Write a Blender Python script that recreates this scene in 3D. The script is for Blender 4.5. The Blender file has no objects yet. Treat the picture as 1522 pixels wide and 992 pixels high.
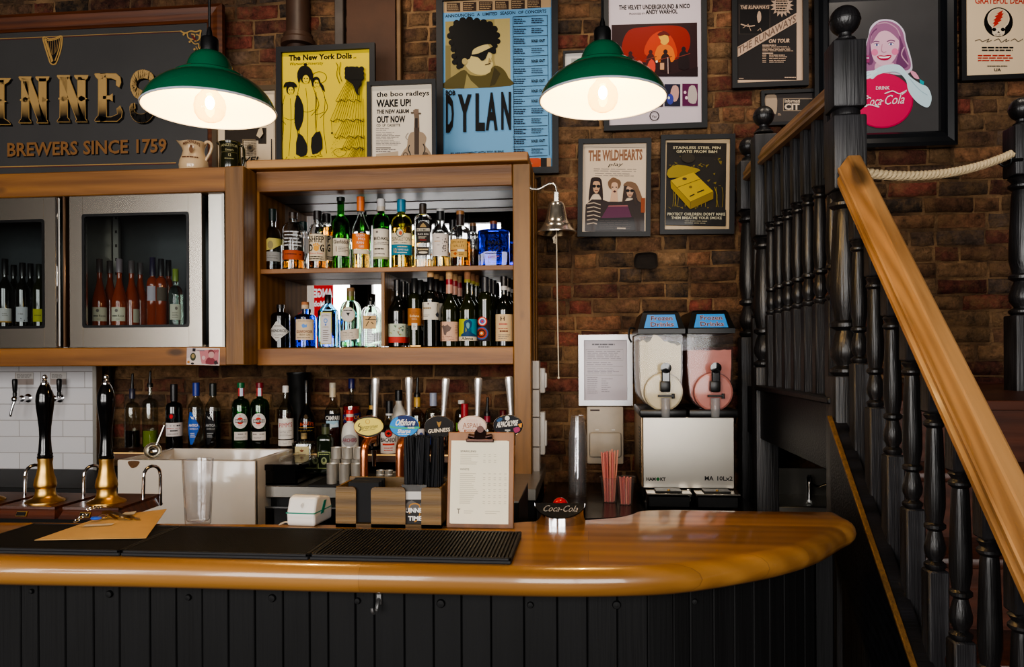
import bpy, bmesh, math, random
from math import sin, cos, pi, sqrt, radians
from mathutils import Vector, Matrix
random.seed(11)
SC = bpy.context.scene
COL = SC.collection
# ------------------------------------------------------------------ camera geometry (measured from the photograph)
F, TH, ROLL, CZ, HX, HY = 1135.0, radians(5.64), radians(.3), 1.49, 761.0, 532.0
FW = Vector((-sin(TH), cos(TH), 0)); RT = Vector((cos(TH), sin(TH), 0)); UP = Vector((0, 0, 1))
CAMP = Vector((0, 0, CZ))

def ray(px, py):
    a = (px - HX) / F; b = -(py - HY) / F
    c, s = cos(ROLL), sin(ROLL)
    a, b = a * c + b * s, -a * s + b * c
    return FW + RT * a + UP * b

def P(px, py, Y):            # point of the plane Y = const seen at a pixel
    d = ray(px, py); return CAMP + d * (Y / d.y)

def G(px, py, Z):            # point of the plane Z = const seen at a pixel
    d = ray(px, py); return CAMP + d * ((Z - CZ) / d.z)

def PX(px, py, X):           # point of the plane X = const
    d = ray(px, py); return CAMP + d * (X / d.x)

def K(px, Y):                # metres per pixel at a depth
    return Y / ray(px, HY).y / F

# ------------------------------------------------------------------ materials
def lin(c):
    c = c / 255.0
    return c / 12.92 if c <= .04045 else ((c + .055) / 1.055) ** 2.4

def rgb(c):
    return (lin(c[0]), lin(c[1]), lin(c[2]), 1)

MATS = {}

def new_mat(name):
    m = bpy.data.materials.new(name); m.use_nodes = True
    nt = m.node_tree; nt.nodes.clear()
    out = nt.nodes.new('ShaderNodeOutputMaterial')
    return m, nt, out

def pbr(name, col, rough=.5, metal=0, coat=0, trans=0, ior=1.45, spec=None, emit=None, estr=0, var=.0, vscale=30, bump=0, bscale=80, coat_r=.05, aniso=0):
    """principled material; var mixes in a little noise so no surface is perfectly even"""
    if name in MATS: return MATS[name]
    m, nt, out = new_mat(name)
    b = nt.nodes.new('ShaderNodeBsdfPrincipled')
    nt.links.new(b.outputs[0], out.inputs[0])
    b.inputs['Base Color'].default_value = rgb(col)
    b.inputs['Roughness'].default_value = rough
    b.inputs['Metallic'].default_value = metal
    b.inputs['Coat Weight'].default_value = coat
    b.inputs['Coat Roughness'].default_value = coat_r
    b.inputs['Transmission Weight'].default_value = trans
    b.inputs['IOR'].default_value = ior
    if aniso: b.inputs['Anisotropic'].default_value = aniso
    if spec is not None: b.inputs['Specular IOR Level'].default_value = spec
    if emit:
        b.inputs['Emission Color'].default_value = rgb(emit); b.inputs['Emission Strength'].default_value = estr
    if var or bump:
        tc = nt.nodes.new('ShaderNodeTexCoord')
        no = nt.nodes.new('ShaderNodeTexNoise'); no.inputs['Scale'].default_value = vscale; no.inputs['Detail'].default_value = 4
        nt.links.new(tc.outputs['Object'], no.inputs['Vector'])
        if var:
            mx = nt.nodes.new('ShaderNodeMix'); mx.data_type = 'RGBA'
            mx.inputs[6].default_value = rgb([max(0, x * (1 - var)) for x in col]); mx.inputs[7].default_value = rgb([min(255, x * (1 + var)) for x in col])
            nt.links.new(no.outputs[0], mx.inputs[0]); nt.links.new(mx.outputs[2], b.inputs['Base Color'])
        if bump:
            n2 = nt.nodes.new('ShaderNodeTexNoise'); n2.inputs['Scale'].default_value = bscale; n2.inputs['Detail'].default_value = 3
            nt.links.new(tc.outputs['Object'], n2.inputs['Vector'])
            bp = nt.nodes.new('ShaderNodeBump'); bp.inputs['Strength'].default_value = bump; bp.inputs['Distance'].default_value = .003
            nt.links.new(n2.outputs[0], bp.inputs['Height']); nt.links.new(bp.outputs[0], b.inputs['Normal'])
    MATS[name] = m
    return m

def paint(c, coat=0.0, rough=.55):
    c = tuple(int(x) for x in c)
    n = 'ink_%02x%02x%02x' % c + ('_g' if coat else '')
    return pbr(n, c, rough, coat=coat, spec=.2)

def wood(name, dark, light, axis='X', scale=1.0, rough=.45, coat=0, knots=True, bump=.15, spec=.5, coat_r=.12, contrast=(.3, .75), kn=(.07, .16)):
    if name in MATS: return MATS[name]
    m, nt, out = new_mat(name)
    L = nt.links.new
    b = nt.nodes.new('ShaderNodeBsdfPrincipled'); L(b.outputs[0], out.inputs[0])
    b.inputs['Roughness'].default_value = rough; b.inputs['Coat Weight'].default_value = coat; b.inputs['Coat Roughness'].default_value = coat_r
    b.inputs['Specular IOR Level'].default_value = spec
    tc = nt.nodes.new('ShaderNodeTexCoord'); mp = nt.nodes.new('ShaderNodeMapping')
    s = {'X': (1.1, 14, 14), 'Y': (14, 1.1, 14), 'Z': (14, 14, 1.1)}[axis]
    mp.inputs['Scale'].default_value = [k * scale for k in s]
    L(tc.outputs['Object'], mp.inputs['Vector'])
    n1 = nt.nodes.new('ShaderNodeTexNoise'); n1.inputs['Scale'].default_value = 1.4; n1.inputs['Detail'].default_value = 6; n1.inputs['Distortion'].default_value = .6
    L(mp.outputs[0], n1.inputs['Vector'])
    wv = nt.nodes.new('ShaderNodeTexWave'); wv.wave_type = 'RINGS'; wv.inputs['Scale'].default_value = .55; wv.inputs['Distortion'].default_value = 5; wv.inputs['Detail'].default_value = 3; wv.inputs['Detail Scale'].default_value = .8
    L(mp.outputs[0], wv.inputs['Vector'])
    mixf = nt.nodes.new('ShaderNodeMath'); mixf.operation = 'MULTIPLY_ADD'; mixf.inputs[1].default_value = .35
    L(wv.outputs['Fac'], mixf.inputs[0]); L(n1.outputs[0], mixf.inputs[2])
    mr = nt.nodes.new('ShaderNodeMapRange'); mr.inputs[1].default_value = contrast[0]; mr.inputs[2].default_value = contrast[1] + .2
    L(mixf.outputs[0], mr.inputs[0])
    mx = nt.nodes.new('ShaderNodeMix'); mx.data_type = 'RGBA'; mx.inputs[6].default_value = rgb(dark); mx.inputs[7].default_value = rgb(light)
    L(mr.outputs[0], mx.inputs[0])
    colr = mx.outputs[2]
    if knots:
        mp2 = nt.nodes.new('ShaderNodeMapping'); s2 = {'X': (3, 7, 7), 'Y': (7, 3, 7), 'Z': (7, 7, 3)}[axis]; mp2.inputs['Scale'].default_value = s2
        L(tc.outputs['Object'], mp2.inputs['Vector'])
        vo = nt.nodes.new('ShaderNodeTexVoronoi'); vo.inputs['Scale'].default_value = 1.0; L(mp2.outputs[0], vo.inputs['Vector'])
        kr = nt.nodes.new('ShaderNodeMapRange'); kr.inputs[1].default_value = kn[0]; kr.inputs[2].default_value = kn[1]; kr.inputs[3].default_value = .75; kr.inputs[4].default_value = 0
        L(vo.outputs['Distance'], kr.inputs[0])
        mk = nt.nodes.new('ShaderNodeMix'); mk.data_type = 'RGBA'; mk.inputs[7].default_value = rgb([x * .35 for x in dark])
        L(kr.outputs[0], mk.inputs[0]); L(colr, mk.inputs[6]); colr = mk.outputs[2]
    L(colr, b.inputs['Base Color'])
    if bump:
        mp3 = nt.nodes.new('ShaderNodeMapping'); s3 = {'X': (6, 160, 160), 'Y': (160, 6, 160), 'Z': (160, 160, 6)}[axis]; mp3.inputs['Scale'].default_value = s3
        L(tc.outputs['Object'], mp3.inputs['Vector'])
        n3 = nt.nodes.new('ShaderNodeTexNoise'); n3.inputs['Scale'].default_value = 1; n3.inputs['Detail'].default_value = 3; L(mp3.outputs[0], n3.inputs['Vector'])
        bp = nt.nodes.new('ShaderNodeBump'); bp.inputs['Strength'].default_value = bump; bp.inputs['Distance'].default_value = .004
        L(n3.outputs[0], bp.inputs['Height']); L(bp.outputs[0], b.inputs['Normal'])
    MATS[name] = m
    return m

def clear(name, tint=(255, 255, 255), refl=1.0, rough=.02, ior=1.45, milky=0):
    """thin clear pane / plastic: light passes straight through, the surface still mirrors at a glance"""
    if name in MATS: return MATS[name]
    m, nt, out = new_mat(name); L = nt.links.new
    tr = nt.nodes.new('ShaderNodeBsdfTransparent'); tr.inputs[0].default_value = rgb(tint)
    gl = nt.nodes.new('ShaderNodeBsdfGlossy'); gl.inputs['Roughness'].default_value = rough
    fr = nt.nodes.new('ShaderNodeLayerWeight'); fr.inputs[0].default_value = .5
    pw = nt.nodes.new('ShaderNodeMath'); pw.operation = 'POWER'; pw.inputs[1].default_value = 4; L(fr.outputs['Facing'], pw.inputs[0])
    mu = nt.nodes.new('ShaderNodeMath'); mu.operation = 'MULTIPLY_ADD'; mu.inputs[1].default_value = .6 * refl; mu.inputs[2].default_value = .045 * refl
    L(pw.outputs[0], mu.inputs[0])
    mx = nt.nodes.new('ShaderNodeMixShader'); L(mu.outputs[0], mx.inputs[0]); L(tr.outputs[0], mx.inputs[1]); L(gl.outputs[0], mx.inputs[2])
    last = mx
    if milky:
        df = nt.nodes.new('ShaderNodeBsdfDiffuse'); df.inputs[0].default_value = rgb((225, 225, 225))
        m2 = nt.nodes.new('ShaderNodeMixShader'); m2.inputs[0].default_value = milky
        L(mx.outputs[0], m2.inputs[1]); L(df.outputs[0], m2.inputs[2]); last = m2
    L(last.outputs[0], out.inputs[0])
    MATS[name] = m
    return m

def glass(name, col):
    return pbr(name, col, .0, trans=1, ior=1.47)

# ------------------------------------------------------------------ objects
def link(name, me, parent=None):
    o = bpy.data.objects.new(name, me); COL.objects.link(o)
    if parent: o.parent = parent
    return o

def tag(o, label=None, cat=None, group=None, kind=None):
    if label: o['label'] = label
    if cat: o['category'] = cat
    if group: o['group'] = group
    if kind: o['kind'] = kind
    return o

def thing(name, label, cat, loc=(0, 0, 0), rotz=0, group=None):
    o = bpy.data.objects.new(name, None); COL.objects.link(o); o.empty_display_size = .05
    o.location = loc; o.rotation_euler = (0, 0, rotz)
    return tag(o, label, cat, group)

def dup(root, loc, label=None, rotz=None, rot=None):
    r = root.copy(); COL.objects.link(r); r.location = loc
    if rotz is not None: r.rotation_euler = (0, 0, rotz)
    if rot is not None: r.rotation_euler = rot
    if label: r['label'] = label
    for ch in list(root.children):
        c = ch.copy(); COL.objects.link(c); c.parent = r
        for g in list(ch.children):
            d = g.copy(); COL.objects.link(d); d.parent = c
    return r

# ------------------------------------------------------------------ mesh builder
BOXC = {}

def box_data(sx, sy, sz, bev):
    key = (round(sx, 4), round(sy, 4), round(sz, 4), round(bev, 4))
    if key not in BOXC:
        bm = bmesh.new(); bmesh.ops.create_cube(bm, size=1)
        for v in bm.verts: v.co = Vector((v.co.x * sx, v.co.y * sy, v.co.z * sz))
        if bev: bmesh.ops.bevel(bm, geom=bm.edges[:], offset=bev, segments=2 if bev > .004 else 1, profile=.5, affect='EDGES')
        bm.verts.index_update()
        BOXC[key] = ([v.co.copy() for v in bm.verts], [[v.index for v in f.verts] for f in bm.faces]); bm.free()
    return BOXC[key]

def smoothpts(pts, n=4, closed=True):
    """Catmull-Rom through points of any dimension"""
    pts = [Vector(p) for p in pts]; N = len(pts); out = []
    rng = range(N) if closed else range(N - 1)
    for i in rng:
        if closed: a, b, c, d = pts[i - 1], pts[i], pts[(i + 1) % N], pts[(i + 2) % N]
        else: a, b, c, d = pts[max(i - 1, 0)], pts[i], pts[i + 1], pts[min(i + 2, N - 1)]
        for k in range(n):
            t = k / n
            out.append(.5 * ((2 * b) + (c - a) * t + (2 * a - 5 * b + 4 * c - d) * t * t + (3 * b - a - 3 * c + d) * t ** 3))
    if not closed: out.append(pts[-1])
    return out

class MB:
    def __init__(s): s.v = []; s.f = []; s.m = []; s.sm = []; s.mats = []
    def mi(s, mat):
        if mat not in s.mats: s.mats.append(mat)
        return s.mats.index(mat)
    def add(s, vs, fs, mat, smooth=False, M=None):
        o = len(s.v); k = s.mi(mat)
        s.v += [(M @ Vector(v)) if M else Vector(v) for v in vs]
        for f in fs: s.f.append([i + o for i in f]); s.m.append(k); s.sm.append(smooth)
    def box(s, c, size, mat, bev=0, rot=None, M=None):
        vs, fs = box_data(*size, bev)
        T = Matrix.Translation(c) @ (rot.to_4x4() if rot else Matrix())
        s.add(vs, fs, mat, bev > .002, (M @ T) if M else T); return s
    def lathe(s, prof, mat, seg=24, c=(0, 0, 0), sx=1, sy=1, sq=0, M=None, caps=True, smooth=True):
        vs = []; fs = []
        for r, z in prof:
            for i in range(seg):
                a = 2 * pi * i / seg; ca, sa = cos(a), sin(a)
                k = 1
                if sq: k = 1 / ((abs(ca) ** sq + abs(sa) ** sq) ** (1 / sq))
                vs.append((c[0] + r * ca * sx * k, c[1] + r * sa * sy * k, c[2] + z))
        n = len(prof)
        for j in range(n - 1):
            for i in range(seg):
                i2 = (i + 1) % seg
                fs.append([j * seg + i, j * seg + i2, (j + 1) * seg + i2, (j + 1) * seg + i])
        if caps:
            if prof[0][0] > 1e-6: fs.append([i for i in range(seg)][::-1])
            if prof[-1][0] > 1e-6: fs.append([(n - 1) * seg + i for i in range(seg)])
        s.add(vs, fs, mat, smooth, M); return s
    def tube(s, path, r, mat, seg=10, closed=False, caps=True, M=None):
        path = [Vector(p) for p in path]; N = len(path); vs = []; fs = []
        rr = r if isinstance(r, (list, tuple)) else [r] * N
        ref = None
        for i, p in enumerate(path):
            a = path[i - 1] if (i > 0 or closed) else p
            b = path[(i + 1) % N] if (i < N - 1 or closed) else p
            t = (b - a).normalized()
            if ref is None:
                ref = Vector((0, 0, 1)) if abs(t.z) < .9 else Vector((1, 0, 0))
                ref = (ref - t * ref.dot(t)).normalized()
            else:
                ref = (ref - t * ref.dot(t)).normalized()
            w = t.cross(ref)
            for k in range(seg):
                an = 2 * pi * k / seg
                vs.append(p + (ref * cos(an) + w * sin(an)) * rr[i])
        for i in range(N if closed else N - 1):
            j = (i + 1) % N
            for k in range(seg):
                k2 = (k + 1) % seg
                fs.append([i * seg + k, i * seg + k2, j * seg + k2, j * seg + k])
        if caps and not closed:
            fs.append(list(range(seg))[::-1]); fs.append([(N - 1) * seg + k for k in range(seg)])
        s.add(vs, fs, mat, True, M); return s
    def extrude(s, pts, vec, mat, M=None, smooth=False):
        n = len(pts); vec = Vector(vec)
        vs = [Vector(p) for p in pts] + [Vector(p) + vec for p in pts]
        fs = [list(range(n))[::-1], [n + i for i in range(n)]] + [[i, (i + 1) % n, n + (i + 1) % n, n + i] for i in range(n)]
        s.add(vs, fs, mat, smooth, M); return s
    def sphere(s, c, r, mat, seg=20, rings=12, sc=(1, 1, 1), M=None):
        prof = [(max(r * sin(pi * i / rings), 1e-7), -r * cos(pi * i / rings) * sc[2]) for i in range(rings + 1)]
        return s.lathe(prof, mat, seg, c, sc[0], sc[1], M=M, caps=False)
    def build(s, name, parent=None, label=None, sharp=38):
        me = bpy.data.meshes.new(name)
        me.from_pydata([tuple(v) for v in s.v], [], s.f)
        for m in s.mats: me.materials.append(m)
        me.polygons.foreach_set('material_index', s.m)
        me.polygons.foreach_set('use_smooth', s.sm)
        me.validate()
        bm = bmesh.new(); bm.from_mesh(me)
        if not isinstance(s, Decal): bmesh.ops.recalc_face_normals(bm, faces=bm.faces)
        bm.to_mesh(me); bm.free()
        if any(s.sm): me.set_sharp_from_angle(angle=radians(sharp))
        o = link(name, me, parent)
        if label: o['label'] = label
        return o

# ------------------------------------------------------------------ lettering: glyph outlines of the built-in font, laid out by hand
CHARS = "ABCDEFGHIJKLMNOPQRSTUVWXYZabcdefghijklmnopqrstuvwxyz0123456789!&'.,-:%/£Í天生"
GL = {}

def make_glyphs():
    todo = []
    for bold, off in ((0, 0), (1, .022), (2, .042)):
        for ch in CHARS:
            for k, body in enumerate((ch, '|' + ch + '|')):
                if bold and k: continue
                cu = bpy.data.curves.new('g', 'FONT'); cu.body = body; cu.resolution_u = 2; cu.size = 1; cu.offset = off
                o = bpy.data.objects.new('g', cu); COL.objects.link(o); todo.append((bold, ch, k, o))
    cu = bpy.data.curves.new('g', 'FONT'); cu.body = '||'; cu.resolution_u = 2
    o = bpy.data.objects.new('g', cu); COL.objects.link(o); todo.append((0, '||', 2, o))
    dg = bpy.context.evaluated_depsgraph_get(); dg.update()
    adv = {}
    for bold, ch, k, o in todo:
        me = o.evaluated_get(dg).to_mesh()
        vs = [(v.co.x, v.co.y) for v in me.vertices]; fs = [list(p.vertices) for p in me.polygons]
        if k == 0: GL[(bold, ch)] = (vs, fs)
        else: adv[ch] = max(v[0] for v in vs) if vs else 0
        o.evaluated_get(dg).to_mesh_clear()
    base = adv['||']
    for ch in CHARS: GL[ch] = adv[ch] - base
    GL[' '] = .32
    H = GL[(0, 'H')][0]; GL['cap'] = max(v[1] for v in H)
    cus = {o.data for *_, o in todo}
    for *_, o in todo: bpy.data.objects.remove(o)
    for c in cus: bpy.data.curves.remove(c)

make_glyphs()

class Decal(MB):
    """flat printed art drawn in photograph pixels on the plane Y=Yd, or wrapped on a bottle; layers stand 0.15 mm apart"""
    def __init__(s, root, Yd, coat=0, R=0, cx=0, sy=1, flat=0, dz=.00015):
        super().__init__(); s.root = Vector(root); s.Y = Yd; s.lay = 0; s.coat = coat
        s.R = R; s.cx = cx; s.sy = sy; s.flat = flat; s.dz = dz; s.k = K(cx, Yd) if cx else None
        s.rng = random.Random(int(root[0] * 1000) + 5)
    def map(s, px, py, lay=None):
        l = (s.lay if lay is None else lay) * s.dz
        p = P(px, py, s.Y - (s.flat if s.R and s.flat else 0)) - s.root
        if s.R and not s.flat:
            ph = math.atan2(s.root.x, s.root.y); cph, sph = cos(ph), sin(ph)
            x = max(-.985, min(.985, p.x * cph / s.R)) * s.R; rr = s.R + l + .0006
            a, c = x * rr / s.R, -sqrt(max(0, 1 - (x / s.R) ** 2)) * rr
            return Vector((a * cph + c * sph, (-a * sph + c * cph) * s.sy, p.z))
        if s.R:
            x = max(-.985, min(.985, p.x / s.R)) * s.R
            if s.flat: return Vector((x, -s.flat - l - .0004, p.z))
            rr = s.R + l + .0006
            return Vector((x * rr / s.R, -sqrt(max(0, 1 - (x / s.R) ** 2)) * rr * s.sy, p.z))
        p.y -= l
        return p
    def q(s, polys, col, mat=None):
        m = mat or paint(col, s.coat, .45 if s.coat else .6)
        for pts in polys: s.add(pts, [list(range(len(pts)))], m, False)
    def r(s, x0, y0, x1, y1, col, mat=None):
        n = 12 if s.R and not s.flat else 1
        xs = [x0 + (x1 - x0) * i / n for i in range(n + 1)]
        s.q([[s.map(xs[i], y1), s.map(xs[i + 1], y1), s.map(xs[i + 1], y0), s.map(xs[i], y0)] for i in range(n)], col, mat); s.lay += 1
    def e(s, cx, cy, rx, ry, col, mat=None):
        n = 16; ps = []
        for i in range(n):
            a, b = -1 + 2 * i / n, -1 + 2 * (i + 1) / n
            a = sin(a * pi / 2); b = sin(b * pi / 2)
            ha, hb = sqrt(max(0, 1 - a * a)) * ry, sqrt(max(0, 1 - b * b)) * ry
            q = [(cx + a * rx, cy + ha), (cx + b * rx, cy + hb), (cx + b * rx, cy - hb), (cx + a * rx, cy - ha)]
            if ha < 1e-9: q = q[:3]
            elif hb < 1e-9: q = [q[0], q[1], q[3]]
            ps.append([s.map(*p) for p in q])
        s.q(ps, col, mat); s.lay += 1
    def p(s, pts, col, smooth=0, mat=None):
        if smooth: pts = smoothpts([(a, b, 0) for a, b in pts], smooth)
        pts = [(p[0], p[1]) for p in pts]
        ar = sum(pts[i - 1][0] * pts[i][1] - pts[i][0] * pts[i - 1][1] for i in range(len(pts)))
        if ar > 0: pts = pts[::-1]
        if s.R and not s.flat:                      # wrapped art: cut into narrow upright strips so that it follows the curve
            xa, xb = min(p[0] for p in pts), max(p[0] for p in pts); n = max(1, int((xb - xa) / 1.6)); out = []
            def half(poly, x, keep_right):
                r = []
                for i, b in enumerate(poly):
                    a = poly[i - 1]; ia, ib = (a[0] >= x) == keep_right, (b[0] >= x) == keep_right
                    if ia != ib:
                        t = (x - a[0]) / (b[0] - a[0]); r.append((x, a[1] + (b[1] - a[1]) * t))
                    if ib: r.append(b)
                return r
            for i in range(n):
                q = half(pts, xa + (xb - xa) * i / n, True) if i else pts
                if i < n - 1: q = half(q, xa + (xb - xa) * (i + 1) / n, False)
                if len(q) > 2: out.append([s.map(*p) for p in q])
            s.q(out, col, mat)
        else: s.q([[s.map(*p) for p in pts]], col, mat)
        s.lay += 1
    def l(s, pts, w, col, smooth=0):
        if smooth: pts = smoothpts([(a, b, 0) for a, b in pts], smooth, False)
        pts = [Vector((p[0], p[1])) for p in pts]
        A = []; B = []
        for i, p in enumerate(pts):
            t = (pts[min(i + 1, len(pts) - 1)] - pts[max(i - 1, 0)])
            if t.length < 1e-9: t = Vector((1, 0))
            t.normalize(); nrm = Vector((-t.y, t.x)) * w / 2
            A.append(p + nrm); B.append(p - nrm)
        s.q([[s.map(*A[i]), s.map(*A[i + 1]), s.map(*B[i + 1]), s.map(*B[i])] for i in range(len(pts) - 1)], col); s.lay += 1
    def ring(s, cx, cy, rx, ry, w, col):
        s.l([(cx + rx * cos(a * pi / 16), cy + ry * sin(a * pi / 16)) for a in range(33)], w, col)
    def t(s, x0, yb, x1, text, cap, col, bold=0, slope=None, arc=0, slant=0):
        """text fitted between x0 and x1, baseline yb, cap height in pixels; slope = rise in pixels to the right end"""
        adv = [GL.get(c, .4) for c in text]
        tot = sum(adv) or 1
        sx = (x1 - x0) / tot; sy = cap / GL['cap']
        m = paint(col, s.coat, .45 if s.coat else .6)
        x = 0; sl = 0 if slope is None else slope
        for c, a in zip(text, adv):
            if c != ' ' and (bold, c) in GL:
                vs, fs = GL[(bold, c)]
                out = []
                for gx, gy in vs:
                    u = x0 + (x + gx) * sx + gy * sy * slant; t = (u - x0) / max(1e-6, x1 - x0)
                    v = yb - gy * sy - sl * t - arc * (1 - (2 * t - 1) ** 2)
                    out.append(s.map(u, v))
                s.add(out, fs, m, False)
            x += a
        s.lay += 1
    def b(s, x0, y0, x1, y1, n, col, fill=.4, ragged=.35, gaps=0):
        """lines of print too small to read"""
        h = (y1 - y0) / n; ps = []
        for i in range(n):
            w = (x1 - x0) * (1 - ragged * s.rng.random()); a = x0 if ragged >= 0 else x0
            c = x0 + (x1 - x0 - w) / 2 if gaps == 2 else x0
            yy = y0 + i * h + h * (1 - fill) / 2
            xx = c
            while xx < c + w - .3:
                ww = min(c + w - xx, (x1 - x0) * (.08 + .2 * s.rng.random()))
                ps.append([s.map(xx, yy + h * fill), s.map(xx + ww * .86, yy + h * fill), s.map(xx + ww * .86, yy), s.map(xx, yy)])
                xx += ww
        s.q(ps, col); s.lay += 1
    def draw(s, ops):
        for o in ops: getattr(s, o[0])(*o[1:])
        return s
# ------------------------------------------------------------------ shared materials
PINE_X = wood('pine_along_x', (100, 60, 24), (152, 102, 48), 'X', 1.0)
PINE_Z = wood('pine_along_z', (92, 60, 26), (142, 100, 48), 'Z', 1.0)
PINE_Y = wood('pine_along_y', (112, 74, 40), (158, 112, 62), 'Z', .7, knots=False, rough=.75, spec=.15)
PINE_TOP = wood('pine_pale', (142, 94, 50), (186, 138, 84), 'X', 1.0)
BARWOOD = wood('varnished_bar_wood', (122, 82, 40), (174, 128, 72), 'X', .9, rough=.3, coat=.7, bump=.03, coat_r=.07, knots=False, contrast=(.15, .9))
BLACKWOOD = wood('black_stained_wood', (20, 20, 21), (50, 49, 52), 'Z', 2.2, rough=.48, knots=False, bump=.55, spec=.6)
BLACKTURN = wood('black_stained_turned_wood', (15, 15, 16), (36, 35, 37), 'Z', 2.2, rough=.36, knots=False, bump=.45, spec=.6)
BLACKWOOD_X = wood('black_stained_wood_x', (12, 12, 14), (28, 28, 33), 'X', 1.4, rough=.45, knots=False, bump=.35, spec=.5)
PANELBLACK = wood('black_painted_planks', (13, 13, 14), (20, 20, 21), 'Z', 1.3, rough=.65, knots=False, bump=.25, spec=.25)
RAILWOOD = wood('golden_rail_pine', (118, 82, 46), (184, 140, 92), 'Y', 1.8, rough=.45, coat=.08, contrast=(.2, .85), kn=(.12, .24))
TREADWOOD = wood('red_brown_stair_wood', (52, 26, 16), (84, 44, 28), 'X', 1.0, rough=.4)
STEEL = pbr('brushed_steel', (196, 188, 176), .26, 1, var=.05, vscale=60)
STEEL2 = pbr('satin_steel', (176, 172, 164), .36, 1, var=.06, vscale=14)
CHROME = pbr('polished_chrome', (225, 225, 228), .06, 1)
BRASS = pbr('worn_brass', (186, 148, 84), .36, 1, var=.1, vscale=60)
COPPER = pbr('polished_copper', (232, 150, 106), .28, 1, var=.05, vscale=40)
BLACKPL = pbr('black_plastic', (14, 14, 15), .35, var=.1)
BLACKGL = pbr('black_gloss', (9, 9, 10), .12, coat=.4)
RUBBER = pbr('black_rubber', (22, 22, 25), .6, var=.15, bump=.1, bscale=300)
FRAMEBLK = pbr('black_picture_frame', (13, 13, 17), .5, var=.12, vscale=40)
DARKV = pbr('dark_void', (10, 9, 8), .8, var=.2)
MIRROR = pbr('mirror_glass', (222, 222, 224), .01, 1)
PANE = clear('thin_pane', (226, 232, 232), 1.3, .01)
WHITEPL = pbr('white_plastic', (214, 210, 204), .35, var=.03)
CREAMPL = pbr('cream_plastic', (176, 164, 148), .45, var=.05)
CERAMIC = pbr('white_glazed_ceramic', (206, 196, 184), .14, coat=.4, var=.03, vscale=8)
PLASTIC = clear('clear_plastic', (253, 253, 254), .9, .05, milky=.03)

def staves(m):
    nt = m.node_tree; L = nt.links.new
    b = next(n for n in nt.nodes if n.type == 'BSDF_PRINCIPLED'); src = b.inputs['Base Color'].links[0].from_socket
    tc = nt.nodes.new('ShaderNodeTexCoord'); br = nt.nodes.new('ShaderNodeTexBrick'); br.offset = .37
    br.inputs['Scale'].default_value = 1; br.inputs['Brick Width'].default_value = 1.15; br.inputs['Row Height'].default_value = .085; br.inputs['Mortar Size'].default_value = .0006
    br.inputs['Color1'].default_value = (.62, .56, .5, 1); br.inputs['Color2'].default_value = (1.15, 1.12, 1.05, 1); br.inputs['Mortar'].default_value = (.5, .45, .4, 1); br.inputs['Bias'].default_value = .15
    L(tc.outputs['Object'], br.inputs[0])
    mx = nt.nodes.new('ShaderNodeMix'); mx.data_type = 'RGBA'; mx.blend_type = 'MULTIPLY'; mx.inputs[0].default_value = .75
    L(src, mx.inputs[6]); L(br.outputs['Color'], mx.inputs[7]); L(mx.outputs[2], b.inputs['Base Color'])
staves(BARWOOD)
WY = 3.76                                     # face of the brick wall behind the bar
XL, XR, YB, ZT = -4.8, 2.6, -3.2, 3.9         # room

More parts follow.
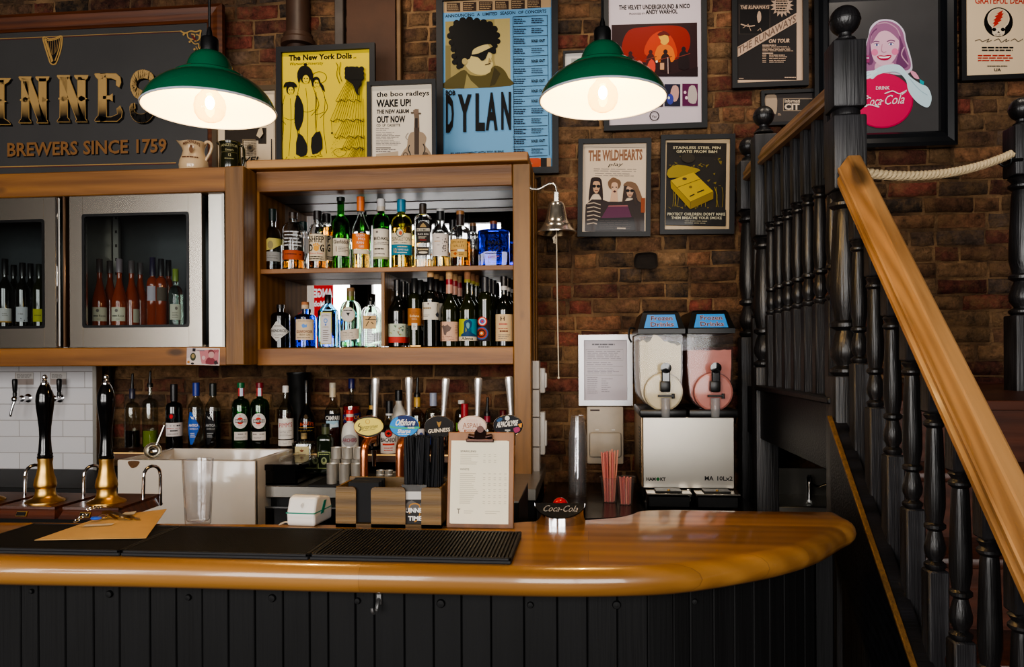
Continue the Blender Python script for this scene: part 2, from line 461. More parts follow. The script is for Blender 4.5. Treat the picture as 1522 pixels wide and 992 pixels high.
# ------------------------------------------------------------------ brick wall
def brick_material():
    m, nt, out = new_mat('old_brick'); L = nt.links.new
    b = nt.nodes.new('ShaderNodeBsdfPrincipled'); L(b.outputs[0], out.inputs[0]); b.inputs['Roughness'].default_value = .78
    b.inputs['Specular IOR Level'].default_value = .35
    at = nt.nodes.new('ShaderNodeAttribute'); at.attribute_name = 'Col'
    tc = nt.nodes.new('ShaderNodeTexCoord')
    n1 = nt.nodes.new('ShaderNodeTexNoise'); n1.inputs['Scale'].default_value = 26; n1.inputs['Detail'].default_value = 8; n1.inputs['Roughness'].default_value = .7
    L(tc.outputs['Object'], n1.inputs['Vector'])
    r1 = nt.nodes.new('ShaderNodeMapRange'); r1.inputs[1].default_value = .32; r1.inputs[2].default_value = .68; r1.inputs[3].default_value = .3; r1.inputs[4].default_value = 1.75
    L(n1.outputs[0], r1.inputs[0])
    n2 = nt.nodes.new('ShaderNodeTexNoise'); n2.inputs['Scale'].default_value = 1.6; n2.inputs['Detail'].default_value = 5
    L(tc.outputs['Object'], n2.inputs['Vector'])
    r2 = nt.nodes.new('ShaderNodeMapRange'); r2.inputs[1].default_value = .35; r2.inputs[2].default_value = .65; r2.inputs[3].default_value = .6; r2.inputs[4].default_value = 1.2
    L(n2.outputs[0], r2.inputs[0])
    mu = nt.nodes.new('ShaderNodeMath'); mu.operation = 'MULTIPLY'; L(r1.outputs[0], mu.inputs[0]); L(r2.outputs[0], mu.inputs[1])
    vm = nt.nodes.new('ShaderNodeVectorMath'); vm.operation = 'SCALE'; L(at.outputs['Color'], vm.inputs[0]); L(mu.outputs[0], vm.inputs['Scale'])
    # pale mortar smears
    n3 = nt.nodes.new('ShaderNodeTexNoise'); n3.inputs['Scale'].default_value = 9; n3.inputs['Detail'].default_value = 10; n3.inputs['Roughness'].default_value = .75
    L(tc.outputs['Object'], n3.inputs['Vector'])
    r3 = nt.nodes.new('ShaderNodeMapRange'); r3.inputs[1].default_value = .46; r3.inputs[2].default_value = .66; r3.inputs[3].default_value = 0; r3.inputs[4].default_value = .8
    L(n3.outputs[0], r3.inputs[0])
    mx = nt.nodes.new('ShaderNodeMix'); mx.data_type = 'RGBA'; mx.inputs[7].default_value = rgb((136, 104, 70)); L(r3.outputs[0], mx.inputs[0]); L(vm.outputs[0], mx.inputs[6])
    L(mx.outputs[2], b.inputs['Base Color'])
    n4 = nt.nodes.new('ShaderNodeTexNoise'); n4.inputs['Scale'].default_value = 55; n4.inputs['Detail'].default_value = 9; n4.inputs['Roughness'].default_value = .7
    L(tc.outputs['Object'], n4.inputs['Vector'])
    bp = nt.nodes.new('ShaderNodeBump'); bp.inputs['Strength'].default_value = 1; bp.inputs['Distance'].default_value = .022
    L(n4.outputs[0], bp.inputs['Height']); L(bp.outputs[0], b.inputs['Normal'])
    return m

def mortar_material():
    m, nt, out = new_mat('lime_mortar'); L = nt.links.new
    b = nt.nodes.new('ShaderNodeBsdfPrincipled'); L(b.outputs[0], out.inputs[0]); b.inputs['Roughness'].default_value = .9
    tc = nt.nodes.new('ShaderNodeTexCoord')
    n1 = nt.nodes.new('ShaderNodeTexNoise'); n1.inputs['Scale'].default_value = 7; n1.inputs['Detail'].default_value = 9; L(tc.outputs['Object'], n1.inputs['Vector'])
    mx = nt.nodes.new('ShaderNodeMix'); mx.data_type = 'RGBA'; mx.inputs[6].default_value = rgb((66, 46, 30)); mx.inputs[7].default_value = rgb((138, 106, 72))
    r = nt.nodes.new('ShaderNodeMapRange'); r.inputs[1].default_value = .35; r.inputs[2].default_value = .68; L(n1.outputs[0], r.inputs[0]); L(r.outputs[0], mx.inputs[0])
    L(mx.outputs[2], b.inputs['Base Color'])
    n4 = nt.nodes.new('ShaderNodeTexNoise'); n4.inputs['Scale'].default_value = 70; n4.inputs['Detail'].default_value = 6; L(tc.outputs['Object'], n4.inputs['Vector'])
    bp = nt.nodes.new('ShaderNodeBump'); bp.inputs['Strength'].default_value = 1; bp.inputs['Distance'].default_value = .01
    L(n4.outputs[0], bp.inputs['Height']); L(bp.outputs[0], b.inputs['Normal'])
    return m

def brick_wall():
    rng = random.Random(3)
    vs, fs, cols, mi = [], [], [], []
    # mortar bed, gently uneven
    nx, nz = 150, 80
    for j in range(nz + 1):
        for i in range(nx + 1):
            vs.append((XL + (XR - XL) * i / nx, WY + .002 + rng.uniform(-.003, .004), ZT * j / nz)); cols.append((0, 0, 0, 1))
    for j in range(nz):
        for i in range(nx):
            a = j * (nx + 1) + i; fs.append([a, a + 1, a + nx + 2, a + nx + 1]); mi.append(1)
    pal = [(122, 84, 60), (112, 80, 58), (100, 72, 54), (132, 94, 66), (118, 62, 50), (90, 70, 56), (130, 98, 70), (104, 60, 48), (140, 108, 78), (76, 62, 54)]
    hole = P(960, 388, WY)
    def lay_brick(x0, x1, z, h):
        d = rng.uniform(.005, .016); e = rng.uniform(.004, .009)
        if rng.random() < .06: d = .002
        c = pal[rng.randrange(len(pal))]; g = rng.uniform(.75, 1.2)
        c = [lin(min(255, q * g)) for q in c] + [1]
        xm, zm = (x0 + x1) / 2, z + h / 2
        jz = rng.uniform(-.003, .003)
        ring = [(x0, z), (xm, z), (x1, z), (x1, zm), (x1, z + h), (xm, z + h), (x0, z + h), (x0, zm)]
        b0 = len(vs)
        for px, pz in ring:
            vs.append((px + rng.uniform(-.004, .004), WY + .001, pz + jz + rng.uniform(-.004, .004))); cols.append(c)
        for px, pz in ring:
            vs.append((px + (xm - px) * e / max(.01, abs(x1 - x0) / 2) + rng.uniform(-.003, .003), WY - d + rng.uniform(-.003, .003), pz + jz + (zm - pz) * e / (h / 2) + rng.uniform(-.002, .002))); cols.append(c)
        vs.append((xm, WY - d - rng.uniform(-.002, .003), zm + jz)); cols.append(c)
        for i in range(8):
            j = (i + 1) % 8
            fs.append([b0 + i, b0 + j, b0 + 8 + j, b0 + 8 + i]); mi.append(0)
            fs.append([b0 + 8 + i, b0 + 8 + j, b0 + 16]); mi.append(0)

    z, row = .02, 0
    while z < ZT - .05:
        h = .066; x = XL - rng.random() * .2 - (0.11 if row % 2 else 0); k = 0
        while x < XR:
            w = .215 if (k + row) % 3 else .105
            if rng.random() < .1: w *= rng.uniform(.75, 1.05)
            x0, x1 = max(x, XL + .002), min(x + w, XR - .002)
            x += w + .011 + rng.uniform(-.002, .004); k += 1
            if x1 - x0 < .03 or (z < .6): continue
            bits = [(x0, x1)]
            if z - .005 < hole.z < z + h + .0055:
                if x0 < hole.x - .05 < x1 or x0 < hole.x + .05 < x1 or hole.x - .05 < x0 < hole.x + .05: bits = [q for q in ((x0, min(x1, hole.x - .058)), (max(x0, hole.x + .058), x1)) if q[1] - q[0] > .02]
            for x0, x1 in bits: lay_brick(x0, x1, z, h)
        z += h + .0105; row += 1
    # the dark pocket of the missing brick
    me = bpy.data.meshes.new('wall_back'); me.from_pydata(vs, [], fs)
    me.materials.append(brick_material()); me.materials.append(mortar_material())
    me.polygons.foreach_set('material_index', mi)
    me.polygons.foreach_set('use_smooth', [True] * len(fs))
    ca = me.color_attributes.new('Col', 'FLOAT_COLOR', 'POINT')
    ca.data.foreach_set('color', [q for c in cols for q in c])
    o = link('wall_back', me); tag(o, kind='structure', label='old brown and red brick wall behind the bar')
    b = MB(); 
    hz = hole.z; HD = pbr('hole_shade', (24, 17, 12), .9, var=.5, vscale=60, bump=.6, bscale=60)  # dark colour stands in for the shade inside the pocket
    rim = smoothpts([(-.055, 0, -.03), (-.05, 0, .03), (0, 0, .039), (.046, 0, .034), (.054, 0, .0), (.05, 0, -.036), (0, 0, -.04)], 3)
    n = len(rim); b.add([p for p in rim] + [Vector((p.x * .8, .012, p.z * .78)) for p in rim], [[i, (i + 1) % n, n + (i + 1) % n, n + i] for i in range(n)] + [[n + i for i in range(n)]], HD, True, Matrix.Translation((hole.x, WY - .0155, hz)))
    tag(b.build('wall_hole'), kind='structure')
    return o
brick_wall()

def plane(name, vs, mat, kind='structure'):
    b = MB(); b.add(vs, [[0, 1, 2, 3]], mat); return tag(b.build(name), kind=kind)

WALLP = pbr('dark_plaster', (46, 36, 28), .8, var=.12, vscale=4)
plane('floor', [(XL, YB, 0), (XR, YB, 0), (XR, WY + .02, 0), (XL, WY + .02, 0)], wood('floor_boards', (40, 26, 18), (70, 46, 32), 'X', 1.0))
plane('ceiling', [(XL, YB, ZT), (XL, WY + .02, ZT), (XR, WY + .02, ZT), (XR, YB, ZT)], pbr('dark_ceiling', (58, 50, 44), .85, var=.1))
plane('wall_left', [(XL, YB, 0), (XL, WY + .02, 0), (XL, WY + .02, ZT), (XL, YB, ZT)], WALLP)
plane('wall_right', [(XR, YB, 0), (XR, YB, ZT), (XR, WY + .02, ZT), (XR, WY + .02, 0)], WALLP)
plane('wall_front', [(XL, YB, 0), (XL, YB, ZT), (XR, YB, ZT), (XR, YB, 0)], pbr('dark_front_wall', (34, 32, 34), .8, var=.1))

# windows in the wall behind the camera: frame, bars, pane; daylight enters as area lights standing in the openings
WHITEFRAME = pbr('painted_window_frame', (60, 58, 58), .5, var=.05)
WINS = [(-3.95, 1.0, 3.4, 1.3), (-2.1, 1.0, 3.4, 1.9), (.7, 1.0, 3.4, 2.3)]
for i, (xc, z0, z1, w) in enumerate(WINS):
    b = MB()
    y = YB + .05
    for sx in (-1, 1): b.box((xc + sx * w / 2, y, (z0 + z1) / 2), (.07, .1, z1 - z0 + .07), WHITEFRAME)
    for z in (z0, z1, z0 + (z1 - z0) * .66): b.box((xc, y, z), (w, .1, .07 if z != z0 + (z1 - z0) * .66 else .045), WHITEFRAME)
    b.box((xc, y, (z0 + z1) / 2), (.04, .06, z1 - z0), WHITEFRAME)
    o = tag(b.build('window_%d' % (i + 1)), kind='structure')
    la = bpy.data.lights.new('daylight', 'AREA'); la.shape = 'RECTANGLE'; la.size = w - .08; la.size_y = z1 - z0 - .08
    la.energy = 58 * w; la.color = (1.0, .97, .93)
    lo = bpy.data.objects.new('window_daylight', la); COL.objects.link(lo); lo.location = (xc, YB + .02, (z0 + z1) / 2); lo.rotation_euler = (pi / 2, 0, 0)

# red poster hanging in the far window: the shelf mirror shows it back to front
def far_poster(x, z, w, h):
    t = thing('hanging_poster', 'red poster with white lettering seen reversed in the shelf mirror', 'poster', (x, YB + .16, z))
    b = MB(); b.box((0, 0, 0), (w, .01, h), pbr('self_lit_red', (190, 24, 30), .6, emit=(200, 30, 36), estr=.7), 0)  # emission stands in for light falling on the sheet; it is no lamp
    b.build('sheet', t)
    d = MB(); white = pbr('self_lit_white', (235, 235, 235), .6, emit=(235, 235, 235), estr=.7); blue = pbr('self_lit_blue', (60, 60, 150), .6, emit=(60, 60, 150), estr=.5)  # the print glows too, its brightness put into the material
    def txt(s, x0, z0, x1, cap):
        adv = [GL.get(c, .4) for c in s]; tot = sum(adv); sx = (x1 - x0) / tot; sy = cap / GL['cap']; xx = 0
        for c, a in zip(s, adv):
            if (2, c) in GL:
                v, f = GL[(2, c)]
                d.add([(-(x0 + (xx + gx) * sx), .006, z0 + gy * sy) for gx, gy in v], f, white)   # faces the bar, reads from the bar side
            xx += a
    txt('ANGEL DE', -w * .47, h * .3, w * .47, h * .11); txt('& Mobile D', -w * .42, h * .17, w * .42, h * .07)
    vs = [(w * .12 * 1.6 * cos(a * pi / 12), .0065, -h * .12 + w * .28 * sin(a * pi / 12)) for a in range(24)]
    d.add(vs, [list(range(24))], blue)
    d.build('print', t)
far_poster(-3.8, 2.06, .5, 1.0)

# old pipe, plaster chimney strip and timber battens on the upper wall between the sign and the blue poster
def wall_bits():
    Y = WY - .02
    b = MB(); p = P(443, 30, WY - .06); pm = pbr('painted_pipe', (62, 44, 34), .45, var=.25, vscale=9, bump=.2, bscale=20)
    b.tube([(p.x, p.y, 2.3), (p.x, p.y, 3.88)], .058, pm, 18)
    zc = P(443, 62, WY - .06).z
    b.lathe([(.06, -.03), (.085, -.025), (.085, .0), (.072, .012), (.072, .03), (.06, .036)], pm, 20, (p.x, p.y, zc))
    o = b.build('drain_pipe'); tag(o, 'dark brown painted pipe with collar rising behind the yellow poster', 'pipe')
    b = MB(); a, c = P(516, 60, Y), P(588, 60, Y)
    pl = pbr('stained_plaster', (66, 42, 27), .7, var=.45, vscale=3.5, bump=.4, bscale=30)
    b.box(((a.x + c.x) / 2, WY - .012, 3.1), (c.x - a.x, .03, 1.55), pl)
    tag(b.build('wall_plaster'), kind='structure')
    b = MB()
    for px, w, col in ((507, .045, (70, 62, 56)), (595, .022, (104, 78, 50))):
        q = P(px, 60, Y); b.box((q.x, WY - .025, 3.1), (w, .06, 1.55), pbr('batten_%d' % px, col, .6, var=.25, vscale=12), .004)
    tag(b.build('trim_1'), kind='structure')
wall_bits()

# ------------------------------------------------------------------ bar counter
BZ = 1.105
def bar():
    low = [(-420, 858), (-200, 861), (0, 866), (240, 870), (480, 876), (700, 881), (837, 883.5), (950, 882), (1020, 877.5), (1100, 866), (1170, 852), (1222, 835), (1256, 815)]
    pts = [G(x, y - 4.5, 1.066) for x, y in low]
    front = [(p.x, p.y) for p in pts]
    end = [G(1273, 788, 1.085), G(1262, 768, BZ), G(1240, 759, BZ), G(1190, 758, BZ)]
    front += [(p.x, p.y) for p in end]
    outline = smoothpts([(x, y, 0) for x, y in front], 5, False)
    back = [G(1000, 758.5, BZ), G(955, 760, BZ), G(938, 765.5, BZ), G(915, 770, BZ), G(865, 773.5, BZ), G(780, 776, BZ)]
    yb = G(500, 779, BZ).y
    bk = smoothpts([(p.x, p.y, 0) for p in back], 4, False)
    nose_n = len(outline)
    full = outline + bk + [Vector((-.25, yb, 0)), Vector((outline[0].x, yb - .06, 0))]
    # rounded nose: stacked inset rings
    def inset(pts, d):
        out = []; N = len(pts)
        for i in range(N):
            if i < nose_n:
                a, b = pts[max(i - 1, 0)], pts[min(i + 1, nose_n - 1)]
                t = (b - a).normalized(); n = Vector((-t.y, t.x, 0)); out.append(pts[i] + n * d)
            else: out.append(pts[i])
        return out
    R = .029; rings = []
    for k in range(9):
        a = -pi / 2 + pi * k / 8
        rings.append(([p for p in inset(full, R * (1 - cos(a)))], BZ - R + R * sin(a)))
    b = MB(); vs = []; fs = []
    N = len(full)
    for ring, z in rings:
        vs += [(p.x, p.y, z) for p in ring]
    for j in range(8):
        for i in range(N):
            i2 = (i + 1) % N; fs.append([j * N + i, j * N + i2, (j + 1) * N + i2, (j + 1) * N + i])
    fs.append(list(range(N))[::-1]); fs.append([8 * N + i for i in range(N)])
    b.add(vs, fs, BARWOOD, True)
    o = b.build('bar_worktop', sharp=50)
    tag(o, 'long varnished wooden bar top with thick rounded nose and curved end', 'bar top')
    # panelled front below, following the same line set back
    ins = inset(full, .085)[:nose_n]
    t = thing('bar_panelling', 'black painted vertical plank front of the bar', 'bar panelling', (0, ins[20].y, 0))
    oy = ins[20].y
    L = [0]
    for i in range(1, nose_n): L.append(L[-1] + (ins[i] - ins[i - 1]).length)
    def at(s):
        for i in range(1, nose_n):
            if L[i] >= s:
                k = (s - L[i - 1]) / max(1e-9, L[i] - L[i - 1]); return ins[i - 1].lerp(ins[i], k)
        return ins[-1]
    s = 0; rng = random.Random(5); mb = MB(); bolts = []
    while s < L[-1] - .02:
        w = rng.choice([.055, .055, .058, .06, .064, .038]); s1 = min(s + w, L[-1])
        a, c = at(s + .0007), at(s1 - .0007)
        tt = (c - a).normalized(); n = Vector((tt.y, -tt.x, 0)); dz = rng.uniform(0, .0018)
        base = [a - n * .018, c - n * .018]
        e = tt * .0018
        q = [a - n * .018, a + n * (-.002 + dz), a + e + n * dz, c - e + n * dz, c + n * (-.002 + dz), c - n * .018]
        mb.extrude([(p.x, p.y - oy, .0) for p in q], (0, 0, BZ - .055), PANELBLACK)
        s = s1
    mb.build('plank_panel', t)
    bk = MB(); q = [(p.x, p.y - oy) for p in (at(k * L[-1] / 40) + Vector((0, .022, 0)) for k in range(41))]
    vs = [(x, y, 0) for x, y in q] + [(x, y, BZ - .06) for x, y in q]
    bk.add(vs, [[i, i + 1, 42 + i, 41 + i] for i in range(40)], DARKV); bk.build('backing_board', t)
    for px, py, r in ((50, 879, .005), (163, 883, .0075), (280, 888, .0065), (405, 889, .008), (529, 893, .0065), (655, 897, .0085), (786, 899, .0065), (917, 899, .0085), (1034, 894, .006)):
        d = ray(px, py)
        best = min((at(k * L[-1] / 300) for k in range(301)), key=lambda p: abs((p.x * d.y - p.y * d.x)))
        z = CZ + d.z * best.y / d.y
        m = MB(); m.lathe([(0.0001, -.006), (r * .8, -.005), (r, -.002), (r, .008)], PANELBLACK, 14, M=Matrix.Rotation(-pi / 2, 4, 'X'))
        o = m.build('bolt', t); o.location = (best.x, best.y - oy - .001, z)
    # hook
    d = ray(565, 893); best = min((at(k * L[-1] / 300) for k in range(301)), key=lambda p: abs((p.x * d.y - p.y * d.x)))
    z = CZ + d.z * best.y / d.y
    h = thing('coat_hook', 'small silver coat hook screwed to the black bar front', 'hook', (best.x, best.y - .002, z))
    m = MB(); HM = pbr('chipped_hook', (150, 150, 150), .35, .9, var=.4, vscale=200)
    m.box((0, -.002, .004), (.011, .004, .022), HM, .0015); m.build('back_plate', h)
    m = MB(); m.tube(smoothpts([(0, -.003, .004), (0, -.012, -.002), (-.001, -.018, -.012), (-.003, -.024, -.016), (-.005, -.03, -.012), (-.006, -.031, -.004)], 4, False), [.004] * 10 + [.0035] * 8 + [.003] * 3, HM, 8)
    m.build('prong', h)
bar()

# ------------------------------------------------------------------ back bar shelving
SY, LY, MY = 3.4, 3.27, 3.70       # fronts of right unit, of left unit, mirror
def Xat(px, Y, py=400): return P(px, py, Y).x
def Zat(py, Y, px=570): return P(px, py, Y).z
def hbeam(b, px0, px1, py0, py1, Y, d, mat, bev=.004, pm=None):
    x0, x1 = Xat(px0, Y), Xat(px1, Y); pm = pm or (px0 + px1) / 2
    z1, z0 = Zat(py0, Y, pm), Zat(py1, Y, pm)
    b.box(((x0 + x1) / 2, Y + d / 2, (z0 + z1) / 2), (x1 - x0, d, z1 - z0), mat, bev)
    return x0, x1, z0, z1
def shelving():
    t = thing('back_bar_shelving', 'pine back bar shelving of beams, posts and shelves with mirrored back', 'shelving', (0, 0, 0))
    zt0, zt1 = Zat(281, SY), Zat(249, SY)
    b = MB(); hbeam(b, 381, 762.3, 249, 281, SY, .1, PINE_X); b.build('beam', t)
    b = MB(); x0, x1 = Xat(366, SY - .05), Xat(786, SY - .04)
    b.box(((x0 + x1) / 2, SY + .12, zt1 + .02), (x1 - x0, .33, .04), PINE_TOP, .004); b.build('top_board', t)
    b = MB(); hbeam(b, 381, 763, 516.5, 543, SY, .1, PINE_X); b.build('beam', t)
    zb = Zat(516.5, SY); zbb = Zat(543, SY)
    b = MB(); x0, x1 = Xat(383, SY), Xat(764, SY)
    b.box(((x0 + x1) / 2, SY + .2, zb - .02), (x1 - x0, .28, .03), PINE_X); b.build('shelf', t)
    b = MB(); zs = Zat(396.5, SY)
    b.box(((x0 + x1) / 2, SY + .16, zs - .012), (x1 - x0, .30, .022), PINE_X, .002); b.build('shelf', t)
    b = MB(); xd = Xat(568, SY); b.box((xd, SY + .15, (zs + zb) / 2 - .01), (.018, .28, zs - zb - .03), PINE_Z, .002); b.build('divider', t)
    # post at the right, to the counter
    zp = Zat(712, SY, 776)
    b = MB(); xa, xb = Xat(762.5, SY), Xat(789, SY)
    b.box(((xa + xb) / 2, SY + .06, (zp + zt1) / 2), (xb - xa, .12, zt1 - zp), PINE_Z, .004); b.build('post', t)
    b = MB()
    for k, (yy, dx) in enumerate(((.13, 0), (.2, .006), (.27, .002), (.335, .008))):
        b.box((xb - .012 + dx, SY + yy, (zbb + zt1) / 2), (.024, .066, zt1 - zbb), PINE_Z, .004)
    b.build('side_panel', t)
    b = MB(); b.box((xb + .012, SY + .09, (zp + zbb) / 2 + .01), (.02, .005, zbb - zp), DARKV)
    # left inner side
    b = MB(); xi = Xat(381, SY)
    b.box((xi + .008, SY + .15, (zb + zt0) / 2), (.016, .30, zt0 - zb + .02), PINE_Y, .001); b.build('side_panel', t)
    # black lip strips under top and shelf, mirror back
    b = MB(); b.box(((x0 + x1) / 2, SY + .19, zt0 + .012), (x1 - x0, .2, .02), pbr('grey_underside', (80, 76, 74), .35, var=.1)); b.build('soffit', t)
    for za, zc in ((zs + .0, zt0), (zb, zs - .024)):
        b = MB(); b.add([(x0, MY, za), (x1, MY, za), (x1, MY, zc), (x0, MY, zc)], [[0, 1, 2, 3]], MIRROR); b.build('mirror_back', t)
    # left unit: post and beams round the fridge
    zl1 = Zat(249, LY, 300); zl0 = Zat(286, LY, 300)
    b = MB(); xa, xb2 = Xat(334.5, LY - .01), Xat(362.5, LY - .01)
    b.box(((xa + xb2) / 2, LY + .17, (zl1 + Zat(543, LY, 350)) / 2), (xb2 - xa, .36, zl1 - Zat(543, LY, 350)), PINE_Z, .004); b.build('post', t)
    xl = Xat(-330, LY)
    b = MB(); b.box(((xl + xa) / 2, LY + .06, (zl1 + zl0) / 2), (xa - xl, .12, zl1 - zl0), PINE_X, .004); b.build('beam', t)
    b = MB(); b.box(((xl + xa) / 2, LY + .28, zl1 - .012), (xa - xl, .34, .024), PINE_TOP, .003); b.build('top_board', t)
    z1, z0 = Zat(516.5, LY, 250), Zat(544, LY, 250)
    b = MB(); b.box(((xl + xa) / 2, LY + .06, (z1 + z0) / 2), (xa - xl, .12, z1 - z0), PINE_X, .004); b.build('beam', t)
    b = MB(); b.box(((xl + xa) / 2, LY + .27, z1 - .02), (xa - xl, .32, .03), PINE_X); b.build('shelf', t)
    return dict(zs=zs, zb=zb, ztop=zt1 + .04, zl=zl1, z1=z1, zl0=zl0, zp=zp, xpost=(Xat(762.5, SY), Xat(789, SY)))
SH = shelving()

def fridge():
    z0, z1 = SH['z1'], Zat(290, LY + .03, 200)
    Yf = LY + .03
    xr = Xat(333.5, Yf); xl = Xat(-330, Yf)
    t = thing('bottle_fridge', 'long stainless steel bottle fridge with two glass doors', 'fridge', ((xl + xr) / 2, Yf, z0))
    cx = (xl + xr) / 2
    D = .38; H = z1 - z0
    def X(px): return Xat(px, Yf) - cx
    b = MB(); w = xr - xl
    inner = pbr('fridge_lining', (66, 70, 72), .4, .4, var=.05)
    b.box((0, D, H / 2), (w, .01, H), inner); b.box((0, D / 2 + .02, .006), (w, D - .04, .012), STEEL2); b.box((0, D / 2 + .02, H - .006), (w, D - .04, .012), pbr('dark_steel', (60, 60, 62), .4, .8))
    b.box((w / 2 - .006, D / 2, H / 2), (.012, D, H), STEEL2); b.box((-w / 2 + .006, D / 2, H / 2), (.012, D, H), STEEL2)
    b.box((X(97), D / 2, H / 2), (.02, D, H), STEEL2)
    b.build('cabinet', t)
    b = MB(); xa, xb = X(309), X(333.5); b.box(((xa + xb) / 2, .03, H / 2), (xb - xa, .05, H), pbr('pale_steel', (214, 210, 200), .3, .85, var=.03), .002); b.build('side_strip', t)
    def door(xa, xb, gxa, gxb, gy0, gy1, hinge):
        gz1, gz0 = Zat(gy0, Yf, 200) - z0, Zat(gy1, Yf, 200) - z0
        b = MB(); th = .035
        b.box(((xa + gxa) / 2, .0, H / 2), (gxa - xa, th, H - .004), STEEL, .001); b.box(((gxb + xb) / 2, .0, H / 2), (xb - gxb, th, H - .004), STEEL, .001)
        b.box(((gxa + gxb) / 2, 0, (gz1 + H) / 2), (gxb - gxa, th, H - .004 - gz1), STEEL, .0); b.box(((gxa + gxb) / 2, 0, gz0 / 2), (gxb - gxa, th, gz0 - .004), STEEL, .0)
        d = b.build('door', t)
        g = MB()                                    # rounded black gasket round the pane
        def rr(x0, x1, z0_, z1_, r):
            o = []
            for cxx, cz, a0 in ((x1 - r, z1_ - r, 0), (x0 + r, z1_ - r, 90), (x0 + r, z0_ + r, 180), (x1 - r, z0_ + r, 270)):
                for k in range(5): a = radians(a0 + k * 22.5); o.append((cxx + r * cos(a), cz + r * sin(a)))
            return o
        A, B = rr(gxa - .004, gxb + .004, gz0 - .004, gz1 + .004, .012), rr(gxa + .008, gxb - .008, gz0 + .008, gz1 - .008, .012)
        n = len(A); vs = [(x, -th / 2 - .002, z) for x, z in A] + [(x, -th / 2 - .002, z) for x, z in B] + [(x, -th / 2 + .01, z) for x, z in B]
        g.add(vs, [[i, (i + 1) % n, n + (i + 1) % n, n + i] for i in range(n)] + [[n + i, n + (i + 1) % n, 2 * n + (i + 1) % n, 2 * n + i] for i in range(n)], BLACKPL)
        g.build('gasket', d)
        g = MB(); g.add([(gxa, -th / 2 + .006, gz0), (gxb, -th / 2 + .006, gz0), (gxb, -th / 2 + .006, gz1), (gxa, -th / 2 + .006, gz1)], [[0, 1, 2, 3]], PANE); g.build('pane', d)
        g = MB(); g.box((hinge, -.006, H + .004), (.024, .02, .006), CHROME, .001); g.lathe([(.005, -.006), (.005, .004)], CHROME, 10, (hinge + .006, -.008, H - .004)); g.build('hinge', d)
        return d
    d2 = door(X(107), X(303), X(127), X(283), 319, 486, X(296))
    d1 = door(X(-120), X(86.5), X(-100), X(69), 325, 486, X(80))
    b = MB(); b.box((X(101), -.012, H / 2), (.014, .03, H - .01), pbr('bronze_edge', (150, 120, 96), .3, .9), .003); b.build('handle', d2)
    b = MB(); b.box((X(90), -.012, H / 2), (.01, .03, H - .01), CHROME, .003); b.build('handle', d1)
    # slotted uprights inside
    for px in (138, 171):
        b = MB(); x = Xat(px, Yf + .33) - cx; b.box((x, D - .035, H / 2 + .02), (.03, .02, H - .1), pbr('rack_grey', (150, 152, 150), .4, .6), .001)
        for k in range(9): b.box((x + .004, D - .047, .1 + k * .07), (.008, .004, .014), BLACKPL)
        b.build('rack_upright', t)
fridge()
# ------------------------------------------------------------------ bottles
G_CLEAR = glass('clear_bottle_glass', (252, 253, 252))
G_GREEN = glass('green_bottle_glass', (96, 176, 92))
G_DKGREEN = clear('deep_green_glass', (130, 206, 136), 1.6, .02)
G_BLUE = glass('cobalt_glass', (70, 100, 215))
G_BLUE2 = glass('mid_blue_glass', (66, 128, 226))
G_CYAN = glass('ice_blue_glass', (150, 214, 238))
G_PALEGREEN = glass('pale_green_glass', (206, 232, 214))
G_WINE = pbr('wine_bottle_glass', (12, 14, 9), .05, coat=.5, spec=.7)
G_WINEG = pbr('olive_wine_glass', (26, 30, 9), .05, coat=.5, spec=.7)
G_BLACK = pbr('black_bottle_glass', (8, 8, 10), .05, coat=.5)
L_AMBER = glass('amber_spirit', (226, 150, 48))
L_GOLD = glass('pale_gold_spirit', (238, 196, 100))
L_DARK = pbr('dark_liqueur', (14, 10, 12), .1)
L_LIME = pbr('lime_cordial', (140, 160, 24), .15)
G_THIN = clear('thin_bottle_glass', (236, 238, 234), 1.5, .02)
L_RED = pbr('red_aperitif', (168, 22, 18), .12)
L_REDBR = pbr('dark_red_bitter', (64, 10, 12), .12)
L_WHITE = pbr('white_frosted', (206, 204, 198), .35)
L_ROSE = pbr('rose_wine', (150, 60, 34), .1, trans=.5)
L_YEL = clear('yellow_spirit', (236, 200, 90), .5)

def cork(c): return pbr('cork_%d' % c[0], c, .7, var=.2, vscale=90)

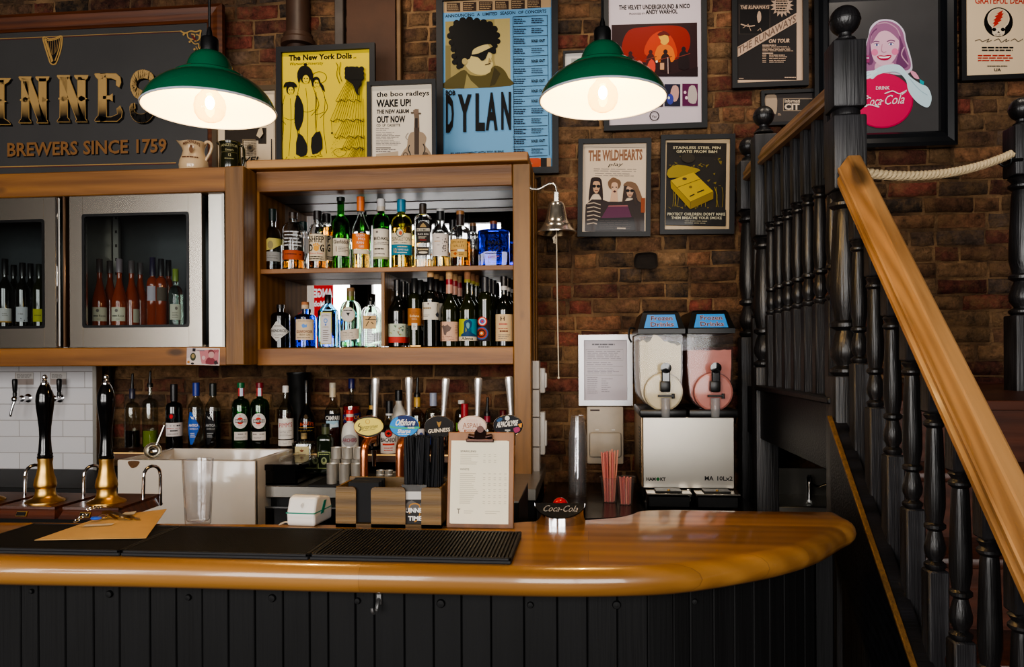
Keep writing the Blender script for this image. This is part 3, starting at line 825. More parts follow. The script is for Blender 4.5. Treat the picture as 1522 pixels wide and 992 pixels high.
def bottle(name, label, px, w, top, base, Y, sh_y, nk_y, nw, gm, cap, cap_y, lab=(), zb=None, liq=None, lev=None, sq=0, sy=1, shp='e', solid=False, group=None, extra=None, cat='bottle', flat=0, capw=None, spout=False):
    """all numbers are photograph pixels measured on this bottle: centre, width, top, base, shoulder, neck start, neck width"""
    k = K(px, Y); b0 = P(px, base, Y)
    if zb is None: zb = b0.z
    root = Vector((b0.x, Y, zb))
    t = thing(name, label, cat, root, group=group)
    H = P(px, top, Y).z - zb
    ca_ = cos(math.atan((px - HX) / F)); R = w * k / 2 * ca_; rn = nw * k / 2 * ca_
    z = lambda py: P(px, py, Y).z - zb
    hs, hn, hc = z(sh_y), z(nk_y), z(cap_y)
    out = [(R * .86, 0), (R, .005), (R, hs)]
    for i in range(1, 8):
        q = i / 8
        if shp == 'e': r = rn + (R - rn) * sqrt(1 - q * q) if q < 1 else rn
        elif shp == 'l': r = R + (rn - R) * q
        else: r = rn + (R - rn) * (1 + cos(pi * q)) / 2
        out.append((r, hs + (hn - hs) * q))
    out += [(rn, hn), (rn, hc - .004), (rn + .0012, hc - .003), (rn + .0012, hc)]
    b = MB()
    if solid:
        b.lathe([(1e-6, 0)] + out + [(1e-6, hc)], gm, 28, sq=sq, sy=sy, caps=False)
    else:
        g = .0022
        inn = [(max(rn - g, .002), hc), (max(rn - g, .002), hn)]
        for i in range(7, 0, -1):
            r, zz = out[2 + i]; inn.append((max(r - g, .002), zz - .001))
        inn += [(R - g, hs), (R - g, .009), (R * .8, .006), (1e-6, .006)]
        b.lathe([(1e-6, 0)] + out + inn, gm, 32, sq=sq, sy=sy, caps=False)
    b.build('bottle_glass', t)
    if liq and not solid:
        hl = z(lev); g = .0027
        prof = [(1e-6, .0068), (R * .8, .0068), (R - g, .0098)]
        for r, zz in out[2:]:
            if zz < hl: prof.append((r - g, zz))
        last = prof[-1]
        # radius at the level
        rl = R - g
        for (ra, za), (rb, zb_) in zip(out[2:], out[3:]):
            if za <= hl <= zb_ and zb_ > za: rl = ra + (rb - ra) * (hl - za) / (zb_ - za) - g
        prof += [(rl, hl), (1e-6, hl)]
        m = MB(); m.lathe(prof, liq, 28, sq=sq, sy=sy, caps=False); m.build('liquid', t)
    cw = (capw or nw + 2) * k / 2 * ca_
    if cap:
        m = MB()
        bands = cap if isinstance(cap, list) else [(top, cap_y, cap)]
        for y0, y1, mt in bands:
            mt = mt if not isinstance(mt, tuple) else pbr('cap_%02x%02x%02x' % mt, mt, .32, var=.05)
            za, zc = z(y1), z(y0)
            m.lathe([(1e-6, za - .002), (cw, za - .002), (cw, zc - .002), (cw * .9, zc), (1e-6, zc)], mt, 20, caps=False)
        if spout:
            zc = z(top)
            m.tube(smoothpts([(0, 0, hc), (0, 0, hc + (H - hc) * .5), (.002, 0, H - .004), (.004, 0, H)], 3, False), [cw * .55] * 4 + [cw * .4] * 3 + [cw * .3] * 3, BLACKPL, 10)
        m.build('pourer' if spout else 'cap', t)
    if lab:
        d = Decal(root, Y, R=R * (1.0 if not flat else 1), cx=px, sy=sy, flat=flat * R if flat else 0)
        # art is drawn at the depth of the bottle's front: shift so that pixel positions are kept
        i = lab.index(('NECK',)) if ('NECK',) in lab else len(lab)
        d.draw(lab[:i]); d.build('label', t)
        if i < len(lab):
            d = Decal(root, Y, R=nw * k / 2 * ca_ + .0012, cx=px); d.draw(lab[i + 1:]); d.build('neck_label', t)
    if extra: extra(t, k, z, R)
    return t

INK = (24, 22, 24); CREAM = (216, 200, 172); GREY = (120, 112, 108); WHT = (222, 218, 212)
zs, zb = SH['zs'], SH['zb']
YU = 3.52
sp = 'spirit_bottle'; gU = 'spirits on the upper shelf'
bottle(sp, 'nearly empty clear bottle with slanted yellow label, leftmost on the upper shelf', 405, 29, 311, 397, YU, 362, 338, 11, G_CLEAR, (24, 40, 38), 328,
       [('p', [(393, 361), (399, 356), (419, 356), (419, 364), (406, 372), (393, 375)], (196, 184, 104)), ('e', 402, 366, 4, 6, (150, 140, 100)), ('r', 394, 376, 417, 390, (150, 150, 150)), ('b', 397, 380, 414, 387, 2, (110, 110, 110), .35, .1)], zs, L_AMBER, 394.5, group=gU)
bottle(sp, 'clear whiskey bottle with copper band label and dark stopper', 436, 33, 316, 397, YU - .02, 343, 331, 11, G_CLEAR, [(316, 321, (40, 26, 20)), (321, 325, (60, 44, 34))], 325,
       [('r', 420, 374, 452, 388, (170, 78, 46)), ('b', 424, 378.5, 448, 381, 1, (70, 30, 18), .7, .05)] + [('b', 423, 345 + 5 * i, 449, 348.5 + 5 * i, 1, (205, 205, 205), .5) for i in range(5)], zs, L_AMBER, 388, group=gU)
bottle(sp, 'clear bottle with green cap standing behind the copper label bottle', 451, 22, 330, 396, YU + .08, 352, 344, 10, G_CLEAR, (30, 52, 50), 343, [('r', 443, 355, 460, 378, (225, 222, 222))], zs, group=gU)
SD = [('r', 459, 350, 485.5, 389, CREAM), ('t', 459.5, 362, 481, 'SHEEP', 9, INK, 1), ('t', 460, 375.5, 465, 'D', 10, INK, 2), ('t', 475.5, 375.5, 481.5, 'G', 10, INK, 2), ('e', 470, 371, 4, 4.2, (222, 160, 66)), ('e', 466.6, 366, 1.3, 1.8, (222, 160, 66)), ('e', 469.2, 364.6, 1.2, 1.8, (222, 160, 66)), ('e', 472, 364.9, 1.2, 1.8, (222, 160, 66)), ('e', 474, 367, 1.2, 1.7, (222, 160, 66)), ('t', 461, 379.5, 480, 'Peanut Butter', 2.4, (200, 80, 70)), ('b', 461, 382, 481, 388, 2, INK, .4, .1)]
bottle(sp, 'whiskey bottle with big black capital lettering on cream, front one of two', 472.5, 27, 314, 397, YU - .03, 346, 333, 11, G_CLEAR, (30, 24, 24), 326, SD, zs, L_AMBER, 389, group=gU)
bottle(sp, 'full amber whiskey bottle with cream label half hidden behind its twin', 486, 25, 318, 396.5, YU + .06, 346, 334, 11, G_CLEAR, (26, 22, 22), 331, [('r', 474, 352, 498, 389, CREAM), ('t', 486.5, 362, 491, 'P', 9, INK, 2), ('t', 486.5, 375.5, 491, 'G', 10, INK, 2), ('b', 486, 382, 496, 388, 2, INK, .4, .1)], zs, L_AMBER, 338, group=gU)
bottle(sp, 'tall green glass whisky bottle with black cap and cream lower label', 507, 26, 293.5, 395.5, YU, 333, 318, 10.5, G_GREEN, (24, 28, 28), 299,
       [('r', 495, 356, 519, 382, (214, 204, 184)), ('t', 496, 364, 518, 'Glenfiddich', 5.4, (60, 50, 44), 1), ('r', 499.5, 368, 500.5, 376, (120, 90, 60)), ('b', 503, 368, 518, 377, 4, GREY)], zs, L_GOLD, 384, group=gU, shp='c')
bottle(sp, 'clear whisky bottle with orange capsule and orange square label', 536.5, 27, 293, 396, YU, 345, 318, 9.5, G_CLEAR, [(293, 299, (214, 102, 40)), (299, 314, (226, 118, 52))], 314,
       [('r', 524, 349, 550, 372, (226, 122, 48)), ('t', 529, 353.5, 542, 'GLEN', 3.4, WHT, 0), ('t', 532, 359, 543, 'MO', 3.6, WHT, 0), ('t', 530, 364.6, 541, 'RAN', 3.6, WHT, 0), ('t', 533, 370, 541, 'GIE', 3.6, WHT, 0), ('r', 526, 372.5, 548, 379, (222, 206, 184))], zs, L_GOLD, 378, group=gU, shp='c')
bottle(sp, 'green glass whisky bottle with white capsule and tall cream label', 567, 25, 296, 395, YU, 332, 318, 10, G_GREEN, [(296, 307, (206, 202, 200)), (307, 314, (196, 184, 168))], 314,
       [('r', 555, 342, 579, 383, (222, 212, 194)), ('r', 555, 383, 579, 386.5, (160, 164, 120)), ('r', 559, 345.5, 562, 348.5, GREY), ('t', 556, 358.5, 577, 'BIDAKL', 4.2, INK, 1), ('b', 557, 361, 578, 366, 2, GREY), ('b', 557, 370.5, 571, 373, 1, INK, .7, .05), ('b', 557, 377, 577, 381, 1, GREY)], zs, L_GOLD, 340, group=gU)
bottle(sp, 'yellow whisky bottle with teal capsule and cream and teal label', 597, 32, 297, 394, YU - .01, 335, 320, 11, glass('straw_glass', (226, 220, 130)), [(297, 301, (30, 120, 150)), (301, 315, (34, 128, 160))], 315,
       [('r', 582, 348, 612, 365, (214, 200, 170)), ('t', 582.6, 359.5, 609, 'SINGLETON', 5.5, INK, 0), ('b', 585, 361, 609, 364, 1, GREY), ('r', 582, 365, 612, 380.5, (34, 120, 146)), ('t', 584, 377, 589, '12', 6, (220, 170, 90), 1), ('b', 590, 367, 607, 370, 1, (214, 190, 150)), ('t', 590, 374, 606, 'YEARS OLD', 2.4, WHT), ('b', 590, 376, 606, 378, 1, WHT), ('e', 593.5, 348, 5.5, 6, (40, 70, 70)), ('e', 593.5, 348, 4.4, 5, (214, 200, 170)), ('e', 594.5, 348.5, 2.4, 3, (190, 90, 50))], zs, L_GOLD, 338, group=gU, sy=.75)
bottle(sp, 'square shouldered whiskey bottle with arched black label', 629, 26, 303, 394, YU - .01, 328, 319, 9, G_CLEAR, [(303, 307, (50, 44, 38)), (307, 318, (60, 48, 34))], 318,
       [('p', [(619, 361), (619, 340), (621, 333), (625, 329.5), (629, 328.5), (633, 329.5), (637, 333), (639, 340), (639, 361)], (44, 38, 34)), ('p', [(624, 338), (626, 334), (629, 331.5), (632, 334), (634, 338)], (170, 140, 90)), ('r', 619.5, 339.5, 638.5, 344, (206, 198, 180)), ('t', 620, 343.5, 638, 'BUSHMILLS', 3, INK, 1), ('t', 621, 349.5, 637, 'BLACK BUSH', 2.5, WHT, 0), ('b', 622, 351, 636, 355, 2, (200, 190, 170)), ('b', 624, 356, 634, 358, 1, (190, 40, 40)), ('r', 620, 367, 638, 379.5, (52, 46, 40)), ('b', 621, 369.5, 637, 372.5, 1, (190, 170, 130), .7, .05), ('e', 629, 375.5, 6.5, 1.8, (206, 196, 176))], zs, L_GOLD, 386, sq=5, sy=.7, group=gU, flat=.715)
bottle(sp, 'whisky bottle with black cone cap and two large brushed characters', 655, 25, 311, 393, YU - .02, 346, 328, 10, G_CLEAR, [(311, 314, (190, 188, 188)), (314, 327, (22, 22, 24))], 327,
       [('r', 643.5, 349, 667, 382, (214, 204, 198)), ('t', 657, 363, 667, '天', 7.5, INK, 2), ('t', 657, 375.5, 666, '生', 7.5, INK, 2), ('b', 649, 354, 655, 357, 1, GREY), ('b', 646, 359, 655, 362, 1, (190, 150, 80)), ('b', 650, 365, 654, 367, 1, GREY)], zs, L_GOLD, 382, group=gU, shp='c', capw=12)
bottle(sp, 'black capped clear bottle behind the two-character label bottle', 673, 18, 327, 392, YU + .08, 352, 344, 9, G_CLEAR, (20, 20, 22), 341, (), zs, L_GOLD, 376, group=gU)
bottle(sp, 'amber whisky bottle with wooden stopper and tan label', 684.5, 31, 314, 391, YU - .02, 350, 336, 10, G_CLEAR, [(314, 319, (160, 110, 66)), (319, 335, (48, 34, 30))], 335,
       [('r', 669.5, 358, 694, 384, (206, 164, 92)), ('t', 671, 364, 689, 'SMOKEY', 3.6, (90, 70, 40), 0), ('t', 674, 369.5, 690, 'VALLEY', 3.6, (90, 70, 40), 0), ('r', 669.5, 373.5, 694, 374.6, (120, 40, 40)), ('r', 680, 373, 690, 376, WHT), ('p', [(674, 379), (677, 376.5), (680, 379), (677, 382)], (180, 90, 40)), ('b', 682, 377, 692, 382, 2, (120, 90, 50))], zs, L_AMBER, 357, group=gU, capw=12)
bottle(sp, 'small dark capped amber bottle between tan label bottle and blue bottle', 703, 15, 332, 390, YU + .05, 352, 345, 8, G_CLEAR, [(332, 336, (120, 84, 54)), (336, 344, (40, 34, 36))], 344, (), zs, L_AMBER, 372, group=gU)
bottle(sp, 'wide square cobalt blue bottle, rightmost on the upper shelf', 734, 46, 329, 390, YU - .01, 345, 341, 9, G_BLUE, [(329, 333, (120, 60, 36)), (333, 340, (40, 40, 120))], 340,
       [('t', 728, 354, 737, 'S', 6, INK, 0), ('t', 723, 363.5, 744, 'HAIG', 6, INK, 1), ('t', 723, 372, 744, 'CLUB', 6, INK, 1), ('r', 721, 376, 746, 377, INK), ('b', 725, 380, 745, 384, 2, (190, 130, 130))], zs, glass('blue_tinted_spirit', (120, 140, 240)), 376, sq=9, sy=.55, group=gU, flat=.565)

gin = 'gin_bottle'; gG = 'gins on the lower left shelf'
bottle(gin, 'squat black bottle with white diamond label', 417, 29, 453, 517, YU, 471, 464, 10, G_BLACK, (30, 30, 32), 458,
       [('p', [(411, 478), (430, 493.5), (411, 508), (403.5, 500), (403, 490)], (206, 206, 204)), ('t', 403.6, 494.5, 428, "HENDRICK'S", 4, (50, 50, 54), 1), ('b', 408, 484, 420, 487, 1, GREY), ('t', 408, 499.5, 421, 'GIN', 2.4, GREY), ('b', 409, 501, 416, 504, 1, GREY)], zb, solid=True, group=gG)
def ribbon(t, k, z, R):
    m = MB(); m.tube([(.011 * cos(a), .011 * sin(a), z(462)) for a in [i * pi / 6 for i in range(12)]], .0012, paint((180, 30, 40)), 6, closed=True)
    m.tube([(-.01, -.006, z(462)), (-.022, -.014, z(466)), (-.03, -.014, z(467))], .0011, paint((180, 30, 40)), 6); m.build('ribbon', t)
bottle(gin, 'ribbed blue bottle with cork stopper and red ribbon', 454, 32, 449, 517, YU, 472, 467, 9.5, G_BLUE2, [(449, 453, cork((170, 110, 70))), (453, 459, cork((206, 180, 150)))], 459,
       [('r', 440, 475.5, 466, 506, (212, 190, 160)), ('p', [(448, 484), (451, 482), (454, 484), (456, 482.5), (456, 487), (450, 488.5)], (100, 150, 220)), ('t', 441, 495.5, 464, 'GUNPOWDER', 3.6, (110, 60, 50), 1), ('t', 445, 499.6, 461, 'IRISH GIN', 2.6, INK), ('b', 442, 501, 464, 504, 1, GREY), ('b', 443, 477, 463, 479, 1, GREY)], zb, glass('blue_tinted_spirit2', (90, 140, 235)), 481, group=gG, extra=ribbon)
bottle(gin, 'square ice blue bottle with black cap and tall white label', 488, 28, 438.5, 517, YU, 463, 451, 8, G_CYAN, (20, 20, 22), 450.5,
       [('r', 476, 464, 493, 512, (196, 186, 96)), ('r', 477.2, 465.5, 491.8, 510.5, (208, 204, 206)), ('e', 484, 477, 3, 3.6, (110, 150, 210)), ('e', 484, 477, 1.6, 2, (208, 204, 206)), ('t', 478.5, 471.5, 490, 'BOMBAY', 2.4, (110, 100, 60), 0, None, 1.5), ('e', 484, 483, 1.2, 1.6, (90, 120, 190)), ('t', 479.5, 487.5, 488.5, 'LONDON', 2.2, (140, 120, 50)), ('b', 480, 490, 490, 508, 6, GREY, .3)], zb, sq=6, sy=.8, group=gG, flat=.815, shp='l', capw=10)
bottle(gin, 'round clear bottle with olive neck band and slanted paper label', 521.5, 32, 428, 517, YU, 466, 447, 10, G_PALEGREEN, [(428, 433, cork((130, 100, 70))), (433, 440, (110, 96, 60)), (440, 446.5, (96, 120, 44))], 446.5,
       [('e', 517.5, 468.5, 10.2, 11, (206, 200, 150)), ('e', 517.5, 468.5, 9.2, 10, (212, 206, 200)), ('b', 511, 461, 524, 464, 1, INK, .5, .05), ('p', [(514, 466), (521, 466), (519, 468), (517.7, 471.5), (516, 468)], INK), ('p', [(506.5, 492.5), (533, 488.5), (533, 504), (507.5, 507.5)], (208, 196, 180)), ('b', 510, 494, 530, 503, 4, GREY, .3)], zb, glass('gin_green', (180, 222, 190)), 509, group=gG)
bottle(gin, 'ribbed clear bottle with black cap and small tan label beside the divider', 551.5, 26, 447.5, 517, YU, 466, 455, 9, G_CLEAR, (22, 22, 24), 453,
       [('r', 540, 469.5, 559, 489, (206, 172, 124)), ('t', 546, 475, 552, '7', 4, INK, 1), ('l', [(544, 485), (548, 478)], 1.1, INK), ('l', [(552, 479), (555, 482)], 1.1, INK), ('r', 543, 475, 559, 476, INK)] + [('b', 540, 490 + 3 * i, 563, 492 + 3 * i, 1, (200, 210, 214), .5) for i in range(8)], zb, sq=8, sy=.9, group=gG, flat=.915)

# ------------------------------------------------------------------ wine on the lower right shelf
gW = 'wine bottles on the lower right shelf'; wn = 'wine_bottle'; YF = 3.475
def pat(x0, y0, x1, y1, cols, n=9, seed=1):
    r = random.Random(seed); o = []
    for i in range(n):
        a = r.uniform(x0 + 2, x1 - 5); c = r.uniform(y0 + 1, y1 - 4)
        o.append(('p', [(a, c), (a + r.uniform(2, 5), c + r.uniform(-1, 2)), (a + r.uniform(1, 4), c + r.uniform(2, 4))], cols[i % len(cols)]))
    return o
def rings_art(x, y, cols, r0):
    return [('e', x, y, r0 * (1 - i / len(cols)), r0 * (1 - i / len(cols)), c) for i, c in enumerate(cols)]
W = {}
W[0] = bottle(wn, 'dark wine bottle with leafy label over a red strip', 591, 27.5, 416, 515, YF, 464, 440, 8.6, G_WINE, (22, 22, 26), 432,
       [('r', 577, 482, 604, 501, (190, 200, 180)), ('r', 577, 501, 604, 510, (190, 62, 56))] + pat(577, 483, 604, 501, [(110, 134, 110), (170, 170, 110), (84, 110, 100), (150, 130, 110)], 12, 3), zb, solid=True, shp='c', group=gW)
W[1] = bottle(wn, 'slim wine bottle with plain orange brown label and white tag', 616.5, 20.5, 414, 514.5, YF, 446, 436, 8, G_WINEG, (28, 30, 32), 434,
       [('r', 606, 459, 627, 484.5, (172, 108, 50)), ('b', 610, 464, 624, 466, 1, (140, 90, 50)), ('t', 609, 472, 623, 'Solane', 3.4, (226, 196, 150), 1), ('t', 612, 476, 620, 'REIRA', 2, (226, 196, 150)), ('r', 612, 481, 620, 491, WHT), ('b', 614, 483, 618, 489, 3, GREY)], zb, solid=True, group=gW)
CK = cork((190, 150, 104))
W[2] = bottle(wn, 'wine bottle with large white label and protruding pale cork', 640.5, 25, 405, 514, YF - .005, 448, 431, 8.2, G_WINE, [(405, 412, CK), (412, 431, (20, 20, 24))], 431,
       [('r', 628, 450, 653, 476, (220, 212, 200)), ('l', [(650, 452), (649.5, 460), (650, 468), (651, 472)], .9, INK), ('p', [(647, 468), (650, 464), (652, 468), (651, 472), (648, 471)], (60, 60, 70)), ('e', 636.5, 452.8, 1, 1, (80, 50, 70)), ('b', 629, 457, 641, 461, 1, (150, 130, 100), .6, .05), ('b', 630, 468, 640, 472, 2, GREY, .3)], zb, solid=True, group=gW)
W[3] = bottle(wn, 'wine bottle with red and pink capsule and pale pink animal label', 668.5, 27, 404.5, 514, YF - .005, 462, 437, 8.6, G_WINEG, [(404.5, 415, CK), (415, 423, (150, 26, 44)), (423, 436, (206, 150, 130))], 436,
       [('r', 655, 479, 682, 507.5, (212, 170, 146)), ('p', [(657, 486), (659, 483.5), (661, 485.5), (664, 484), (665, 482.5), (667, 485), (671, 487.5), (669, 492), (664, 495), (663, 499), (660, 498), (659, 491)], (110, 94, 90)), ('b', 656, 500, 680, 506, 3, (120, 80, 70), .3), ('b', 676, 484, 681, 498, 6, (150, 100, 90), .3)], zb, solid=True, shp='c', group=gW)
W[4] = bottle(wn, 'wine bottle with lime and teal portrait label and brown cork', 695.5, 27, 402, 514, YF - .01, 462, 437, 8.2, G_WINEG, [(402, 415, cork((140, 96, 66))), (415, 420, (150, 140, 60))], 420,
       [('r', 682.5, 475, 696, 501, (172, 180, 40)), ('r', 696, 475, 709, 501, (24, 140, 160)), ('p', [(690, 485), (690, 479), (694, 476), (699, 477), (701.5, 481), (700, 487), (697, 490), (697, 493), (706, 498), (708, 501), (686, 501), (688, 496), (693, 494), (693, 489)], (34, 70, 110), 2), ('p', [(693, 482), (696, 480), (698, 483), (697, 489), (694, 488)], (110, 160, 170), 2), ('r', 682.5, 501, 709, 507, (218, 204, 180)), ('t', 686, 505.7, 703, 'Alena', 4, INK, 1)], zb, solid=True, shp='c', group=gW)
W[5] = bottle(wn, 'wine bottle with dark screw cap and colourful circle label', 721.5, 23, 412, 514, YF, 448, 434, 9, G_WINEG, (44, 44, 50), 433,
       [('r', 710.5, 476, 728, 507.5, (40, 34, 40))] + rings_art(717, 478.5, [(200, 60, 50), (230, 220, 210), (80, 90, 170), (200, 60, 60)], 7) + rings_art(716, 496, [(60, 90, 150), (170, 60, 40), (60, 30, 30), (190, 80, 30), (230, 200, 150)], 9.5), zb, solid=True, group=gW)
W[6] = bottle(wn, 'wine bottle with white neck band and tall cream label, rightmost on its shelf', 749.5, 27.5, 411, 514, YF, 462, 438, 8.6, G_WINE, [(411, 425, (26, 22, 24)), (425, 431, (206, 200, 196))], 431,
       [('r', 737, 468, 762, 507.5, (216, 186, 142)), ('t', 743.5, 477.5, 750.5, 'H', 6, (70, 50, 40), 1), ('b', 742, 481, 754, 484, 1, (190, 100, 90), .8, .05), ('b', 741, 488, 757, 490, 1, (170, 80, 70)), ('b', 743, 491.5, 755, 494.5, 1, (110, 60, 50), .8, .05), ('b', 741, 497, 758, 505, 3, GREY, .3)], zb, solid=True, shp='c', group=gW)
# rows standing behind, same kinds
rowlab = {0: 'dark bottle in the row behind the leafy label wine', 1: 'slim bottle in the row behind the orange brown label wine', 2: 'dark bottle in the row behind the large white label wine', 3: 'pink capsule bottle in the row behind the pale pink label wine',
          4: 'olive glass bottle in the row behind the portrait label wine', 5: 'screw cap bottle in the row behind the circle label wine', 6: 'white banded bottle in the row behind the tall cream label wine'}
for i in range(7):
    for j in (1, 2):
        r = W[i]
        dup(r, (r.location.x + .008 * j * (1 if i not in (2, 4) else 1), r.location.y + .082 * j, r.location.z), rowlab[i] + (', middle row' if j == 1 else ', against the mirror'))

# ------------------------------------------------------------------ ledge bottles under the shelving
YL = 3.5
LZ = P(290, 667.5, YL).z
lq = 'liqueur_bottle'; gL = 'bottles along the back ledge'
bottle(lq, 'spouted bottle of dark syrup, leftmost on the ledge', 197, 24, 556, 667, YL, 609, 598, 7.5, G_THIN, [(578, 592, (40, 40, 60))], 592, (), LZ, L_DARK, 640, group=gL, spout=True)
bottle(lq, 'spouted bottle of lime green cordial behind the steel scoop', 223.5, 24.5, 552, 667, YL, 602, 592, 7, G_THIN, [(570, 575, (20, 20, 20))], 575, (), LZ, L_LIME, 640, group=gL, spout=True)
bottle(lq, 'black port bottle with white label and round red seal', 259, 26, 571, 668, YL - .02, 606, 598, 9.5, G_BLACK, (28, 26, 28), 596,
       [('e', 255, 618.5, 6, 4.4, (30, 26, 28)), ('e', 254.5, 618.5, 2.6, 3.2, (190, 30, 40)), ('r', 247, 628, 272, 648, (206, 198, 196)), ('b', 248, 630.5, 269, 634, 1, INK, .6, .05), ('b', 248, 635, 270, 638, 1, (170, 60, 60), .3), ('b', 253, 638.5, 264, 641, 1, INK, .7, .05), ('b', 249, 643, 268, 646, 1, GREY)], LZ, solid=True, group=gL)
def dia(cx, col, ink):
    return [('p', [(cx - 9, 612), (cx - 6.5, 612), (cx + 6, 634), (cx - 5, 660), (cx - 8, 660), (cx - 11, 640), (cx - 11, 628)], col), ('t', cx - 10, 633.5, cx + 3.5, 'ANTICA', 3.6, ink, 1), ('t', cx - 9, 638, cx + 3, 'SAMBUCA', 2.4, ink), ('p', [(cx - 8, 618), (cx - 5, 620), (cx - 3, 617), (cx - 4.5, 621), (cx - 2, 623), (cx - 6, 622)], ink), ('b', cx - 8, 642, cx + 1, 650, 3, ink, .3)]
bottle(lq, 'clear bottle with blue cap and blue diamond label', 292, 25, 569, 667.5, YL, 606, 589, 9, G_THIN, (36, 50, 130), 588, dia(291, (40, 84, 170), WHT), LZ, glass('clear_spirit', (240, 244, 240)), 619, shp='c', group=gL)
bottle(lq, 'black liqueur bottle with black diamond label beside the blue diamond one', 317, 24, 570, 667.5, YL, 606, 589, 9, G_THIN, (30, 34, 32), 588, dia(316, (26, 26, 28), (170, 170, 170)), LZ, L_DARK, 611, shp='c', group=gL)
def mart(cx, ink):
    return [('e', cx - 1, 625, 10.2, 11.5, (206, 200, 196)), ('e', cx - 1.5, 625, 4.8, 5.2, (196, 50, 40)), ('r', cx - 9, 622.7, cx + 7.5, 627.5, (26, 26, 28)), ('t', cx - 8.5, 626.8, cx + 7, 'MARTINI', 3.4, (220, 214, 210), 1), ('b', cx - 3, 616, cx + 1, 619, 1, GREY), ('b', cx - 5, 631, cx + 3, 633, 1, (180, 80, 80)), ('r', cx - 10, 641, cx + 9, 653.5, (200, 192, 184)), ('b', cx - 9, 643, cx + 8, 646, 1, GREY, .6, .05), ('b', cx - 8, 648, cx + 7, 652, 2, GREY, .3), ('NECK',), ('r', cx - 4.5, 577, cx + 4.5, 589, (170, 60, 60)), ('r', cx - 2, 577, cx + 2.5, 589, (200, 210, 230))]
bottle(lq, 'green vermouth bottle with green cap and round white label', 358.5, 28, 569, 668, YL - .01, 606, 592, 9.5, G_DKGREEN, (24, 96, 54), 576, mart(358.5, 0), LZ, pbr('vermouth_green', (16, 100, 36), .1), 606, group=gL)
bottle(lq, 'green vermouth bottle with dark red cap beside the green capped one', 386.5, 29, 569, 668, YL - .01, 606, 592, 9.5, G_DKGREEN, (110, 24, 36), 576, mart(385.5, 0), LZ, pbr('vermouth_dark', (10, 8, 6), .1), 637, group=gL)
bottle(lq, 'bottle with white cap and white label in red hand lettering', 425, 23, 573.5, 668, YL - .01, 612, 590, 7.5, G_THIN, (214, 212, 210), 583,
       [('r', 414, 622, 437, 652, (208, 202, 196)), ('e', 424, 623.5, 3.6, 3.6, (224, 216, 204)), ('t', 415, 635, 434, "PIMM'S", 6.5, (170, 50, 56), 0, .8), ('b', 416, 639, 434, 648, 4, GREY, .3), ('r', 414, 653.5, 437, 662, (206, 200, 194)), ('b', 417, 655, 434, 660, 2, GREY, .3)], LZ, pbr('brown_cup_liqueur', (50, 20, 10), .1), 614, shp='c', group=gL)
bottle(lq, 'tall black cream liqueur bottle with gold and red lettering', 456, 25, 565, 668, YL + .03, 626, 596, 6, G_BLACK, (20, 20, 22), 582,
       [('t', 446, 633, 466, 'BAILEYS', 4.6, (170, 70, 40), 1, None, 2), ('r', 445, 634.5, 467, 635.5, (160, 120, 60)), ('b', 443, 638, 468, 641, 1, (110, 90, 40)), ('e', 454.5, 619, 2.6, 3.5, (70, 54, 30))], LZ, solid=True, shp='c', group=gL)
def tubeb():
    t = thing('cup_tube', 'black matt cylinder standing on the ledge behind the bottles', 'container', (P(445, 667, 3.63).x, 3.63, LZ))
    k = K(445, 3.63); m = MB(); m.lathe([(17 * k, 0), (17 * k, 105 * k), (18 * k, 107 * k), (18 * k, 110 * k), (16 * k, 110 * k), (16 * k, 104 * k), (1e-6, 104 * k)], BLACKPL, 24); m.build('body', t)
tubeb()
bottle('tequila_bottle', 'small square clear bottle with cork stopper at the end of the ledge', 452, 33, 644, 690, 3.36, 659, 655, 7, G_THIN, [(644, 648, cork((120, 104, 70))), (648, 652, cork((150, 128, 84)))], 652,
       [('r', 438.5, 664, 459, 676, (186, 174, 130)), ('p', [(447, 672), (445, 669), (448, 669), (448.5, 666), (449, 669), (452, 669), (450, 672)], (120, 70, 50)), ('r', 443, 675, 455, 676, GREY)], None, glass('tequila', (236, 232, 214)), 664, sq=6, sy=.8, flat=.815, group=gL)
bottle(lq, 'dark red bitter bottle with black and pale blue label and silver cap', 495, 24, 569, 668, YL, 612, 594, 8, G_THIN, [(569, 576, (176, 168, 150)), (576, 590, (190, 176, 150))], 590,
       [('r', 483.5, 615, 506, 625, (20, 20, 26)), ('t', 484, 624, 504.5, 'CAMPARI', 6, WHT, 1), ('r', 485, 625, 503, 634.5, (150, 184, 204)), ('p', [(487, 634), (491, 629), (496, 631), (501, 627), (503, 634)], (190, 206, 214))], LZ, L_REDBR, 622, shp='c', group=gL)
bottle(lq, 'bright red aperitif bottle with navy cap', 523, 27, 563, 668, YL + .02, 604, 598, 7.5, G_THIN, [(563, 577, (24, 26, 80))], 577,
       [('p', [(510, 616), (536, 613), (537, 622), (511, 628)], (30, 34, 90)), ('t', 510.5, 624, 535, 'APEROL', 5.4, (214, 150, 50), 1, 2)], LZ, L_RED, 604, group=gL)
bottle(lq, 'frosted white schnapps bottle with red and white cap', 520.5, 26, 610, 690, 3.36, 650, 628, 9.5, L_WHITE, [(610, 615, (196, 40, 40)), (615, 619, (206, 190, 180)), (619, 625, (196, 40, 40))], 625,
       [('e', 519.5, 654, 10.5, 9, (150, 148, 150)), ('t', 509.5, 656, 530, 'ARCHERS', 5, (130, 40, 60), 1)], None, solid=True, group=gL)
bottle(lq, 'dark bottle with gold neck hidden behind the yellow badge tap', 553, 20, 572, 668, YL + .04, 626, 608, 6.5, G_BLACK, [(572, 602, (20, 20, 22)), (602, 618, (180, 140, 70))], 618, (), LZ, solid=True, group=gL)
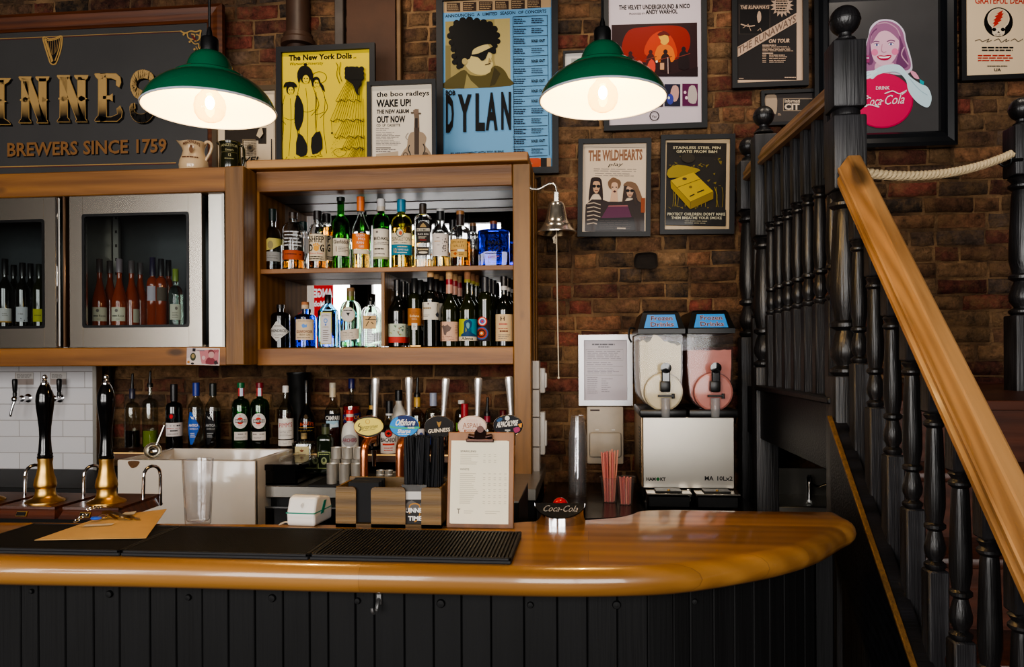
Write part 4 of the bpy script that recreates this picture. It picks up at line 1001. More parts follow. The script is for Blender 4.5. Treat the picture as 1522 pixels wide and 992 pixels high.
bottle(lq, 'clear rum bottle with black cap and white label with red round emblem', 579, 27, 596, 675, 3.42, 640, 620, 9, G_THIN, [(596, 614, (20, 20, 22)), (614, 617, (200, 200, 200))], 617,
       [('r', 566, 642, 591, 673, (214, 204, 196)), ('e', 577.5, 643.5, 6, 6, (70, 60, 60)), ('e', 577.5, 643.5, 4.8, 4.8, (190, 40, 40)), ('p', [(574, 643), (577.5, 641), (581, 643), (577.5, 646)], (40, 20, 20)), ('t', 566.5, 656, 588, 'BACARDÍ', 6, INK, 1), ('r', 569, 658, 586, 661, (200, 60, 50)), ('b', 571, 663, 584, 670, 2, (200, 90, 80))], None, shp='c', group=gL)
bottle(lq, 'milky white liqueur bottle with black cap', 593, 25, 580, 668, YL, 618, 598, 9, L_WHITE, (18, 18, 20), 595, (), LZ, solid=True, shp='c', group=gL)
bottle(lq, 'pale yellow bottle with gold neck and black spout', 620.5, 24, 562, 668, YL, 618, 606, 7.5, G_THIN, [(584, 590, (20, 20, 22)), (590, 604, (190, 150, 70))], 604,
       [('r', 609, 626, 624, 634, (190, 140, 40))], LZ, L_YEL, 614, shp='c', group=gL, spout=True)
bottle(lq, 'small clear bottle with pale neck label and blue seal in front of the yellow one', 626, 22, 638, 682, 3.4, 662, 654, 9, G_THIN, [(638, 650, (200, 196, 200))], 650, [('e', 626, 645, 2.6, 2.8, (60, 70, 120))], None, glass('blush_spirit', (214, 170, 140)), 660, group=gL)
bottle(lq, 'clear bottle with silver blue cap behind the black oval badge', 644.5, 26, 584, 668, YL, 616, 606, 9, G_THIN, [(584, 603, (150, 156, 176))], 603, [('r', 634, 642, 656, 660, (40, 56, 120))], LZ, glass('clear_spirit', (240, 244, 240)), 610, group=gL)
bottle(lq, 'bottle with plain silver cap left of the pink badge', 686, 20, 595, 668, YL + .03, 620, 608, 8, G_THIN, [(595, 600, (200, 198, 194))], 601, [('r', 678, 628, 694, 640, (90, 130, 50))], LZ, L_GOLD, 616, group=gL)
bottle(lq, 'bottle with bright red screw cap left of the pink badge', 691, 19, 600.5, 675, YL - .06, 632, 624, 9, G_THIN, [(600.5, 622, (150, 30, 44))], 622, [('r', 680, 640, 700, 650, (196, 60, 30))], None, L_REDBR, 630, group=gL)
bottle(lq, 'spouted clear bottle with dark red neck label between two badges', 724.5, 20, 591, 675, YL - .04, 642, 630, 7.5, G_THIN, [(612, 618, (20, 20, 22)), (618, 627, (130, 30, 50))], 627, (), None, L_GOLD, 640, group=gL, spout=True)
bottle(lq, 'dark bottle with red cap mostly hidden behind the rightmost tap', 748, 18, 610, 672, YL, 634, 626, 8, G_BLACK, [(610, 625, (80, 16, 26))], 625, (), LZ, solid=True, group=gL)
bottle(lq, 'dark green herbal bottle with square pale bordered label', 484.5, 24, 630, 703, 3.3, 655, 646, 10, pbr('herbal_green', (20, 30, 16), .08, coat=.4), [(630, 634, (24, 30, 24)), (634, 645, (70, 76, 50))], 645,
       [('r', 472.5, 672, 491, 697, (150, 160, 110)), ('r', 473.6, 673.2, 490, 695.8, (24, 34, 20)), ('b', 474.5, 674.5, 489, 677, 1, (150, 160, 110), .7, .05), ('e', 481.5, 685.5, 4.4, 5.4, (150, 160, 120)), ('e', 481.5, 684.5, 2, 2.8, (60, 70, 50))], None, solid=True, sq=6, sy=.85, flat=.865, group=gL)

# ------------------------------------------------------------------ bottles in the fridge
gF = 'bottles behind the fridge glass'; YR = LY + .16; FZ = SH['z1'] + .012
rose = [('r', 0, 457, 0, 478, CREAM)]
def rlab(cx, w=11):
    return [('r', cx - w, 457.5, cx + w, 478, (196, 192, 172)), ('e', cx - 3, 462.5, 2.2, 2.4, GREY), ('t', cx - 1, 472, cx + w - 2, 'Rosa', 3.4, (50, 50, 50), 0, .6), ('b', cx - w + 1.5, 469, cx - 2, 472, 1, (60, 60, 60), .5, .05), ('b', cx - 4, 474, cx + 4, 476, 1, GREY)]
ROS = pbr('rose_glass', (150, 62, 34), .06, trans=.25, coat=.3)
r1 = bottle(wn, 'rose wine bottle with cream label, leftmost behind the right fridge door', 148.5, 24, 385, 494, YR, 452, 412, 8, ROS, (70, 60, 62), 405, rlab(148, 10.5), FZ, solid=True, shp='c', group=gF)
bottle(wn, 'rose wine bottle with cream label, second from left behind the right fridge door', 178, 25, 385, 494, YR, 452, 412, 8, ROS, (120, 110, 116), 405, rlab(176, 10), FZ, solid=True, shp='c', group=gF)
bottle(wn, 'rose wine bottle between and behind the first two in the right fridge', 164, 23, 388, 493, YR + .07, 450, 412, 8, ROS, (70, 62, 62), 406, (), FZ, solid=True, shp='c', group=gF)
bottle(wn, 'rose wine bottle third along behind the right fridge door', 196, 24, 388, 493, YR + .05, 450, 412, 8, ROS, (86, 78, 80), 406, [('r', 198, 460, 207, 480, (180, 178, 160))], FZ, solid=True, shp='c', group=gF)
bottle(wn, 'rose wine bottle fourth along behind the right fridge door', 209, 22, 391, 493, YR + .1, 450, 412, 8, ROS, (80, 74, 76), 408, (), FZ, solid=True, shp='c', group=gF)
bottle(wn, 'tall amber wine bottle with dark capsule behind the window glare in the fridge', 227.5, 19, 383, 493, YR + .03, 425, 412, 7.5, ROS, (40, 34, 60), 410, [('r', 219, 426, 237, 448, (170, 166, 176))], FZ, solid=True, group=gF)
bottle(wn, 'tall amber wine bottle with dark capsule right of the window glare in the fridge', 240, 18, 385, 493, YR + .01, 425, 412, 7.5, ROS, (24, 24, 30), 410, [('r', 233, 428, 248, 448, (90, 80, 70))], FZ, solid=True, group=gF)
bottle(wn, 'slim dark capped bottle behind the tall amber pair in the fridge', 251, 14, 387, 493, YR + .08, 430, 415, 7, ROS, (24, 24, 30), 410, (), FZ, solid=True, group=gF)
bottle(wn, 'pale green wine bottle with cream label near the right edge of the fridge glass', 261.5, 22, 400, 494, YR + .0, 440, 425, 7.5, G_PALEGREEN, (120, 140, 60), 418, [('r', 253, 453, 269, 476, (196, 194, 176)), ('e', 262, 459, 2, 2.5, GREY), ('b', 256, 464, 267, 474, 4, GREY, .3)], FZ, solid=True, group=gF)
def dlab(cx, y0, col): return [('r', cx - 9, y0, cx + 8, 478, col), ('b', cx - 6, y0 + 7, cx + 4, y0 + 12, 2, GREY, .3), ('r', cx - 9, 478, cx + 8, 480, (170, 130, 60))]
bottle(wn, 'dark wine bottle with wide cream label, leftmost behind the left fridge door', 8, 24, 385, 493, YR, 430, 412, 8.5, G_WINE, (18, 18, 20), 408, dlab(9, 459, (190, 190, 188)), FZ, solid=True, shp='c', group=gF)
bottle(wn, 'dark wine bottle with narrow white label in the middle behind the left fridge door', 34, 22, 391, 493, YR, 432, 414, 8.5, G_WINE, (18, 18, 20), 410, [('r', 24, 457, 41, 479, (186, 188, 192)), ('b', 27, 466, 38, 469, 1, GREY), ('l', [(25, 479), (31, 474), (36, 477), (41, 473)], 1.4, (20, 20, 20))], FZ, solid=True, shp='c', group=gF)
bottle(wn, 'dark wine bottle with yellow label, rightmost behind the left fridge door', 59, 21, 393, 493, YR, 432, 414, 8.5, G_WINEG, (26, 30, 26), 410, [('r', 49, 460, 64, 479, (170, 168, 60)), ('b', 51, 468, 62, 471, 1, (90, 90, 30))], FZ, solid=True, shp='c', group=gF)
bottle(wn, 'dark bottle behind the narrow white label one in the left fridge', 46, 20, 392, 493, YR + .09, 432, 414, 8, G_WINE, (18, 18, 20), 410, (), FZ, solid=True, shp='c', group=gF)
bottle(wn, 'dark bottle behind the wide cream label one in the left fridge', 21, 20, 394, 493, YR + .09, 432, 414, 8, G_WINE, (18, 18, 20), 410, (), FZ, solid=True, shp='c', group=gF)

# ------------------------------------------------------------------ folded corkscrew lying on the lower shelf
def corkscrew():
    p = P(612, 516, 3.412); k = K(612, 3.412)
    t = thing('corkscrew', 'folded corkscrew with brass handle lying in front of the orange label wine', 'corkscrew', (p.x, 3.412, zb))
    b = MB(); b.box((6 * k, 0, .005), (17 * k, .009, .008), pbr('corkscrew_brass', (190, 150, 90), .3, 1), .002); b.build('handle', t)
    b = MB(); b.tube([(-3 * k - i * .0011, .0028 * cos(i * .9), .004 + .0028 * sin(i * .9)) for i in range(40)], .0009, CHROME, 6); b.build('screw', t)
corkscrew()
# ------------------------------------------------------------------ framed posters
def framed(name, label, cat, box, Y, fw, fmat, art, bg, rot=0, depth=.022, zbot=None, coat=.12, group=None, inner_mat=None, profile=False, lip=None):
    x0, y0, x1, y1 = box
    cx, cy = (x0 + x1) / 2, (y0 + y1) / 2
    a, c = P(x0, cy, Y), P(x1, cy, Y)
    zt, zb_ = P(cx, y0, Y).z, P(cx, y1, Y).z
    if zbot is not None: zb_ = zbot
    W2, H2 = (c.x - a.x) / 2, (zt - zb_) / 2
    root = Vector(((a.x + c.x) / 2, Y, (zt + zb_) / 2))
    t = thing(name, label, cat, root, group=group)
    t.rotation_euler = (0, radians(rot), 0)
    f = fw * K(cx, Y)
    b = MB()
    O = [(-W2, -H2), (W2, -H2), (W2, H2), (-W2, H2)]
    steps = [(0, 0), (0, depth), (f * .25, depth + .006), (f * .6, depth - .004), (f * .85, depth + .002), (f, depth - .01), (f, 0)] if profile else [(0, 0), (0, depth), (f, depth), (f, 0)]
    vs = []
    for d, h in steps:
        for sx, sz in ((-1, -1), (1, -1), (1, 1), (-1, 1)): vs.append((sx * (W2 - d), -h, sz * (H2 - d)))
    n = len(steps); fs = []
    for j in range(n - 1):
        for i in range(4):
            i2 = (i + 1) % 4; fs.append([j * 4 + i, j * 4 + i2, (j + 1) * 4 + i2, (j + 1) * 4 + i])
    b.add(vs, fs, fmat); b.build('frame', t)
    d = Decal(root, Y - .006, coat)
    iw, ih = W2 - f, H2 - f
    m = inner_mat or paint(bg, coat, .45)
    d.add([(-iw, -.006, -ih), (iw, -.006, -ih), (iw, -.006, ih), (-iw, -.006, ih)], [[0, 1, 2, 3]], m); d.lay += 1
    d.draw(art)
    d.build('print', t)
    b = MB(); b.add([(-W2, -.001, -H2), (W2, -.001, -H2), (W2, -.001, H2), (-W2, -.001, H2)], [[0, 1, 2, 3]], DARKV); b.build('backing', t)
    return t
BK = (15, 13, 12); PAPER = (206, 186, 158)
ZT1 = SH['ztop']
# ---- yellow concert poster (own line drawing in place of the old print)
YEL = (216, 190, 44); YO = (22, 18, 10)
art = [('t', 429.5, 90, 523, 'The New York Dolls', 7.5, YO, 2, 3.4), ('t', 525, 87, 530, 'at', 3.2, YO, 0), ('t', 430, 97.5, 480, 'Warwick University', 4.4, YO, 0, 1.6, 0, .2)]
def figure(cx, top, h, hat, lean=0, coatdark=True):
    """standing figure in a long coat drawn in ink"""
    s = h / 100
    p = lambda x, y: (cx + x * s + lean * y / 100, top + y * s)
    o = [('p', [p(-7, 16), p(-10, 30), p(-9, 60), p(-13, 96), p(13, 96), p(9, 60), p(11, 30), p(7, 16)], YEL, 3), ('l', [p(-7, 16), p(-10, 30), p(-9, 60), p(-13, 96)], .7, YO, 4), ('l', [p(7, 16), p(11, 30), p(9, 60), p(13, 96)], .7, YO, 4),
         ('l', [p(0, 20), p(1, 50), p(-2, 95)], .6, YO, 4), ('l', [p(-8, 45), p(0, 48), p(9, 45)], .6, YO, 3), ('l', [p(10, 26), p(14, 40), p(5, 52)], .7, YO, 4), ('l', [p(-9, 26), p(-14, 42), p(-6, 54)], .7, YO, 4)]
    if coatdark: o += [('p', [p(-11, 28), p(-15, 55), p(-12, 70), p(-5, 58), p(-4, 40)], YO, 3), ('p', [p(-11, 72), p(-15, 97), p(-3, 98), p(-2, 84)], YO, 2), ('p', [p(4, 78), p(14, 70), p(16, 90), p(4, 97)], YO, 2)]
    o += [('e', *p(0, 8), 5.4 * s, 7 * s, YO), ('e', *p(0.6, 10), 3.7 * s, 5 * s, YEL), ('e', *p(-1, 9), .8 * s, .6 * s, YO), ('e', *p(2.2, 9), .8 * s, .6 * s, YO), ('l', [p(-.6, 12.8), p(2, 12.8)], .5, YO), ('l', [p(-4, 96), p(-7, 100), p(-1, 99)], .8, YO), ('l', [p(5, 96), p(8, 100), p(2, 99)], .8, YO)]
    if hat == 1: o += [('p', [p(-9, 6), p(-6, -1), p(5, -1), p(9, 5), p(4, 5), p(-4, 4)], YO, 2)]
    if hat == 2: o += [('p', [p(-8, 14), p(-9, 3), p(-4, -5), p(4, -5), p(9, 3), p(8, 16), p(5, 8), p(0, 4), p(-5, 8)], YO, 3), ('e', *p(1, -7), 1.8 * s, 1.8 * s, YO)]
    if hat == 3: o += [('ring', *p(4, 2), 9 * s, 7 * s, .6, YO), ('p', [p(3, 6), p(9, 12), p(11, 20), p(7, 16), p(4, 10)], YO, 2)]
    return o
art += figure(470, 113, 120, 3, 0, False) + figure(432, 124, 114, 1, 0, False) + figure(454, 106, 128, 2, 6)
art += [('l', [(506, 125), (501, 112), (503, 100), (500, 94)], .7, YO, 3), ('l', [(509, 122), (505, 110), (506, 99), (507, 93)], .7, YO, 3)]
for i, (y, xa, xb, yb) in enumerate([(120, 508, 538, 151), (148, 500, 541, 180), (178, 506, 542, 205), (203, 514, 543, 222), (220, 521, 543, 238)]):
    for k in range(13):
        q = k / 12; art.append(('l', [(517 + (538 - 517) * q if i == 0 else xa + 6 + (xb - xa - 6) * q, y), (xa - 4 + (xb - xa + 4) * q - (4 if i < 3 else 0) * (1 - q), yb + 4 * sin(q * 9))], .55, YO))
    art.append(('l', [(xa - 8 + (xb - xa + 8) * q / 10, yb + 2.5 * sin(q * 2.1)) for q in range(11)], .9, YO))
art += [('p', [(514, 112), (517, 103), (526, 101), (536, 104), (540, 114), (539, 126), (534, 134), (535, 143), (531, 140), (526, 128), (519, 122)], YO, 4)] + [('e', 518 + 7 * (k % 4), 105 + 6 * (k // 4), 4, 4, YO) for k in range(12)]
for k in range(26):
    r_ = random.Random(k); art.append(('e', 492 + r_.uniform(0, 20), 195 + r_.uniform(0, 40), .4, .4, YO))
art += [('l', [(497, 228), (502, 224), (510, 223), (517, 227), (514, 233), (505, 235), (497, 228)], .6, YO, 3), ('l', [(495, 181), (496, 199)], .5, YO), ('e', 496, 200, 1.4, 1.6, YO)]
framed('concert_poster', 'black framed yellow concert poster with black line drawn figures, standing on the shelving', 'poster', (413, 69, 559, 246), 3.58, 8, FRAMEBLK, art, YEL, zbot=ZT1)
# ---- album poster with violin
art = [('t', 560, 144, 638, 'the boo radleys', 7, BK, 1, 2.5), ('t', 560, 159, 611, 'WAKE UP!', 10, BK, 2, 1.5), ('t', 560, 169, 608, 'THE NEW ALBUM', 5.4, BK, 2, 1), ('t', 560, 182.5, 602, 'OUT NOW', 9, BK, 2, 1), ('t', 559.5, 188.5, 595, 'CD  LP  CASSETTE', 3.6, BK, 1, .6),
       ('b', 559, 190, 580, 195, 2, GREY), ('b', 559, 196, 598, 217, 9, GREY, .35), ('r', 559, 219.5, 581, 220.5, BK), ('b', 559, 221, 590, 227, 2, GREY), ('p', [(559, 229), (592, 225), (592, 237), (559, 238)], (170, 152, 128)),
       ('p', [(614, 164), (622, 162), (623, 174), (624, 206), (615, 206), (616, 175)], (110, 92, 76)), ('e', 618.5, 166, 3.5, 4, (120, 100, 84)), ('e', 613, 168, 2.4, 1.4, (90, 76, 62)), ('e', 624, 169, 2.4, 1.4, (90, 76, 62)), ('r', 617, 176, 621, 232, (50, 40, 34)),
       ('p', [(606, 208), (610, 198), (618, 196), (628, 197), (634, 205), (632, 216), (638, 224), (641, 240), (597, 240), (599, 226), (605, 218)], (150, 130, 108), 3), ('r', 616, 190, 623, 230, (70, 56, 46)), ('l', [(609, 216), (607, 222), (610, 230), (608, 236)], 1.4, BK, 3), ('l', [(629, 214), (632, 222), (629, 230), (631, 236)], 1.4, BK, 3), ('e', 603, 231, 4, 4.5, (90, 74, 60)), ('e', 603, 231, 2.4, 3, (150, 130, 108)), ('e', 633, 231, 4, 4.5, (90, 74, 60)), ('l', [(606, 208), (603, 204), (607, 198)], .8, GREY, 2)]
framed('album_poster', 'small black framed cream poster with bold text and a violin, standing on the shelving', 'poster', (547, 121.5, 649, 243), 3.52, 6, FRAMEBLK, art, (214, 202, 184), zbot=ZT1)
# ---- beige poster behind the lamp and mug
art = [('r', 334, 190, 396, 214, (50, 42, 34)), ('r', 360, 207, 380, 232, (110, 96, 76)), ('r', 362, 209, 384, 233, PAPER)] + [('r', 362 + 2.4 * i, 209 + 2.4 * j, 363.4 + 2.4 * i, 210.4 + 2.4 * j, (50, 42, 34)) for i in range(9) for j in range(10)] + [('e', 373.5, 221, 5, 5, (90, 78, 60)), ('e', 373.5, 221, 2.6, 2.6, (40, 34, 28)), ('t', 350, 243, 385, 'LIVE!', 8, BK, 1, 1, 0, .3), ('r', 404.5, 208, 406, 246, (40, 34, 30)), ('b', 392, 159, 405, 163, 1, BK, .6), ('l', [(397, 140), (409, 140), (409, 206)], .5, GREY), ('p', [(386, 194), (391, 190), (393, 200), (388, 207), (383, 203)], (190, 170, 140))]
framed('band_poster', 'brown framed beige poster half hidden behind the left lamp and dark mug', 'poster', (318, 130, 418, 246), 3.62, 7, pbr('olive_brown_frame', (74, 58, 36), .45, var=.1), art, PAPER, zbot=ZT1)
# ---- tall blue concert poster (generic portrait)
BL = (104, 156, 196)
art = [('r', 659, -8, 819, 19, (176, 146, 110))]
for i in range(6): art += [('r', 664 + 24 * i, 4 - i * .9, 684 + 24 * i, 17 - i * .9, (60, 44, 36)), ('b', 665 + 24 * i, 5 - i * .9, 683 + 24 * i, 16 - i * .9, 4, (176, 146, 110), .4)]
art += [('p', [(659, 20), (819, 11), (819, 255), (659, 255)], BL), ('t', 662, 26.5, 812, 'ANNOUNCING  A  LIMITED  SEASON  OF CONCERTS', 4.4, BK, 1, 7.6),
        ('p', [(662, 32.5), (758, 27.5), (759, 128), (662, 133)], (150, 134, 84)), ('p', [(735, 28.5), (758, 27.5), (759, 128), (744, 128), (735, 90)], (176, 158, 104)), ('p', [(662, 34), (662, 68), (670, 68), (670, 124), (662, 128)], (120, 108, 66)),
        ('p', [(662, 132), (662, 122), (676, 112), (690, 104), (700, 112), (722, 112), (735, 98), (748, 103), (756, 116), (758.5, 128)], (84, 74, 36), 3),
        ('p', [(690, 132), (694, 110), (700, 120), (712, 131)], (140, 128, 80)), ('p', [(735, 100), (744, 110), (736, 126), (728, 129)], (60, 52, 26)),
        ('p', [(690, 92), (694, 70), (716, 62), (728, 70), (731, 84), (730, 88), (733, 96), (730, 102), (728, 108), (716, 112), (700, 107)], (196, 178, 120), 3),
        ('p', [(671, 60), (668, 50), (672, 40), (680, 32), (694, 29), (710, 31), (728, 35), (737, 44), (740, 58), (737, 72), (731, 68), (728, 66), (716, 68), (704, 74), (701, 82), (698, 88), (694, 90), (688, 101), (682, 100), (674, 90), (676, 78), (670, 70)], (16, 14, 11), 4),
        *[('e', x, y, r_, r_, (16, 14, 11)) for x, y, r_ in ((672, 44, 5), (679, 35, 5), (688, 31, 5), (698, 30, 5), (709, 32, 5), (719, 34, 5), (728, 37, 5), (735, 44, 5), (739, 53, 4.5), (740, 62, 4), (669, 54, 4.5), (671, 64, 4), (674, 74, 4), (675, 84, 4), (676, 93, 4), (682, 100, 3.6), (737, 69, 3))],
        ('e', 691, 92, 4, 5, (170, 152, 100)), ('p', [(700, 82), (712, 80), (735, 69), (737, 72), (737, 80), (731, 80), (726, 78), (722, 88), (716, 91), (711, 86), (702, 84)], (14, 12, 10), 2), ('l', [(721, 97), (729, 95)], 1.2, (70, 50, 34)), ('p', [(727, 86), (731, 92), (726, 94)], (150, 130, 86)),
        ('t', 662.5, 142, 677, 'BOB', 6.6, BK, 2), ('t', 662.5, 195, 675, 'D', 50, BK, 2), ('t', 683, 194, 699, 'Y', 50, BK, 2), ('t', 706, 192.5, 720, 'L', 50, BK, 2), ('t', 723.5, 191.5, 738.5, 'A', 50, BK, 2), ('t', 744.5, 190.5, 760.5, 'N', 50, BK, 2),
        ('t', 670, 231.5, 749, 'BY ARRANGEMENT WITH TITO BURNS', 3.8, BK, 1, 3.4)]
yy = 25.5
art += [('l', [(762.5, 26), (764.5, 235)], .6, BK), ('l', [(813.5, 23), (816.5, 232)], .6, BK)]
sold = {2, 4, 6, 7, 8, 12}
for i in range(15):
    y = 26 + i * 14.9
    art.append(('l', [(762.5, y), (814, y - 2.4)], .7, BK))
    if i < 14:
        art.append(('b', 764, y + 2, 783, y + 11, 3, (30, 40, 60), .5))
        if i in sold: art.append(('t', 790, y + 8, 810, 'SOLD OUT', 3.6, BK, 2, .8))
        else: art.append(('b', 790, y + 1.5, 810, y + 10, 3, (30, 40, 60), .4))
art += [('r', 780, 236, 819, 251, (176, 140, 104)), ('p', [(783, 238), (800, 236), (808, 243), (800, 250), (786, 250), (792, 244)], (190, 76, 40), 2), ('r', 804, 236, 813, 249, (30, 26, 24))]
framed('concert_poster', 'tall black framed blue concert poster with portrait photo and dates column', 'poster', (650, -10, 830, 261), 3.735, 9.5, FRAMEBLK, art, BL, coat=.16)
# ---- white band poster with red stage photograph
art = [('t', 920, 14.5, 1025.5, 'THE VELVET UNDERGROUND & NICO', 6.2, BK, 2, 2.6), ('t', 935, 22, 958.5, 'PRODUCED BY', 2.6, BK, 1, .6), ('t', 960, 21, 1007, 'ANDY WARHOL', 6, BK, 2, 1.2),
       ('p', [(909, 37), (1036, 33.5), (1037, 114), (909, 114)], (44, 18, 22)), ('p', [(924, 70), (934, 46), (960, 40), (1000, 38), (1020, 44), (1026, 62), (1018, 82), (990, 92), (950, 92), (930, 86)], (140, 28, 20), 4), ('p', [(958, 80), (966, 56), (984, 46), (1000, 58), (1006, 84), (985, 92)], (190, 58, 24), 4),
       ('p', [(974, 90), (976, 72), (984, 66), (996, 68), (1002, 78), (1000, 92)], (214, 110, 34), 3), ('p', [(979, 55), (981, 50), (990, 49), (993, 54), (994, 62), (988, 67), (982, 64), (982, 60)], (222, 168, 66), 3), ('p', [(977, 51), (986, 46), (994, 50), (995, 54), (988, 52), (981, 54)], (96, 20, 16), 2)]
for x, y, s_, c in ((937, 84, 1.1, (54, 16, 18)), (967, 82, 1.1, (70, 22, 20)), (989, 82, 1.2, (40, 14, 16)), (1016, 78, 1.2, (30, 14, 18))):
    art += [('e', x, y - 4 * s_, 2.6 * s_, 3 * s_, c), ('p', [(x - 6 * s_, y + 24), (x - 5 * s_, y + 2), (x, y - 2), (x + 5 * s_, y + 2), (x + 7 * s_, y + 24)], c, 2), ('l', [(x - 9 * s_, y + 8), (x + 8 * s_, y + 2)], 1.2, (120, 50, 40))]
art += [('l', [(992.5, 86), (993, 110)], .9, (220, 190, 180)), ('p', [(944, 96), (950, 90), (956, 96), (955, 106), (946, 106)], (200, 110, 100), 2), ('p', [(962, 98), (968, 88), (974, 96), (972, 110), (962, 111)], (210, 70, 50), 2), ('r', 981, 94, 987, 104, (200, 150, 110)), ('e', 976, 92, 1.6, 1.8, (250, 240, 220)),
        ('p', [(909, 100), (940, 100), (960, 112), (1000, 110), (1037, 100), (1037, 114), (909, 114)], (34, 12, 18), 1),
        ('r', 960, 126, 985.5, 159, (60, 40, 50)), ('r', 987.5, 125.5, 1011, 158.5, (34, 32, 54)), ('r', 1014, 125, 1037, 158, (90, 22, 70)), ('p', [(996, 142), (1000, 128), (1008, 130), (1008, 146), (1002, 152)], (196, 150, 140), 2), ('e', 996, 148, 5, 8, (60, 66, 150)), ('e', 994, 146, 1.6, 2, (220, 220, 220)), ('p', [(1022, 148), (1024, 130), (1032, 128), (1036, 140), (1034, 154), (1026, 154)], (180, 166, 160), 2), ('e', 1018, 138, 2, 2.4, (230, 190, 200)), ('e', 1020, 146, 2, 2.4, (230, 200, 210)), ('ring', 972.5, 173, 6.6, 6.6, 1.2, BK), ('t', 968.5, 175.5, 976.5, 'Ver', 4, BK, 0)]
framed('band_poster', 'black framed white poster with red stage photograph, behind the right lamp', 'poster', (897, -24, 1050, 194), 3.735, 8, FRAMEBLK, art, (206, 192, 198), coat=.16)
framed('picture', 'small thin framed picture with grey mount peeking out behind the right lamp', 'picture', (837.5, 77, 895, 152), 3.74, 2.5, FRAMEBLK, [('r', 849, 87, 890, 143, (150, 150, 146))], (206, 200, 194))
# ---- three musicians
TAN = (214, 192, 166)
art = [('r', 868, 219, 958, 219.6, GREY), ('l', [(868, 219), (871, 345)], .5, GREY), ('t', 874, 239.5, 954, 'THE WiLDHEARTS', 14.5, (138, 96, 70), 2, 3), ('t', 903, 247.5, 924, 'play', 5, BK, 0, 1, 0, .5), ('b', 882, 250, 947, 256, 2, GREY, .28, .05), ('b', 884, 257, 943, 263, 2, GREY, .28, .2)]
def head(cx, cy, hair, skin, shades, hw=9, hh=13, short=False):
    o = [('p', [(cx - hw * 1.1, cy - 2), (cx - hw * 1.2, cy - 8), (cx - hw * .8, cy - hh), (cx - 2, cy - hh - 3), (cx + 4, cy - hh - 1), (cx + hw * 1.1, cy - hh + 2), (cx + hw * 1.2, cy - 4), (cx + hw * .7, cy + 2), (cx - hw * .7, cy + 2)], hair, 2), ('p', [(cx - 4, cy + 6), (cx + 4, cy + 6), (cx + 6, cy + hh + 9), (cx - 6, cy + hh + 9)], skin, 0)] if short else [('p', [(cx - hw, cy - 4), (cx - hw * .7, cy - hh), (cx + hw * .6, cy - hh), (cx + hw, cy - 3), (cx + hw * 1.15, cy + hh + 9), (cx + hw * .5, cy + hh * .9), (cx - hw * .5, cy + hh * .9), (cx - hw * 1.2, cy + hh + 9)], hair, 3)]
    o += [('p', [(cx - hw * .55, cy - 3), (cx - hw * .3, cy - hh * .6), (cx + hw * .5, cy - hh * .55), (cx + hw * .65, cy), (cx + hw * .35, cy + hh * .62), (cx, cy + hh * .78), (cx - hw * .4, cy + hh * .5)], skin, 3), ('l', [(cx - 2, cy + 6), (cx + 3, cy + 6)], 1, (110, 50, 40))]
    if shades: o += [('e', cx - 3, cy - .5, 2.8, 2.3, BK), ('e', cx + 3.4, cy - .5, 2.8, 2.3, BK), ('l', [(cx - 6, cy - 1), (cx + 6, cy - 1)], .7, BK)]
    else: o += [('e', cx - 2.5, cy - .5, 1.2, .8, BK), ('e', cx + 3, cy - .5, 1.2, .8, BK), ('e', cx + .6, cy + 6, 1.8, 1.6, (70, 30, 30))]
    return o
art += [('p', [(870, 345), (871, 305), (880, 297), (895, 297), (904, 300), (920, 300), (936, 298), (950, 292), (958, 296), (959, 345)], (52, 40, 36), 1)]
for k in range(6): art.append(('l', [(873, 304 + 6 * k), (883, 302 + 6 * k), (893, 305 + 6 * k)], 1.4, (186, 166, 144)))
art += head(886, 278, (44, 28, 22), (196, 152, 118), True) + head(913, 279, (120, 88, 62), (206, 166, 136), False, 8, 12, True) + head(936, 284, (60, 44, 36), (190, 150, 122), True, 9, 12)
art += [('p', [(926, 276), (932, 270), (944, 272), (950, 282), (956, 300), (948, 298), (944, 284), (934, 277)], (120, 90, 66), 2), ('r', 953, 294, 959, 316, (140, 66, 30)), ('p', [(905, 306), (933, 305), (940, 324), (894, 325)], (92, 42, 70)), ('p', [(905, 306), (933, 305), (934, 307), (904, 308)], (150, 90, 90)), ('p', [(890, 325), (942, 323), (946, 342), (886, 344)], (34, 28, 28)), ('b', 892, 327, 940, 341, 5, (80, 66, 60), .2, .1), ('b', 918, 338.5, 932, 341, 1, (190, 170, 150), .8, .05)]
framed('band_poster', 'black framed poster of three long haired musicians under brown title, beside the bell', 'poster', (859, 207.5, 967, 352.5), 3.735, 7, FRAMEBLK, art, TAN, rot=.9, coat=.16)
